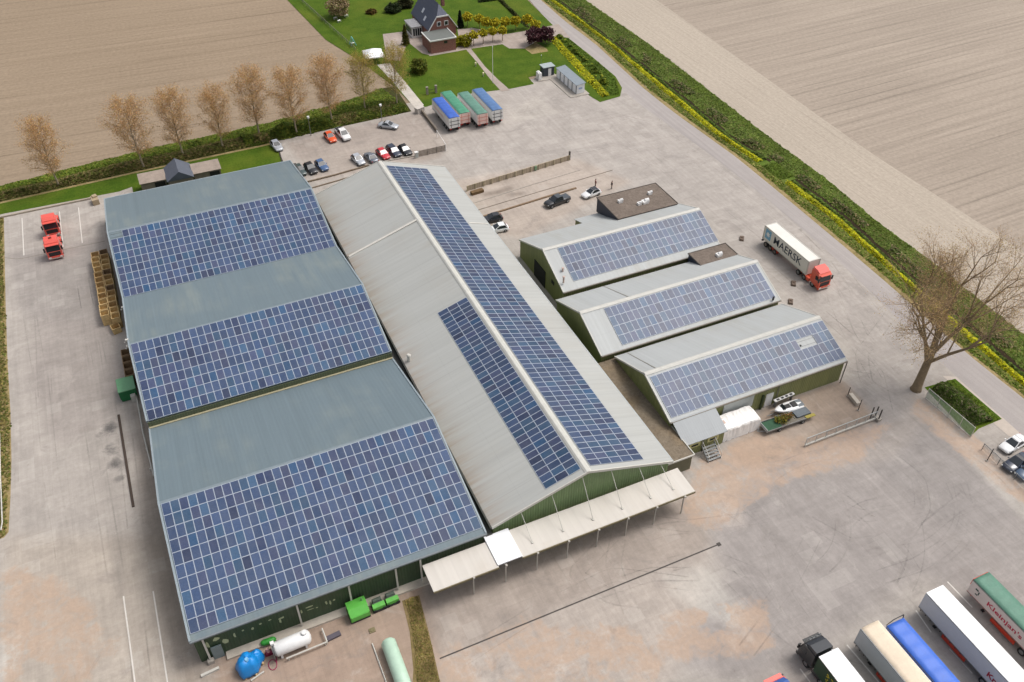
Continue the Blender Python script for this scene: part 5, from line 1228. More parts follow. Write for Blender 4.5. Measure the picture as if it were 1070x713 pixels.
for (rl, rr, fl, lab, tm, endm) in (((469.1, 124.4), (479.5, 123), (443.9, 104.8), 'white tipping trailer with a bright blue tarpaulin at the left end of the row', TB, TWH), ((480.8, 120.2), (492.5, 118.3), (455.6, 96.8), 'tipping trailer with an emerald green tarpaulin, second from the left', TGm, PINK),
                                ((499.5, 121), (510.2, 116.4), (472.4, 97.8), 'tipping trailer with a grey green tarpaulin and reddish end, third from the left', TGG, PINK), ((514.4, 116.4), (524.7, 114), (486.9, 95), 'white tipping trailer with a steel blue tarpaulin at the right end of the row', TSB, TWH)):
    a, b_, c = at(*rl, 3.5), at(*rr, 3.5), at(*fl, 3.5); Lg = min(11.6, abs(c.y-a.y)); 
    t = thing('tipping_trailer', lab, 'trailer', ((a.x+1.27), (a.y+c.y)/2, 0), math.radians(90), TG)
    box_trailer(t, Lg, 1.15, 3.45, TWH, STEEL, endm); tarp(t, Lg-0.05, 3.5, tm)
    mb = MB()
    for z in (1.9, 2.7): mb.box((-Lg/2-0.03, 0, z), (0.06, 2.3, 0.09))
    for y in (-0.8, 0.8): mb.box((-Lg/2-0.03, y, 2.3), (0.07, 0.07, 2.1))
    mb.build('tailgate_rib', M('faded red rib', S(214, 140, 124), 0.6) if endm is PINK else BLACK, t)
    running_gear(t, (-Lg/2+1.2, -Lg/2+2.5, -Lg/2+3.8), None, ORRED if endm is PINK else BLACK, None, -Lg/2, Lg/2, 1.12)
    for s in (-1, 1):
        mb = MB(); mb.box((-Lg/2-0.05, s*0.95, 0.95), (0.08, 0.4, 0.16)); mb.build('tail_light', RED, t)
    mb = MB(); mb.box((Lg*0.1, 1.29, 2.3), (Lg*0.55, 0.03, 0.5)); mb.build('side_stripe', M('pale red side band', S(238, 214, 208), 0.5), t)

# trailers in the front right corner, noses towards the yard (+y)
BG = 'lorry trailers parked side by side in the front right corner'
def front_trailer(lab, left, right, z, L, side, roofm, guard=None, rt=0.0, hub=None, name='semi_trailer'):
    a, b_ = at(*left, z), at(*right, z); w_ = 2.55
    x = (a.x+b_.x)/2; y = (a.y+b_.y)/2
    t = thing(name, lab, 'trailer', (x, y-L/2, 0), math.radians(90), BG)
    return t, L
SIDEG = M('light grey panel side', S(220, 222, 226), 0.4, 0.05)
t, Lq = front_trailer('long white box trailer with an orange red side guard and red emblem', (968, 621.5), (985, 609.5), 4, 13.6, SIDEG, WHITE)
box_trailer(t, 13.6, 1.15, 4.0, SIDEG, M('bright white roof', (0.82, 0.82, 0.82), 0.5, 0.03), None, 2.55); running_gear(t, (-5.6, -4.3, -3.0), None, None, ORRED)
EMR = M('dark red emblem', S(176, 32, 52), 0.5)
text_obj('lettering', 'Kr', 1.1, EMR, t, (-1.0-1.9, 1.285, 1.95), (-1, 0, 0), (0, 0, 1), 0.008, 0.03)
t2 = text_obj('lettering', 'Kr', 0.55, M('grey lettering', S(120, 124, 134), 0.5), t, (-4.4, 1.285, 2.0), (-1, 0, 0), (0, 0, 1), 0.008, 0.01)
for i in range(9):
    mb = MB(); mb.box((6.4-0.75*i, 1.24, 1.02), (0.10, 0.06, 0.26)); mb.build('tarp_hook', BLACK, t)
t, Lq = front_trailer('trailer with a creamy beige roof and pale grey sides between black lorry and blue tarp', (900, 657), (917, 648), 4, 13.6, SIDEG, OFFWHITE)
box_trailer(t, 13.6, 1.15, 4.0, SIDEG, STEEL, None, 2.55); tarp(t, 13.55, 4.04, M('creamy canvas roof', S(232, 214, 190), 0.7, 0.12, 0.8), 2.5); running_gear(t, (-5.6, -4.3, -3.0), None, None, ORRED)
for i in range(11):
    mb = MB(); mb.box((6.4-0.62*i, 1.24, 1.02), (0.10, 0.06, 0.28)); mb.build('tarp_hook', BLACK, t)
t, Lq = front_trailer('trailer under a vivid blue tarpaulin between the beige and the long white trailer', (926, 655), (945, 645), 3.3, 13.2, SIDEG, WHITE)
box_trailer(t, 13.2, 1.15, 3.2, M('blue trailer side', S(52, 92, 176), 0.5), STEEL, None, 2.5); tarp(t, 13.2, 3.3, M('vivid blue tarpaulin', S(68, 116, 214), 0.5, 0.12, 0.8)); running_gear(t, (-5.4, -4.1, -2.8))
mb = MB(); mb.tube([(6.65, -1.2, 3.2), (6.75, -1.2, 3.75), (6.75, 0.2, 3.7), (6.7, 1.2, 3.25)], 0.05, 6); mb.build('tarp_hoop', BLACK, t)
KS = M('pale pinkish side board', S(232, 220, 214), 0.5, 0.06)
t, Lq = front_trailer('tipping trailer with a dull green tarpaulin and red lettering at the right edge', (1017, 606.5), (1034, 597), 3.5, 12.5, KS, WHITE)
box_trailer(t, 12.5, 1.15, 3.4, KS, STEEL, None, 2.5); tarp(t, 12.5, 3.5, M('dull green tarpaulin', S(92, 138, 118), 0.6, 0.2, 0.8)); running_gear(t, (-4.6, -3.3, -2.0), None, ORRED, ORRED, -6.25, 6.25)
text_obj('lettering', "Kleinjan's", 0.95, M('crimson lettering', S(196, 36, 74), 0.5), t, (3.7, 1.262, 2.0), (-1, 0, 0), (0, 0, 1), 0.008, 0.015, 4.9)
mb = MB(); mb.box((5.3, 1.262, 2.65), (0.42, 0.02, 0.22)); mb.box((4.95, 1.262, 2.35), (0.14, 0.02, 0.5)); mb.box((5.15, 1.262, 1.95), (0.34, 0.02, 0.14)); mb.build('emblem', M('dark green emblem', S(40, 70, 60), 0.5), t)
mb = MB(); mb.box((6.3, 0, 2.9), (0.12, 2.3, 1.1)); mb.box((0, 1.262, 1.22), (12.5, 0.03, 0.12)); mb.build('red_trim', ORRED, t)
# black lorry with a white roofed box
a, b_ = at(857, 686, 3.95), at(874, 677.5, 3.95); x = (a.x+b_.x)/2; y = (a.y+b_.y)/2
t = thing('box_lorry', 'black lorry pulling a green sided box with a white roof in the front right corner', 'lorry', (x, y-5.0, 0), math.radians(90), BG)
DGS = M('dark green box side', S(30, 72, 44), 0.45)
mb = MB(); mb.prism([(-1.275, 1.15), (1.275, 1.15), (1.275, 3.9), (-1.275, 3.9)], 0, -6.5, 5.0); mb.build('box_body', DGS, t)
mb = MB(); mb.box((-0.75, 0, 3.94), (11.5, 2.6, 0.1)); mb.build('roof', M('bright white roof', (0.82, 0.82, 0.82), 0.5, 0.03), t)
mb = MB()
rr = random.Random(4)
for i in range(5):
    for k in range(7):
        mb.box((3.1-i*0.55+rr.uniform(-.15, .15), 1.29, 1.7+k*0.24+rr.uniform(-.05, .05)), (rr.uniform(0.1, 0.3), 0.02, rr.uniform(0.08, 0.16)))
mb.build('yellow_lettering', M('yellow lettering', S(216, 206, 48), 0.5), t)
mb = MB(); mb.box((0.5, 1.22, 0.85), (6.5, 0.1, 0.5)); mb.build('side_guard', STEEL, t)
BLKL = coil('black lorry paint', S(40, 42, 46), 0.32)
tractor_parts(t, BLKL, coil('dark grey deflector', S(48, 52, 58), 0.55), None, 4.65, (1.5, -1.0), 3.72, True, True)
mb = MB(); mb.tube([(7.2, -0.9, 3.55), (7.2, 0.9, 3.55)], 0.05, 6)
for q in (-0.7, -0.25, 0.25, 0.7): mb.cyl((7.2, q, 3.55), (7.3, q, 3.68), 0.10, 0.10, 8)
mb.build('lamp_bar', STEEL, t)
for s in (-5.0, -3.7): 
    for q in (-1, 1): wheel(t, s, q*1.0, 0.5, 0.45)
# roof corner of one more lorry at the bottom edge
g = at(812, 711, 3.6)
t = thing('lorry_tractor', 'lorry with a red front and blue roof just showing at the bottom edge', 'lorry', (g.x, g.y-2.3, 0), math.radians(90), BG)
tractor_parts(t, TRED, M('blue roof cover', S(62, 100, 170), 0.5), None, 0)

# ================================================================== HOUSE AND GARDEN
BRICK = None
def brick_mat():
    mt, n, p = nodes('red brick'); v = pos(n)
    bt = N(n, 'ShaderNodeTexBrick'); sx = N(n, 'ShaderNodeSeparateXYZ'); L(n, v, sx.inputs[0])
    cv = N(n, 'ShaderNodeCombineXYZ'); L(n, math_(n, 'ADD', sx.outputs[0], sx.outputs[1]), cv.inputs[0]); L(n, sx.outputs[2], cv.inputs[1])
    L(n, cv.outputs[0], bt.inputs['Vector']); bt.inputs['Scale'].default_value = 2.2
    bt.inputs['Color1'].default_value = (*S(150, 98, 84), 1); bt.inputs['Color2'].default_value = (*S(126, 78, 70), 1); bt.inputs['Mortar'].default_value = (*S(158, 128, 116), 1)
    L(n, bt.outputs[0], p.inputs['Base Color']); p.inputs['Roughness'].default_value = 0.85; return mt
BRICK = brick_mat()
SLATE = roof_mat('blue slate', S(82, 88, 106), 0, 0.6, S(112, 112, 122), 0.3, 0.08)[0]
hs_ = thing('brick_house', 'red brick house with a steep slate roof and flat roofed annex', 'house', (102, 150, 0))
ey, ex0, ex1, xr, zr, ze = 146.6, 98.9, 106.9, 102.9, 9.0, 3.3
mb = MB()
for y in (ey+0.2, 160.0): mb.poly([(ex0+0.3, y, 0), (ex1-0.3, y, 0), (ex1-0.3, y, ze), (104.5, y, 6.4), (101.3, y, 6.4), (ex0+0.3, y, ze)])
for x in (ex0+0.3, ex1-0.3): mb.poly([(x, ey+0.2, 0), (x, 160, 0), (x, 160, ze), (x, ey+0.2, ze)])
part(mb, 'wall', BRICK, hs_)
def zs(x): return ze+(zr-ze)*(1-abs(x-xr)/4.0)
for x, o_ in ((ex0, -1), (ex1, 1)):
    xm = xr+o_*1.6; mb = MB()
    mb.poly([(x, ey, ze), (x, 160.3, ze), (xr, 160.3, zr), (xr, ey+2.4, zr), (xm, ey, zs(xm))]); part(mb, 'roof', SLATE, hs_)
mb = MB(); mb.poly([(xr-1.6, ey-0.1, zs(xr-1.6)), (xr+1.6, ey-0.1, zs(xr+1.6)), (xr, ey+2.4, zr)]); part(mb, 'roof', SLATE, hs_)
for P_ in ([(ex0-0.1, ze-0.1), (xr-1.6, zs(xr-1.6))], [(xr-1.65, zs(xr-1.6)), (xr+1.65, zs(xr+1.6))], [(ex1+0.1, ze-0.1), (xr+1.6, zs(xr+1.6))]):
    mb = MB(); (a, za), (c, zc) = P_; mb.prism([(a, za+0.1), (c, zc+0.1), (c, zc-0.22), (a, za-0.22)], 1, ey-0.14, ey+0.02); part(mb, 'bargeboard', WHITE, hs_)
for x in (101.9, 103.9):
    mb = MB(); mb.box((x, ey+0.14, 4.75), (1.1, 0.16, 1.2)); wf = part(mb, 'window', WHITE, hs_)
    mb = MB(); mb.box((x-102, ey+0.03-150, 4.75), (0.8, 0.08, 0.9)); mb.build('pane', GLASS, wf)
mb = MB(); mb.box((105.3, 152.5, 8.2), (0.8, 0.8, 2.4)); part(mb, 'chimney', BRICK, hs_)
mb = MB(); mb.box((105.3, 152.5, 9.45), (1.1, 1.1, 0.2)); part(mb, 'chimney_cap', WHITE, hs_)
for px, py in ((443.5, 13.5), (442, 9)):
    g = at(px, py, 6.2); zq = zs(g.x); mb = MB(); mb.prism([(g.x-0.35, zs(g.x-0.35)+0.08), (g.x+0.35, zs(g.x+0.35)+0.08), (g.x+0.35, zs(g.x+0.35)), (g.x-0.35, zs(g.x-0.35))], 1, g.y-0.5, g.y+0.5); part(mb, 'roof_window', M('glass with painted sky reflection', S(200, 205, 215), 0.1), hs_)  # pale base colour paints the sky reflection into the roof glass
mb = MB(); mb.box((100.55, 143.6, 1.6), (6.8, 6.4, 3.2)); part(mb, 'annex_wall', BRICK, hs_)
mb = MB(); mb.box((100.55, 143.6, 3.27), (6.9, 6.5, 0.12)); part(mb, 'annex_roof', M('grey green felt', S(112, 116, 112), 0.8, 0.12), hs_)
for c, d in (((100.55, 140.3, 3.3), (7.2, 0.18, 0.3)), ((97.05, 143.6, 3.3), (0.18, 6.4, 0.3)), ((104.05, 143.6, 3.3), (0.18, 6.4, 0.3))):
    mb = MB(); mb.box(c, d); part(mb, 'roof_edge', WHITE, hs_)
mb = MB(); mb.box((101.2, 140.38, 2.5), (0.9, 0.1, 0.6)); part(mb, 'window', GLASS, hs_)
mb = MB(); mb.box((97.6, 154.5, 1.4), (2.8, 5.4, 2.8)); part(mb, 'porch_wall', WHITE, hs_)
mb = MB(); mb.box((97.6, 154.5, 2.87), (3.2, 5.8, 0.16)); part(mb, 'porch_roof', M('grey roofing', S(150, 150, 152), 0.7), hs_)
for k in range(4):
    mb = MB(); mb.box((96.7+k*0.62, 151.78, 1.5), (0.45, 0.08, 1.9)); part(mb, 'porch_window', GLASS, hs_)
for k in range(5):
    mb = MB(); mb.box((96.18, 152.6+k*0.95, 1.5), (0.08, 0.7, 1.7)); part(mb, 'porch_window', GLASS, hs_)
# white party tent
t = thing('party_tent', 'white peaked party tent at the top of the white path', 'tent', (82.6, 142.2, 0), math.radians(-8))
mb = MB(); hw, hd = 2.4, 2.5
mb.poly([(-hw, -hd, 2.0), (hw, -hd, 2.0), (hw*0.1, 0.0, 3.3), (-hw*0.1, 0.0, 3.3)]); mb.poly([(hw, hd, 2.0), (-hw, hd, 2.0), (-hw*0.1, 0, 3.3), (hw*0.1, 0, 3.3)]); mb.poly([(hw, -hd, 2), (hw, hd, 2), (hw*0.1, 0, 3.3)]); mb.poly([(-hw, hd, 2), (-hw, -hd, 2), (-hw*0.1, 0, 3.3)])
mb.box((0, -hd, 1.88), (2*hw, 0.04, 0.24)); mb.box((-hw, 0, 1.88), (0.04, 2*hd, 0.24)); mb.build('tent_roof', M('bright white canvas', (0.82, 0.83, 0.85), 0.6, 0.05), t)
for x in (-hw+0.05, hw-0.05):
    for y in (-hd+0.05, hd-0.05):
        mb = MB(); mb.cyl((x, y, 0), (x, y, 2.0), 0.05, 0.05, 6); mb.build('pole', STEEL, t)
mb = MB(); mb.poly([(-hw+.02, -hd+.02, 0.1), (-hw+.02, hd-.02, 0.1), (-hw+.02, hd-.02, 1.9), (-hw+.02, -hd+.02, 1.9)]); mb.build('side_sheet', WHITE, t)
def pole(label, px, py, h, r=0.06, m_=None, head=None, name='lamp_post', cat='lamp post', group=None):
    g = at(px, py); t = thing(name, label, cat, (g.x, g.y, 0), 0, group)
    mb = MB(); mb.cyl((0, 0, 0), (0, 0, h), r*1.3, r*0.8, 8); mb.build('pole', m_ or STEEL, t)
    mb = MB(); mb.cyl((0, 0, 0), (0, 0, 0.25), r*2.4, r*2, 8); mb.build('base', CONC, t)
    if head == 'lamp':
        mb = MB(); mb.cyl((0, 0, h), (0, 0, h+0.35), 0.28, 0.16, 10); mb.cyl((0, 0, h+0.35), (0, 0, h+0.42), 0.3, 0.1, 10); mb.build('lamp_head', WHITE, t)
    elif head == 'knob':
        mb = MB(); mb.cyl((0, 0, h), (0, 0, h+0.18), 0.12, 0.05, 8); mb.build('finial', WHITE, t)
    return t
pole('tall white flagpole without a flag beside the narrow garden path', 515, 87, 9.0, 0.06, WHITE, 'knob', 'flagpole', 'flagpole')
pole('car park lamp post beside the lone silver white saloon', 399.5, 130, 4.4, 0.06, STEEL, 'lamp')
pole('car park lamp post between the silver car and the orange car', 325, 142, 4.2, 0.06, STEEL, 'lamp')
pole('lamp post standing in the lawn behind the small dark shed', 565.3, 72, 3.4, 0.05, M('greenish pole', S(130, 150, 120), 0.5), 'knob')
for px, py, lab in ((505, 80, 'small yellowish white lantern beside the narrow garden path, nearest the yard'), (497, 69.5, 'small pale garden ornament beside the narrow garden path, nearer the house')):
    g = at(px, py); t = thing('garden_lantern', lab, 'garden lantern', (g.x, g.y, 0))
    mb = MB(); mb.cyl((0, 0, 0), (0, 0, 0.55), 0.14, 0.10, 8); mb.build('pillar', CONC, t)
    mb = MB(); mb.cyl((0, 0, 0.55), (0, 0, 0.95), 0.24, 0.20, 8); mb.cyl((0, 0, 0.95), (0, 0, 1.1), 0.26, 0.05, 8); mb.build('head', M('cream lantern', S(236, 226, 180), 0.5), t)
g = at(369.5, 48); t = thing('play_frame', 'small turquoise and white play frame at the edge of the lawn by the field', 'play frame', (g.x, g.y, 0))
mb = MB(); mb.tube([(-0.7, 0, 0), (0, 0, 1.9), (0.7, 0, 0)], 0.10, 6); mb.tube([(-0.7, 1.4, 0), (0, 1.4, 1.9), (0.7, 1.4, 0)], 0.10, 6); mb.tube([(0, 0, 1.9), (0, 1.4, 1.9)], 0.10, 6); mb.build('frame', M('turquoise paint', S(120, 196, 190), 0.5), t)
mb = MB(); mb.box((0, 0.7, 0.5), (0.9, 0.4, 0.08)); mb.build('seat', WHITE, t)
for px, py, lab in ((350.5, 20.5, 'left one of the pale things under the blossom tree'), (354.5, 23.5, 'pale thing under the blossom tree nearest the camera'), (362, 18, 'right one of the pale things under the blossom tree')):
    g = at(px, py); t = thing('garden_table', lab, 'garden furniture', (g.x, g.y, 0), 0.4, 'pale garden furniture under the blossom tree')
    mb = MB(); mb.box((0, 0, 0.55), (0.9, 0.6, 0.06)); mb.build('tabletop', WHITE, t)
    for x in (-.4, .4):
        for y in (-.25, .25):
            mb = MB(); mb.box((x, y, 0.26), (0.05, 0.05, 0.52)); mb.build('leg', WHITE, t)

# white cabins in a row and the little dark shed
t = thing('cabin_row', 'row of five white cabins with grey sloping roofs beside the yellow hedge', 'cabins', (121.2, 110.2, 0))
CAB0, CAB1, CY0, CY1 = 120.1, 122.3, 105.0, 115.3
GREYROOF = M('grey cabin roof', S(142, 152, 160), 0.6, 0.1)
for k in range(5):
    y0 = CY0+(CY1-CY0)*k/5; y1 = CY0+(CY1-CY0)*(k+1)/5
    mb = MB(); mb.box(((CAB0+CAB1)/2, (y0+y1)/2, 1.15), (CAB1-CAB0, y1-y0-0.12, 2.2)); part(mb, 'cabin', M('white cabin panel', (0.78, 0.79, 0.8), 0.5, 0.04), t)
    mb = MB(); mb.box((CAB0-0.03, (y0+y1)/2, 1.2), (0.06, 0.9, 1.9)); part(mb, 'door', M('cabin door', (0.84, 0.85, 0.86), 0.5), t)
    mb = MB(); mb.box((CAB0-0.02, y0+0.02, 1.15), (0.14, 0.14, 2.3)); part(mb, 'post', M('dark grey post', S(84, 92, 100), 0.6), t)
mb = MB(); mb.prism([(CAB0-0.12, 2.35), (CAB1+0.15, 2.65), (CAB1+0.15, 2.57), (CAB0-0.12, 2.27)], 1, CY0-0.25, CY1+0.25); part(mb, 'roof', GREYROOF, t)
mb = MB(); mb.box(((CAB0+CAB1)/2, CY0+0.02, 1.35), (0.9, 0.06, 0.4)); part(mb, 'sign', M('pale blue notice', S(170, 186, 220), 0.5), t)
mb = MB(); mb.box((120.6, 109.9, 0.07), (5.0, 12.0, 0.14)); part(mb, 'slab', CONC, t)
t = thing('garden_shed', 'small dark shed with a white door and pale roof at the edge of the lawn', 'shed', (118.7, 117.6, 0))
mb = MB(); mb.box((118.7, 117.6, 1.1), (2.8, 2.0, 2.2)); part(mb, 'wall', M('dark slate boards', S(66, 72, 80), 0.7), t)
mb = MB(); mb.prism([(117.1, 2.3), (120.3, 2.3), (120.3, 2.42), (117.1, 2.42)], 1, 116.4, 118.8); part(mb, 'roof', M('pale green grey roof', S(168, 178, 180), 0.6), t)
mb = MB(); mb.box((118.9, 116.56, 1.0), (0.8, 0.06, 1.9)); part(mb, 'door', WHITE, t)
mb = MB(); mb.box((117.9, 116.0, 0.06), (5.2, 2.6, 0.12)); part(mb, 'slab', CONC, t)
t = thing('dispenser', 'white twin tank dispenser on a concrete slab beside the small dark shed', 'dispenser', (115.7, 115.9, 0))
for y in (-0.4, 0.5):
    mb = MB(); mb.box((0, y, 1.0), (0.8, 0.7, 1.7)); mb.cyl((0, y, 1.85), (0, y, 2.0), 0.25, 0.2, 8); mb.build('tank', WHITE, t)
mb = MB(); mb.box((0, 0, 0.1), (1.4, 2.0, 0.2)); mb.build('base', CONC, t)
mb = MB(); mb.tube([(-0.45, -0.6, 1.4), (-0.7, -0.6, 0.7), (-0.5, -0.4, 0.4)], 0.03, 5); mb.build('hose', BLACK, t)

# low white-railed gate, net and walls round the car park
def fence(name, label, A, B, h, post_step, post_m, net_m=None, rails=(), rail_m=None, post_r=0.05, cat='fence', net_z=0.08, net_gap=None):
    A = Vector((A[0], A[1], 0)); B = Vector((B[0], B[1], 0)); t = thing(name, label, cat, A)
    d = B-A; ln = d.length; u = d/ln; n = max(1, round(ln/post_step))
    for i in range(n+1):
        p = u*(ln*i/n); mb = MB(); mb.cyl(p, p+Vector((0, 0, h)), post_r, post_r, 6); mb.build('post', post_m, t)
    for z in rails:
        mb = MB(); mb.cyl(Vector((0, 0, z)), d+Vector((0, 0, z)), 0.045, 0.045, 6); mb.build('rail', rail_m or post_m, t)
    if net_m is not None:
        mb = MB(); k = 24
        nr = Vector((-u.y, u.x, 0))
        for i in range(k):
            a = u*(ln*i/k)+nr*0.03*math.sin(i*1.7); b = u*(ln*(i+1)/k)+nr*0.03*math.sin((i+1)*1.7)
            mb.poly([a+Vector((0, 0, net_z)), b+Vector((0, 0, net_z)), b+Vector((0, 0, h*0.96)), a+Vector((0, 0, h*0.96))])
        mb.build('netting', net_m, t)
    return t
def net_mat(name, col, holes=0.5, sc=60):
    mt, n, p = nodes(name); L_ = objc(n)
    p.inputs['Base Color'].default_value = (*col, 1); p.inputs['Roughness'].default_value = 0.8
    tr = N(n, 'ShaderNodeBsdfTransparent'); ms = N(n, 'ShaderNodeMixShader')
    L(n, ramp(n, noise(n, objc(n), 3.0, 3), 0.35, 0.65, holes-0.12, holes+0.12), ms.inputs[0])
    L(n, p.outputs[0], ms.inputs[1]); L(n, tr.outputs[0], ms.inputs[2]); L(n, ms.outputs[0], n.nodes['Material Output'].inputs['Surface']); return mt
WIRE = net_mat('grey wire mesh', S(150, 152, 150), 0.72); WINDB = net_mat('brown grey windbreak net', S(122, 110, 98), 0.22); GNET = net_mat('pale green windbreak net', S(158, 178, 160), 0.38)
P2 = lambda x, y: tuple(at(x, y)[:2])
fence('net_fence', 'brown grey windbreak net beside the white cabinet at the car park corner', P2(437, 164.5), P2(466, 158), 1.5, 2.0, M('dark post', S(80, 74, 68), 0.7), WINDB)
fence('barrier', 'white railed barrier at the car park exit near the blue tarp trailer', P2(456.8, 144), P2(466, 158.5), 1.8, 7, WHITE, None, (1.75,), WHITE, 0.07, 'barrier')
g0 = P2(440.5, 117.5); g1 = P2(457, 139)
b = MB(); b.box((0, 0, 0.4), (0.3, math.dist(g0, g1), 0.8)); o = b.build('low_wall', CONCD, None, ((g0[0]+g1[0])/2, (g0[1]+g1[1])/2, 0)); o.rotation_euler.z = math.atan2(g1[1]-g0[1], g1[0]-g0[0])-PI/2; tag(o, 'low grey concrete wall along the right side of the car park', 'wall')
g = at(438.5, 117.5); b = MB(); b.box((0, 0, 0.6), (1.9, 1.2, 1.2), 0, 0.3); b.box((0, 0, 1.24), (2.0, 1.3, 0.1), 0, 0.3); tag(b.build('concrete_block', M('pale concrete block', S(206, 198, 190), 0.8), None, (g.x, g.y, 0)), 'pale concrete block closing the lower end of the white path', 'concrete block')
g = at(435.5, 165); t = thing('cabinet', 'white meter cabinet at the end of the windbreak net', 'cabinet', (g.x, g.y, 0))
mb = MB(); mb.box((0, 0, 0.65), (0.7, 0.5, 1.3)); mb.build('housing', OFFWHITE, t); mb = MB(); mb.box((0, 0, 1.34), (0.8, 0.6, 0.08)); mb.build('lid', WHITE, t); mb = MB(); mb.box((0, -0.26, 0.7), (0.55, 0.03, 1.0)); mb.build('door', TRIM, t)
g = at(452, 98); t = thing('gate_pillar', 'grey pillared gate at the garden end of the blue tarp trailer', 'gate', (g.x, g.y, 0))
for x in (-1.3, 0.9):
    mb = MB(); mb.box((x, 0, 0.9), (0.45, 0.45, 1.8)); mb.box((x, 0, 1.85), (0.55, 0.55, 0.1)); mb.build('pillar', M('grey stone pillar', S(150, 142, 132), 0.85), t)
mb = MB(); mb.box((-0.2, 0, 1.1), (1.7, 0.06, 0.06)); mb.box((-0.2, 0, 0.3), (1.7, 0.06, 0.06)); 
for k in range(7): mb.box((-0.95+k*0.25, 0, 0.7), (0.03, 0.03, 0.8))
mb.build('gate_leaf', BLACK, t)
fence('wire_fence', 'long wire fence between the brown field and the lawn', (75.9, 191), (80.2, 150), 1.1, 3.0, M('weathered post', S(150, 142, 126), 0.8), WIRE, (1.0,), None, 0.05)
# border timbers: car park edge, kerbs, loading pit
def kerb(px, w_, h, m_, name='kerb'):
    P = [at(*q) for q in px]; b = MB()
    for i in range(len(P)-1):
        c = (P[i]+P[i+1])/2; d = P[i+1]-P[i]; b.box((c.x, c.y, h/2), (d.length, w_, h), 0, math.atan2(d.y, d.x))
    return struct(b.build(name, m_))
WOODB = M('brown weathered timber', S(124, 108, 90), 0.9, 0.2)
kerb([(318, 191.5), (350, 183.5), (385, 173.5)], 0.3, 0.25, WOODB); kerb([(322, 198), (352, 189.5), (380, 181)], 0.25, 0.16, WOODB); kerb([(385, 173.5), (410, 167.5), (436, 163)], 0.25, 0.2, CONC)
kerb([(503, 227.5), (567, 207.5), (602, 197)], 0.35, 0.22, M('rusty brown kerb', S(134, 112, 88), 0.9, 0.25)); kerb([(490, 214), (560, 192), (606, 178)], 0.12, 0.08, CONC); kerb([(495, 221), (540, 207.5), (640, 178)], 0.15, 0.06, CONCD)
kerb([(0, 228), (50, 217.5), (98, 207.5)], 0.3, 0.3, M('pale kerb', S(176, 164, 148), 0.9)); kerb([(290, 152.5), (296, 173)], 0.25, 0.15, M('dark edging', S(70, 64, 58), 0.9))
g = at(101, 216); b = MB(); b.box((0, 0, 0.55), (1.2, 2.0, 1.1), 0, 0.12); b.box((0.1, 0.4, 1.25), (0.8, 0.9, 0.3), 0, 0.3); tag(b.build('stone_pile', M('sandy block', S(178, 160, 132), 0.9, 0.2), None, (g.x, g.y+1.5, 0)), 'sandy coloured block pile at the corner of the west yard by the lawn', 'block pile')
g = at(107, 246); t = thing('steel_rack', 'dark green steel rack against the west wall at the warehouse back corner', 'rack', (14.9, g.y, 0))
mb = MB(); mb.box((0, 0, 0.6), (0.7, 4.4, 1.2)); mb.build('frame', M('dark grey green rack', S(94, 100, 88), 0.7, 0.25), t); mb = MB(); mb.box((0, 0, 1.25), (0.5, 4.0, 0.1)); mb.build('shelf', STEEL, t)
A, B = at(488, 199.5), at(594, 167.5)
t = thing('dock_wall', 'low brown planked wall with pale posts along the loading lane behind the hall', 'wall', (A.x, A.y, 0)); d = B-A; an = math.atan2(d.y, d.x)
mb = MB(); c = d/2; mb.box((c.x, c.y, 0.55), (d.length, 0.16, 1.1), 0, an); mb.build('planks', wall_mat('grey brown planks', S(184, 168, 146), 0.6), t)
for k in range(14):
    p = d*(k/13); mb = MB(); mb.box((p.x, p.y-0.15, 0.6), (0.16, 0.2, 1.2), 0, an); mb.build('post', M('pale sandy post', S(190, 178, 150), 0.8), t)
mb = MB(); p = d*1.0; mb.box((p.x+0.2, p.y, 1.0), (0.3, 0.3, 2.0)); mb.build('end_post', M('dark post', S(80, 74, 68), 0.7), t)
mb = MB(); p = d*0.66; mb.box((p.x, p.y-0.22, 0.6), (0.5, 0.2, 0.9), 0, an); mb.build('green_panel', M('pale green plate', S(130, 160, 126), 0.6), t)
mb = MB(); mb.box((1.5, -1.6, 0.3), (2.6, 0.9, 0.6), 0, 0.1); mb.build('heap', M('wet brown earth', S(112, 88, 58), 0.9, 0.3), t)
for px, py, lab in ((775, 250, 'dark stone block lying at the rear corner between the rear and middle shed'), (826, 316, 'rusty brown post stub by the corner of the front shed, near the lorry'), (829, 297, 'dark block lying on the yard beside the container lorry')):
    g = at(px, py); b = MB(); b.box((0, 0, 0.16), (1.4, 0.8, 0.32), 0, 0.9, 0.85); b.box((0.2, 0.1, 0.36), (0.6, 0.45, 0.12), 0, 0.4, 0.8); tag(b.build('stone_block', M('dark brown block', S(112, 96, 84), 0.9, 0.25), None, (g.x, g.y, 0)), lab, 'block')

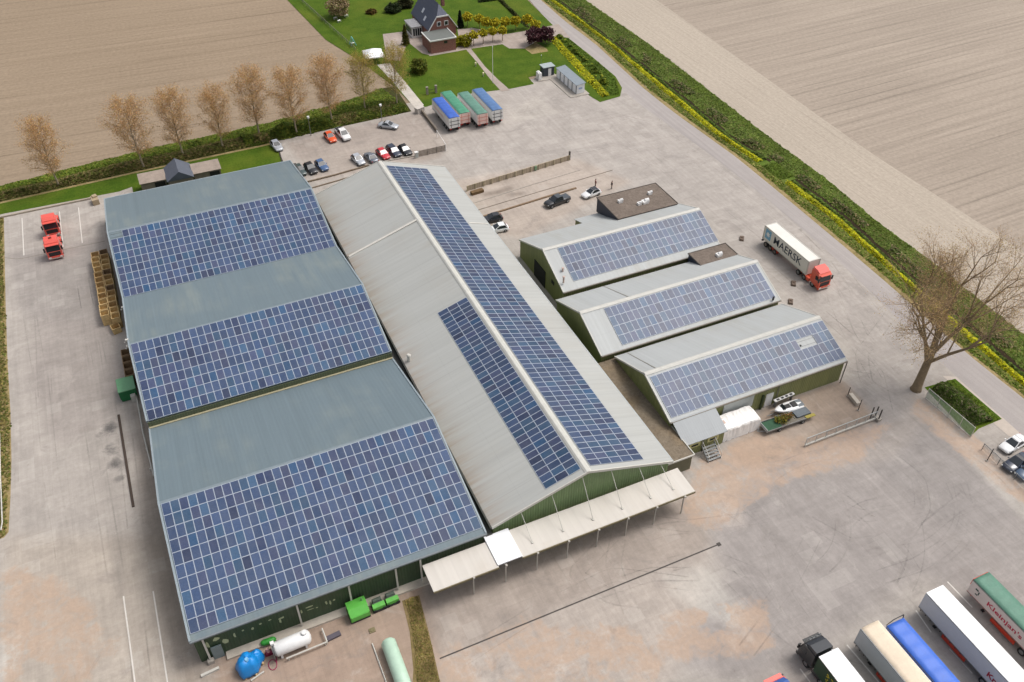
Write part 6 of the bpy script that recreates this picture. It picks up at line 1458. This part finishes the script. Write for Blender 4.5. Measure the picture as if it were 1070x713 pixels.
# small outbuilding behind the warehouse
t = thing('outbuilding', 'small old outbuilding with brown end roofs and a slate grey middle behind the warehouse', 'outbuilding', (30, 103, 0))
OLDR = M('mottled brown fibre roof', S(160, 146, 134), 0.9, 0.25, 0.8); OLDW = M('grey brick outbuilding wall', S(138, 128, 116), 0.9, 0.2, 1.0)
for px0, px1 in (((142.9, 182), (171, 177)), ((198, 172), (227.5, 166))):
    a, b_ = at(*px0, 2.9), at(*px1, 2.9); y1 = (a.y+b_.y)/2
    mb = MB(); mb.prism([(y1, 2.95), (y1-3.4, 2.45), (y1-3.4, 2.35), (y1, 2.85)], 0, a.x, b_.x); part(mb, 'roof', OLDR, t)
    mb = MB(); mb.box(((a.x+b_.x)/2, y1-1.7, 1.18), (b_.x-a.x-0.4, 3.0, 2.34)); part(mb, 'wall', OLDW, t)
    mb = MB(); mb.box((b_.x-1.4, y1-3.24, 1.3), (1.9, 0.12, 1.5)); part(mb, 'opening', DARK, t)
    xm = b_.x if px0[0] < 150 else None
    if px0[0] < 150: xa = b_.x
    else: xb = a.x
mb = MB(); mb.prism([(xa-0.1, 2.6), ((xa+xb)/2, 4.3), (xb+0.1, 2.6)], 1, 98.6, 104.4); part(mb, 'slate_roof', M('blue grey slate', S(92, 98, 110), 0.6, 0.12), t)
mb = MB(); mb.box(((xa+xb)/2, 101.5, 1.3), (xb-xa-0.2, 5.6, 2.6)); part(mb, 'wall', OLDW, t)

# ================================================================== WEST WALL CLUTTER
def crate_proto(col, col2, label):
    t = thing('wooden_crate', label, 'crate', (0, 0, 0), 0, 'wooden box crates stacked by the west wall')
    wm = M('crate boards %d' % int(col[0]*1000), col, 0.85, 0.28, 2.5); W_, D_, H_ = 1.32, 1.5, 1.05
    for s in (-1, 1):
        mb = MB()
        for k in range(4): mb.box((0, s*(D_/2-0.04), 0.22+k*0.25), (W_, 0.08, 0.235))
        mb.build('side', wm, t)
        mb = MB()
        for k in range(4): mb.box((s*(W_/2-0.04), 0, 0.22+k*0.25), (0.08, D_-0.17, 0.235))
        mb.build('end', wm, t)
    mb = MB(); mb.box((0, 0, 0.13), (W_-0.17, D_-0.17, 0.05)); mb.build('floor', M('crate floor boards %d' % int(col[0]*1000), tuple(q*0.7 for q in col), 0.9, 0.3), t)  # floor colour darkened to imitate shade inside the open crate
    for s in (-0.5, 0, 0.5): 
        mb = MB(); mb.box((0, s*(D_-0.2), 0.05), (W_, 0.1, 0.1)); mb.build('runner', wm, t)
    return t
C1 = S(218, 188, 134); C2 = S(196, 164, 114); C3 = S(150, 124, 94)
pr = [crate_proto(C1, C1, ''), crate_proto(C2, C2, ''), crate_proto(C3, C3, '')]
ordn = ['first', 'second', 'third', 'fourth', 'fifth', 'sixth', 'seventh', 'eighth', 'ninth', 'tenth', 'eleventh', 'twelfth', 'thirteenth']
used_p = set(); rr = random.Random(5)
for colm, (xc, nm, nrow) in enumerate(((12.15, 'outer', 12), (13.6, 'inner', 13))):
    for k in range(nrow):
        y = 79.8-k*1.6-(0.0 if colm == 0 else -0.2)
        for lv in range(2):
            kind = 0 if rr.random() < (0.62 if colm == 0 else 0.4) else (1 if rr.random() < 0.6 else 2)
            colr = ('honey coloured', 'brown', 'dark weathered')[kind]
            lab = f'{colr} {"top" if lv else "bottom"} crate of the {ordn[k]} stack from the far end, {nm} column'
            xx = xc+rr.uniform(-.06, .06); yy = y+rr.uniform(-.05, .05); rz = rr.uniform(-.03, .03)
            if kind not in used_p:
                t = pr[kind]; used_p.add(kind); t.location = (xx, yy, lv*1.05); t.rotation_euler.z = rz; t['label'] = lab
            else: dup(pr[kind], (xx, yy, lv*1.05), rz, lab)
for k in range(4):
    for lv in range(2):
        dup(pr[2], (14.15, 50.9-k*1.65, lv*1.05), rr.uniform(-.03, .03), f'dark {"top" if lv else "bottom"} crate of the {ordn[k]} stack in the short row by the green container')
dup(pr[0], (13.2, 59.4, 0), 0.2, 'single honey coloured crate on the ground at the near end of the crate columns')
t = thing('waste_container', 'green lidded waste container against the west warehouse wall', 'container', (13.35, 43.7, 0), 0.02)
GRN = M('dark green container paint', S(28, 116, 66), 0.5, 0.12); LGR = M('pale green lid', S(112, 168, 124), 0.5, 0.12)
mb = MB(); mb.prism([(-1.1, 0.1), (1.1, 0.1), (1.2, 1.9), (-1.2, 1.9)], 1, -1.5, 1.5); mb.build('body', GRN, t)
mb = MB(); mb.prism([(-1.25, 1.9), (1.25, 1.9), (1.2, 2.02), (-1.2, 2.02)], 1, -1.55, 1.55); mb.build('lid', LGR, t)
for k in range(4):
    mb = MB(); mb.box((-1.21, -1.1+k*0.75, 1.0), (0.08, 0.1, 1.6)); mb.build('rib', GRN, t)
mb = MB(); mb.box((0.55, -1.9, 0.6), (0.7, 0.6, 1.2)); mb.build('white_box', OFFWHITE, t)
# ================================================================== SOUTH YARD
MT = M('white tank paint', (0.74, 0.74, 0.73), 0.4, 0.08); MINT = M('mint green tank paint', S(190, 218, 196), 0.45, 0.1); LIMEG = M('bright green machine paint', S(96, 186, 72), 0.45, 0.12); LG2 = M('mid green machine paint', S(60, 160, 60), 0.45, 0.15)
def tank(name, label, A, B, r, z, m_, saddle=True, fit=True):
    A = Vector(A); B = Vector(B); c = (A+B)/2; d = B-A; ln = d.length; t = thing(name, label, 'tank', (c.x, c.y, 0), math.atan2(d.y, d.x))
    mb = MB(); rings = []
    prof = [(-ln/2, 0.05), (-ln/2+0.05, r*0.45), (-ln/2+0.18, r*0.78), (-ln/2+0.42, r), (ln/2-0.42, r), (ln/2-0.18, r*0.78), (ln/2-0.05, r*0.45), (ln/2, 0.05)]
    for x, q in prof: rings.append([Vector((x, q*math.cos(2*PI*i/20), z+q*math.sin(2*PI*i/20))) for i in range(20)])
    mb.loft(rings); mb.build('shell', m_, t)
    for x in (-ln*0.32, ln*0.32):
        mb = MB(); mb.box((x, 0, (z-r*0.5)/2), (0.25, r*1.5, z-r*0.5)); mb.build('saddle', CONC if not saddle else m_, t)
    if fit:
        mb = MB(); mb.cyl((ln*0.36, 0, z+r*0.95), (ln*0.36, 0, z+r+0.2), 0.26, 0.26, 10); mb.cyl((ln*0.36, 0, z+r+0.2), (ln*0.36, 0, z+r+0.26), 0.32, 0.32, 10); mb.build('manhole', m_, t)
    return t
A = at(285, 681, 1.1); B = at(325, 664.5, 1.1)
t = tank('gas_tank', 'white horizontal tank on legs between blue tarp heap and green south wall', (A.x, A.y, 0), (B.x, B.y, 0), 0.85, 1.25, MT)
mb = MB()
for k in range(2): mb.cyl((-2.2+0.25*k, 0, 1.25), (-2.15+0.25*k, 0, 1.25), 0.88, 0.88, 20)
mb.build('band', STEEL, t)
mb = MB(); mb.box((-2.0, 0.3, 2.2), (0.4, 0.4, 0.35)); mb.build('valve_box', WHITE, t)
A = at(404, 667, 0.8); tank('storage_tank', 'long pale mint green tank lying beside the weedy strip at the bottom edge', (A.x, A.y-0.3, 0), (A.x-0.1, A.y-9.5, 0), 0.85, 0.95, MINT, False, True)
A = at(272, 672.5, 0.6); B = at(288.5, 667, 0.6); tank('gas_cylinder', 'small bright green cylinder by the green south wall', (A.x, A.y, 0), (B.x, B.y, 0), 0.38, 0.5, LG2, False, False)
kg = thing('guard_rail', 'low pale rail bent round the white horizontal tank', 'guard rail', (28, -8, 0))
for P_ in ([P2(300, 691), P2(342.5, 673.5)], [P2(342.5, 673.5), P2(337, 659.5)]):
    mb = MB(); mb.tube([(P_[0][0]-28, P_[0][1]+8, 0.55), (P_[1][0]-28, P_[1][1]+8, 0.55)], 0.10, 6); mb.build('rail', OFFWHITE, kg)
    for f in (0.05, 0.95):
        mb = MB(); x = P_[0][0]+(P_[1][0]-P_[0][0])*f; y = P_[0][1]+(P_[1][1]-P_[0][1])*f; mb.cyl((x-28, y+8, 0), (x-28, y+8, 0.6), 0.08, 0.08, 6); mb.build('post', OFFWHITE, kg)
# blue tarpaulin heap
g = at(261, 700); t = thing('covered_machine', 'round machine wrapped in a bright blue tarpaulin on timber feet', 'covered machine', (g.x, g.y+0.2, 0), 0.3)
def heap(mb, cx, cy, rx, ry, h, z0, seed, n=26, m_=9, pw=0.55, fold=0.06):
    r = random.Random(seed); ph = [r.uniform(0, 6.28) for _ in range(4)]; rings = []
    for j in range(m_):
        q = j/(m_-1); ring_ = []
        for i in range(n):
            a = 2*PI*i/n; f = 1+fold*math.sin(5*a+ph[0])*(1-q*0.5)+fold*0.8*math.sin(11*a+ph[1])+fold*0.7*math.sin(3*a+ph[2]+q*3)
            s = math.cos(q*PI/2)**pw if q < 1 else 0.02
            ring_.append(Vector((cx+rx*s*f*math.cos(a), cy+ry*s*f*math.sin(a), z0+h*math.sin(q*PI/2)**1.1*(1+0.05*math.sin(3*a+ph[3])))))
        rings.append(ring_)
    mb.loft(rings)
BT = M('bright blue tarpaulin', S(22, 138, 216), 0.4, 0.22, 1.6)
mb = MB(); heap(mb, 0, 0, 1.35, 1.3, 1.9, 0.25, 3); heap(mb, 1.05, 0.25, 0.95, 0.85, 1.35, 0.25, 5); mb.build('tarpaulin', BT, t)
mb = MB(); mb.cyl((0, -0.2, 2.05), (0, -0.2, 2.3), 0.28, 0.2, 10); mb.build('cap', M('pale blue cap', S(130, 190, 230), 0.5), t)
for x, y in ((-0.9, -0.9), (0.2, -1.3), (1.4, -0.6), (-0.9, 0.9), (1.2, 0.9)):
    mb = MB(); mb.box((x, y, 0.16), (0.22, 0.22, 0.32)); mb.build('foot', M('pale timber', S(206, 176, 130), 0.8), t)
mb = MB(); mb.box((0.2, -1.5, 0.12), (1.6, 0.14, 0.16)); mb.build('timber', OFFWHITE, t)
g = at(285, 695); mb = MB(); mb.tube([(0.45*math.cos(a), 0.65*math.sin(a), 0.05) for a in np.linspace(0, 6.1, 18)]+[(0.6, 0.9, 0.1)], 0.045, 5); o = mb.build('hose', M('dark pink hose', S(160, 40, 84), 0.5), None, (g.x, g.y, 0)); tag(o, 'dark pink hose coiled on the ground below the white tank', 'hose')
g = at(284.5, 684); t = thing('pump', 'small maroon and pink pump at the left end of the white tank', 'pump', (g.x-0.3, g.y+0.2, 0))
mb = MB(); mb.cyl((-0.3, 0, 0.45), (0.4, 0, 0.45), 0.3, 0.26, 10); mb.box((0, 0, 0.12), (0.9, 0.5, 0.24)); mb.build('housing', M('maroon paint', S(138, 36, 70), 0.5), t); mb = MB(); mb.cyl((0, 0, 0.6), (0, 0, 1.1), 0.24, 0.18, 10); mb.build('motor', M('pale pink paint', S(214, 170, 160), 0.5), t)
# green pumps / generator sets
g = at(376, 645); t = thing('generator', 'bright green hooded generator against the dark green south wall', 'generator', (g.x, g.y+0.5, 0), 0.04)
mb = MB(); mb.prism([(-1.0, 0.3), (-1.0, 1.2), (-0.2, 1.75), (0.9, 1.75), (0.9, 0.3)], 0, -1.15, 1.15); mb.build('hood', LIMEG, t)
mb = MB(); mb.box((0, -1.02, 0.85), (2.1, 0.06, 0.6)); mb.build('hatch', M('green hatch', S(106, 196, 84), 0.45), t)
mb = MB(); mb.box((0, 0, 0.15), (2.4, 2.0, 0.3)); mb.build('base', BLACK, t); mb = MB(); mb.cyl((0.7, 0.4, 1.75), (0.7, 0.4, 2.2), 0.08, 0.08, 8); mb.build('exhaust', STEEL, t)
for px, py, lab in ((397, 638, 'small green engine pump set next to the hooded generator'), (411, 632, 'small green engine pump set at the right end near the canopy')):
    g = at(px, py); t = thing('pump_set', lab, 'pump set', (g.x, g.y+0.4, 0), 0.04, 'green machines along the south wall')
    mb = MB(); mb.prism([(-0.45, 0.35), (0.1, 0.35), (0.1, 0.95), (-0.45, 0.85)], 0, -0.75, 0.75); mb.build('cover', LIMEG, t)
    mb = MB(); mb.box((0, 0.5, 0.55), (1.1, 0.7, 0.7)); mb.cyl((-0.5, 0.5, 0.95), (0.5, 0.5, 0.95), 0.24, 0.24, 10); mb.build('engine', M('grey engine', S(84, 96, 84), 0.6, 0.25), t)
    mb = MB(); mb.box((0, 0.2, 0.15), (1.6, 1.5, 0.2)); mb.build('base', BLACK, t)
    for x in (-0.6, 0.6):
        mb = MB(); mb.cyl((x, -0.55, 0.25), (x, -0.4, 0.25), 0.25, 0.25, 12); mb.build('wheel', RUBBER, t)
A, B = at(389, 673), at(405, 717); mb = MB(); mb.tube([(A.x, A.y, 0.12), (B.x, B.y, 0.12)], 0.08, 6); tag(mb.build('pipe', OFFWHITE), 'thin white pipe lying beside the mint green tank', 'pipe')
A, B = at(343, 667), at(355, 664); mb = MB(); mb.box(((A.x+B.x)/2, (A.y+B.y)/2, 0.15), (1.6, 0.6, 0.3), 0, 0.1); tag(mb.build('steel_plate', M('dark plate', S(92, 86, 96), 0.6)), 'dark flat plate lying right of the white tank rail', 'plate')
A = at(389, 659); mb = MB(); mb.box((A.x, A.y, 0.06), (0.7, 0.6, 0.12)); mb.cyl((A.x, A.y, 0.1), (A.x, A.y, 0.18), 0.22, 0.22, 10); tag(mb.build('manhole_cover', M('mossy cover', S(132, 122, 90), 0.9)), 'square manhole cover on the sand near the mint tank', 'manhole cover')
A = at(220, 703); mb = MB(); mb.box((A.x, A.y, 0.15), (2.0, 0.3, 0.3), 0, 0.1); tag(mb.build('beam', OFFWHITE), 'short white beam on the ground at the south west warehouse corner', 'beam')
mb = MB(); P = [at(0.5, 455), at(1.5, 500), at(3.5, 548), at(2, 556)]; mb.tube([(p.x, p.y, 0.4) for p in P], 0.09, 6); tag(mb.build('pipe', OFFWHITE), 'white pipe along the far left edge of the photo', 'pipe')

# ================================================================== SOUTH SIDE OF THE FRONT SHED
t = thing('steel_steps', 'grey steel steps leading up to the lean-to door of the front shed', 'steps', (85.2, -1.8, 0))
for k in range(5):
    mb = MB(); mb.box((0, -1.0+k*0.38, 0.28+k*0.24), (2.0, 0.30, 0.06)); mb.build('tread', STEEL, t)
for x in (-1.03, 1.03):
    mb = MB(); mb.prism([(-1.25, 0.0), (-1.0, 0.0), (0.95, 1.25), (0.95, 1.5), (0.7, 1.5)], 0, x-0.04, x+0.04); mb.build('stringer', STEEL, t)
    mb = MB(); mb.tube([(x, -1.1, 0.1), (x, -1.1, 1.1), (x, 0.8, 2.3), (x, 0.8, 1.3)], 0.045, 6); mb.build('handrail', OFFWHITE, t)
t = thing('covered_stack', 'big stack of goods under a bright white tarpaulin against the front shed', 'covered stack', (91.2, 0.9, 0))
mb = MB(); n = 22; rings = []
for i in range(n):
    x = -3.1+6.2*i/(n-1); r = random.Random(i); e = 1.0 if 0 < i < n-1 else 0.93
    rings.append([Vector((x, y+r.uniform(-.05, .05), z*e+r.uniform(-.05, .05))) for y, z in ((-1.55, 0.02), (-1.5, 0.9), (-1.42, 2.0), (-1.3, 2.2), (-0.6, 2.32), (0.4, 2.42), (1.3, 2.35), (1.5, 1.0), (1.55, 0.02))])
mb.loft(rings, 0, False); mb.build('tarpaulin', M('white tarpaulin sheet', (0.8, 0.78, 0.75), 0.45, 0.1, 0.7), t)
mb = MB(); mb.box((0, -1.45, 0.1), (6.0, 0.12, 0.2)); mb.build('pallet', M('pallet wood', S(150, 126, 96), 0.9), t)
mb = MB(); mb.box((-2.6, 0.2, 2.35), (1.0, 1.0, 0.1)); mb.build('pale_sheet', M('pinkish sheet', S(214, 190, 178), 0.7), t)
g = at(823, 431); t = thing('boat', 'white speedboat with a black seat on a trailer by the olive wall', 'boat', (g.x, g.y+0.2, 0), math.radians(178))
mb = MB(); rings = []
for x, w_, zk, zt in ((2.35, 0.03, 0.95, 1.12), (2.0, 0.36, 0.82, 1.12), (1.3, 0.7, 0.62, 1.1), (0.3, 0.88, 0.52, 1.06), (-1.2, 0.92, 0.5, 1.02), (-2.2, 0.86, 0.52, 1.0)):
    rings.append([Vector((x, y, z)) for y, z in ((0, zk), (w_*0.7, zk+0.12), (w_, zt-0.2), (w_*0.96, zt), (w_*0.6, zt+0.05), (0, zt+0.09), (-w_*0.6, zt+0.05), (-w_*0.96, zt), (-w_, zt-0.2), (-w_*0.7, zk+0.12))])
mb.loft(rings); mb.build('hull', M('white gelcoat', (0.8, 0.8, 0.8), 0.25, 0.03), t)
mb = MB(); mb.box((0.3, 0, 1.16), (1.1, 0.7, 0.14)); mb.box((-0.9, 0, 1.18), (0.8, 0.9, 0.25)); mb.build('seat', BLACK, t)
mb = MB(); mb.prism([(0.75, 1.1), (1.25, 1.12), (0.8, 1.5)], 1, -0.5, 0.5); mb.build('windshield', GLASS, t)
mb = MB(); mb.box((-1.9, 0, 1.06), (1.0, 1.3, 0.05)); mb.build('stern_deck', M('grey deck', S(120, 128, 134), 0.6), t)
mb = MB(); mb.box((0.2, 0.5, 0.42), (4.6, 0.1, 0.1)); mb.box((0.2, -0.5, 0.42), (4.6, 0.1, 0.1)); mb.box((-0.6, 0, 0.4), (0.12, 1.7, 0.12)); mb.box((2.9, 0, 0.42), (1.4, 0.1, 0.1)); mb.build('trailer_frame', STEEL, t)
for y in (-0.9, 0.9): wheel(t, -0.6, y, 0.3, 0.2)
t = thing('rack', 'white slotted beam on stands behind the speedboat', 'rack', (100.6, 2.2, 0), 0.05)
mb = MB(); mb.box((0, 0, 1.35), (3.6, 0.5, 0.14)); mb.build('beam', WHITE, t)
for k in (-1.2, -0.4, 0.4, 1.2):
    mb = MB(); mb.box((k, -0.05, 1.43), (0.45, 0.3, 0.04)); mb.build('slot', BLACK, t)
for x in (-1.5, 1.5):
    mb = MB(); mb.box((x, 0, 0.65), (0.12, 0.4, 1.3)); mb.build('stand', STEEL, t)
A, B = at(797, 452), at(846, 435); d = B-A; t = thing('flatbed_trailer', 'long low flatbed trailer with a green net and potted plants', 'trailer', ((A.x+B.x)/2, (A.y+B.y)/2+0.2, 0), math.atan2(d.y, d.x))
mb = MB(); mb.box((-0.2, 0, 0.62), (7.6, 1.9, 0.10)); mb.build('deck', M('grey deck boards', S(126, 120, 108), 0.8, 0.2), t)
for y in (-0.97, 0.97):
    mb = MB(); mb.box((-0.6, y, 0.78), (6.6, 0.06, 0.28)); mb.build('side_board', STEEL, t)
mb = MB(); mb.box((-4.0, 0, 0.85), (0.06, 1.95, 0.5)); mb.build('end_board', TRIM, t)
mb = MB(); mb.box((-2.6, 0, 0.74), (2.4, 1.7, 0.14)); mb.build('green_net', M('dark green netting', S(48, 88, 62), 0.8, 0.2), t)
mb = MB(); mb.box((2.8, 0.3, 0.8), (2.4, 1.3, 0.25)); mb.build('grey_cover', M('blue grey sheet', S(104, 112, 118), 0.6, 0.15), t)
mb = MB(); mb.box((3.6, -0.7, 0.74), (1.6, 0.5, 0.1)); mb.build('yellow_board', M('olive yellow board', S(170, 156, 70), 0.7), t)
for x in (-1.8, 2.2):
    for y in (-0.95, 0.95): wheel(t, x, y, 0.32, 0.2)
mb = MB(); mb.tube([(-4.0, 0.5, 0.5), (-5.0, 0, 0.45), (-4.0, -0.5, 0.5)], 0.05, 6); mb.build('drawbar', STEEL, t)
for k, (x, y, c, a) in enumerate(((-1.4, 0.2, S(120, 130, 50), S(176, 150, 60)), (-0.7, -0.3, S(150, 138, 60), S(96, 110, 46)), (-0.2, 0.4, S(168, 128, 80), S(120, 110, 50)), (0.5, 0.1, S(150, 112, 70), S(110, 104, 50)))):
    l = t.matrix_basis @ Vector((x, y, 0.67)); q = thing('potted_plant', ['round yellow green potted plant nearest the green net on the flatbed trailer', 'olive potted plant at the front board of the flatbed trailer', 'orange brown potted plant in the middle of the flatbed trailer', 'reddish brown potted plant beside the grey cover on the flatbed trailer'][k], 'plant', l, 0, 'potted plants on the flatbed trailer')
    mb = MB(); mb.cyl((0, 0, 0), (0, 0, 0.3), 0.14, 0.19, 8); mb.build('pot', M('brown pot', S(120, 84, 62), 0.8), q)
    n_ = 160; P = RNG.normal(scale=(0.26, 0.26, 0.3), size=(n_, 3)); P[:, 2] = np.abs(P[:, 2])+0.3
    lf = leaves(P, 0.09, vary(c, n_, 0.3, a, 0.4)); raw_mesh('foliage', lf[0], lf[1], LEAF, lf[2], q)
# sliding gate
t = thing('sliding_gate', 'long pale sliding mesh gate with dark end posts in front of the shed yard', 'gate', (98.1, -6.0, 0))
mb = MB(); mb.box((6.3, 0, 0.32), (12.6, 0.22, 0.26)); mb.build('bottom_beam', OFFWHITE, t)
mb = MB(); mb.box((6.3, 0, 1.75), (12.6, 0.08, 0.08)); mb.build('top_rail', TRIM, t)
for k in range(8):
    mb = MB(); mb.box((0.05+k*1.786, 0, 1.05), (0.06, 0.06, 1.4)); mb.build('upright', TRIM, t)
mb = MB(); mb.poly([(0, 0.01, 0.45), (12.6, 0.01, 0.45), (12.6, 0.01, 1.72), (0, 0.01, 1.72)]); mb.build('mesh_infill', WIRE, t)
for x, y in ((12.9, 0.35), (12.9, -0.35), (12.2, 0.5)):
    mb = MB(); mb.box((x, y, 1.15), (0.14, 0.14, 2.3)); mb.build('guide_post', M('dark post', S(80, 74, 68), 0.7), t)
mb = MB(); mb.box((12.95, 0, 0.25), (0.6, 1.2, 0.5)); mb.build('footing', CONC, t)
for px, py, h, lab in ((885.5, 414, 1.8, 'short dark steel post at the corner of the front shed yard'), (896.5, 429, 2.2, 'taller dark steel post beside the end of the sliding gate')):
    g = at(px, py); t = thing('steel_post', lab, 'post', (g.x, g.y, 0)); mb = MB(); mb.cyl((0, 0, 0), (0, 0, h), 0.06, 0.06, 8); mb.build('pole', M('dark post', S(80, 74, 68), 0.7), t); mb = MB(); mb.box((0, 0, 0.06), (0.3, 0.3, 0.12)); mb.build('foot', CONC, t)
A, B = at(888, 414.5), at(896, 424.5); d = B-A; b = MB(); b.box((0, 0, 0.3), (d.length, 0.5, 0.6), 0, math.atan2(d.y, d.x)); b.box((0, 0, 0.63), (d.length+0.1, 0.6, 0.06), 0, math.atan2(d.y, d.x)); tag(b.build('low_wall', M('pale wall concrete', S(206, 196, 182), 0.8), None, ((A.x+B.x)/2, (A.y+B.y)/2, 0)), 'short pale low wall between the two dark steel posts', 'wall')
# fences on the right
fence('net_fence', 'pale green netted fence in front of the dark shrubs by the big tree', (120.7, -5.6), (120.8, -14.2), 2.0, 2.15, OFFWHITE, GNET, (1.95, 0.1), OFFWHITE, 0.06)
fence('wire_fence', 'low wire fence running off the right edge beside parked cars', (120.4, -16.6), (119.6, -34), 1.3, 2.9, STEEL, WIRE, (1.2,), STEEL, 0.05)
g = at(1031, 482); t = thing('steel_post', 'leaning dark post where the wire fence meets the parked cars', 'post', (g.x, g.y, 0)); mb = MB(); mb.cyl((0, 0, 0), (0.7, 0.3, 1.9), 0.07, 0.07, 8); mb.build('pole', M('dark post', S(80, 74, 68), 0.7), t); mb = MB(); mb.box((0, 0, 0.06), (0.3, 0.3, 0.12)); mb.build('foot', CONC, t)

# ================================================================== PEOPLE
def person(label, px, py, head, top, leg, hair):
    g = at(px, py); t = thing('person', label, 'person', (g.x, g.y, 0), math.radians(head), 'people talking in the yard')
    V = [(0, 0, .95), (0, 0, 1.2), (0, 0, 1.42), (0, 0, 1.52), (0.02, 0, 1.66), (0.02, 0, 1.76),
         (0, .11, .88), (.03, .13, .48), (0, .13, .08), (.14, .14, .04), (0, -.11, .88), (-.02, -.13, .48), (-.05, -.13, .08), (.09, -.14, .04),
         (0, .19, 1.40), (.0, .25, 1.12), (.14, .23, .90), (.2, .22, .82), (0, -.19, 1.40), (.02, -.26, 1.12), (.12, -.22, .9), (.17, -.2, .82)]
    E_ = [(0, 1), (1, 2), (2, 3), (3, 4), (4, 5), (0, 6), (6, 7), (7, 8), (8, 9), (0, 10), (10, 11), (11, 12), (12, 13), (2, 14), (14, 15), (15, 16), (16, 17), (2, 18), (18, 19), (19, 20), (20, 21)]
    R_ = [.15, .15, .16, .06, .10, .085, .10, .07, .05, .045, .10, .07, .05, .045, .07, .05, .04, .045, .07, .05, .04, .045]
    me = bpy.data.meshes.new('body'); me.from_pydata(V, E_, []); 
    o = bpy.data.objects.new('body', me); COL.objects.link(o); o.parent = t
    o.modifiers.new('skin', 'SKIN'); sm = o.modifiers.new('smooth', 'SUBSURF'); sm.levels = 1; sm.render_levels = 1
    for i, q in enumerate(R_): me.skin_vertices[0].data[i].radius = (q, q)
    me.skin_vertices[0].data[0].use_root = True
    me.materials.append(person_mat(top, leg)); 
    dg = bpy.context.evaluated_depsgraph_get(); nm = bpy.data.meshes.new_from_object(o.evaluated_get(dg)); o.modifiers.clear(); o.data = nm
    mb = MB(); rings = []
    for j in range(6):
        q = j/5*PI/2; rings.append([Vector((0.0+0.115*math.cos(q)*math.cos(a)-0.01, 0.105*math.cos(q)*math.sin(a), 1.72+0.13*math.sin(q))) for a in [2*PI*i/12 for i in range(12)]])
    mb.loft(rings); mb.build('hair', hair, t); return t
def person_mat(top, leg):
    mt, n, p = nodes('clothed figure'); v = objc(n); sx = N(n, 'ShaderNodeSeparateXYZ'); L(n, v, sx.inputs[0]); z = sx.outputs[2]
    ay = math_(n, 'ABSOLUTE', sx.outputs[1])
    c = mix(n, math_(n, 'GREATER_THAN', z, 0.92), leg, top)
    hand = math_(n, 'MULTIPLY', math_(n, 'GREATER_THAN', ay, 0.165), math_(n, 'MULTIPLY', math_(n, 'LESS_THAN', z, 0.9), math_(n, 'GREATER_THAN', z, 0.6)))
    c = mix(n, math_(n, 'MAXIMUM', hand, math_(n, 'GREATER_THAN', z, 1.5)), c, S(206, 158, 132)); c = mix(n, math_(n, 'LESS_THAN', z, 0.09), c, (0.02, 0.02, 0.02))
    L(n, c, p.inputs['Base Color']); p.inputs['Roughness'].default_value = 0.8; return mt
person('person in a dark red jacket standing behind the white hatchback', 622, 195.5, 0, S(120, 62, 58), S(52, 50, 56), M('dark brown hair', S(56, 42, 34), 0.8))
person('person in dark clothes standing right of the white hatchback', 639, 197.5, 180, S(92, 76, 72), S(64, 58, 60), M('dark brown hair', S(56, 42, 34), 0.8))
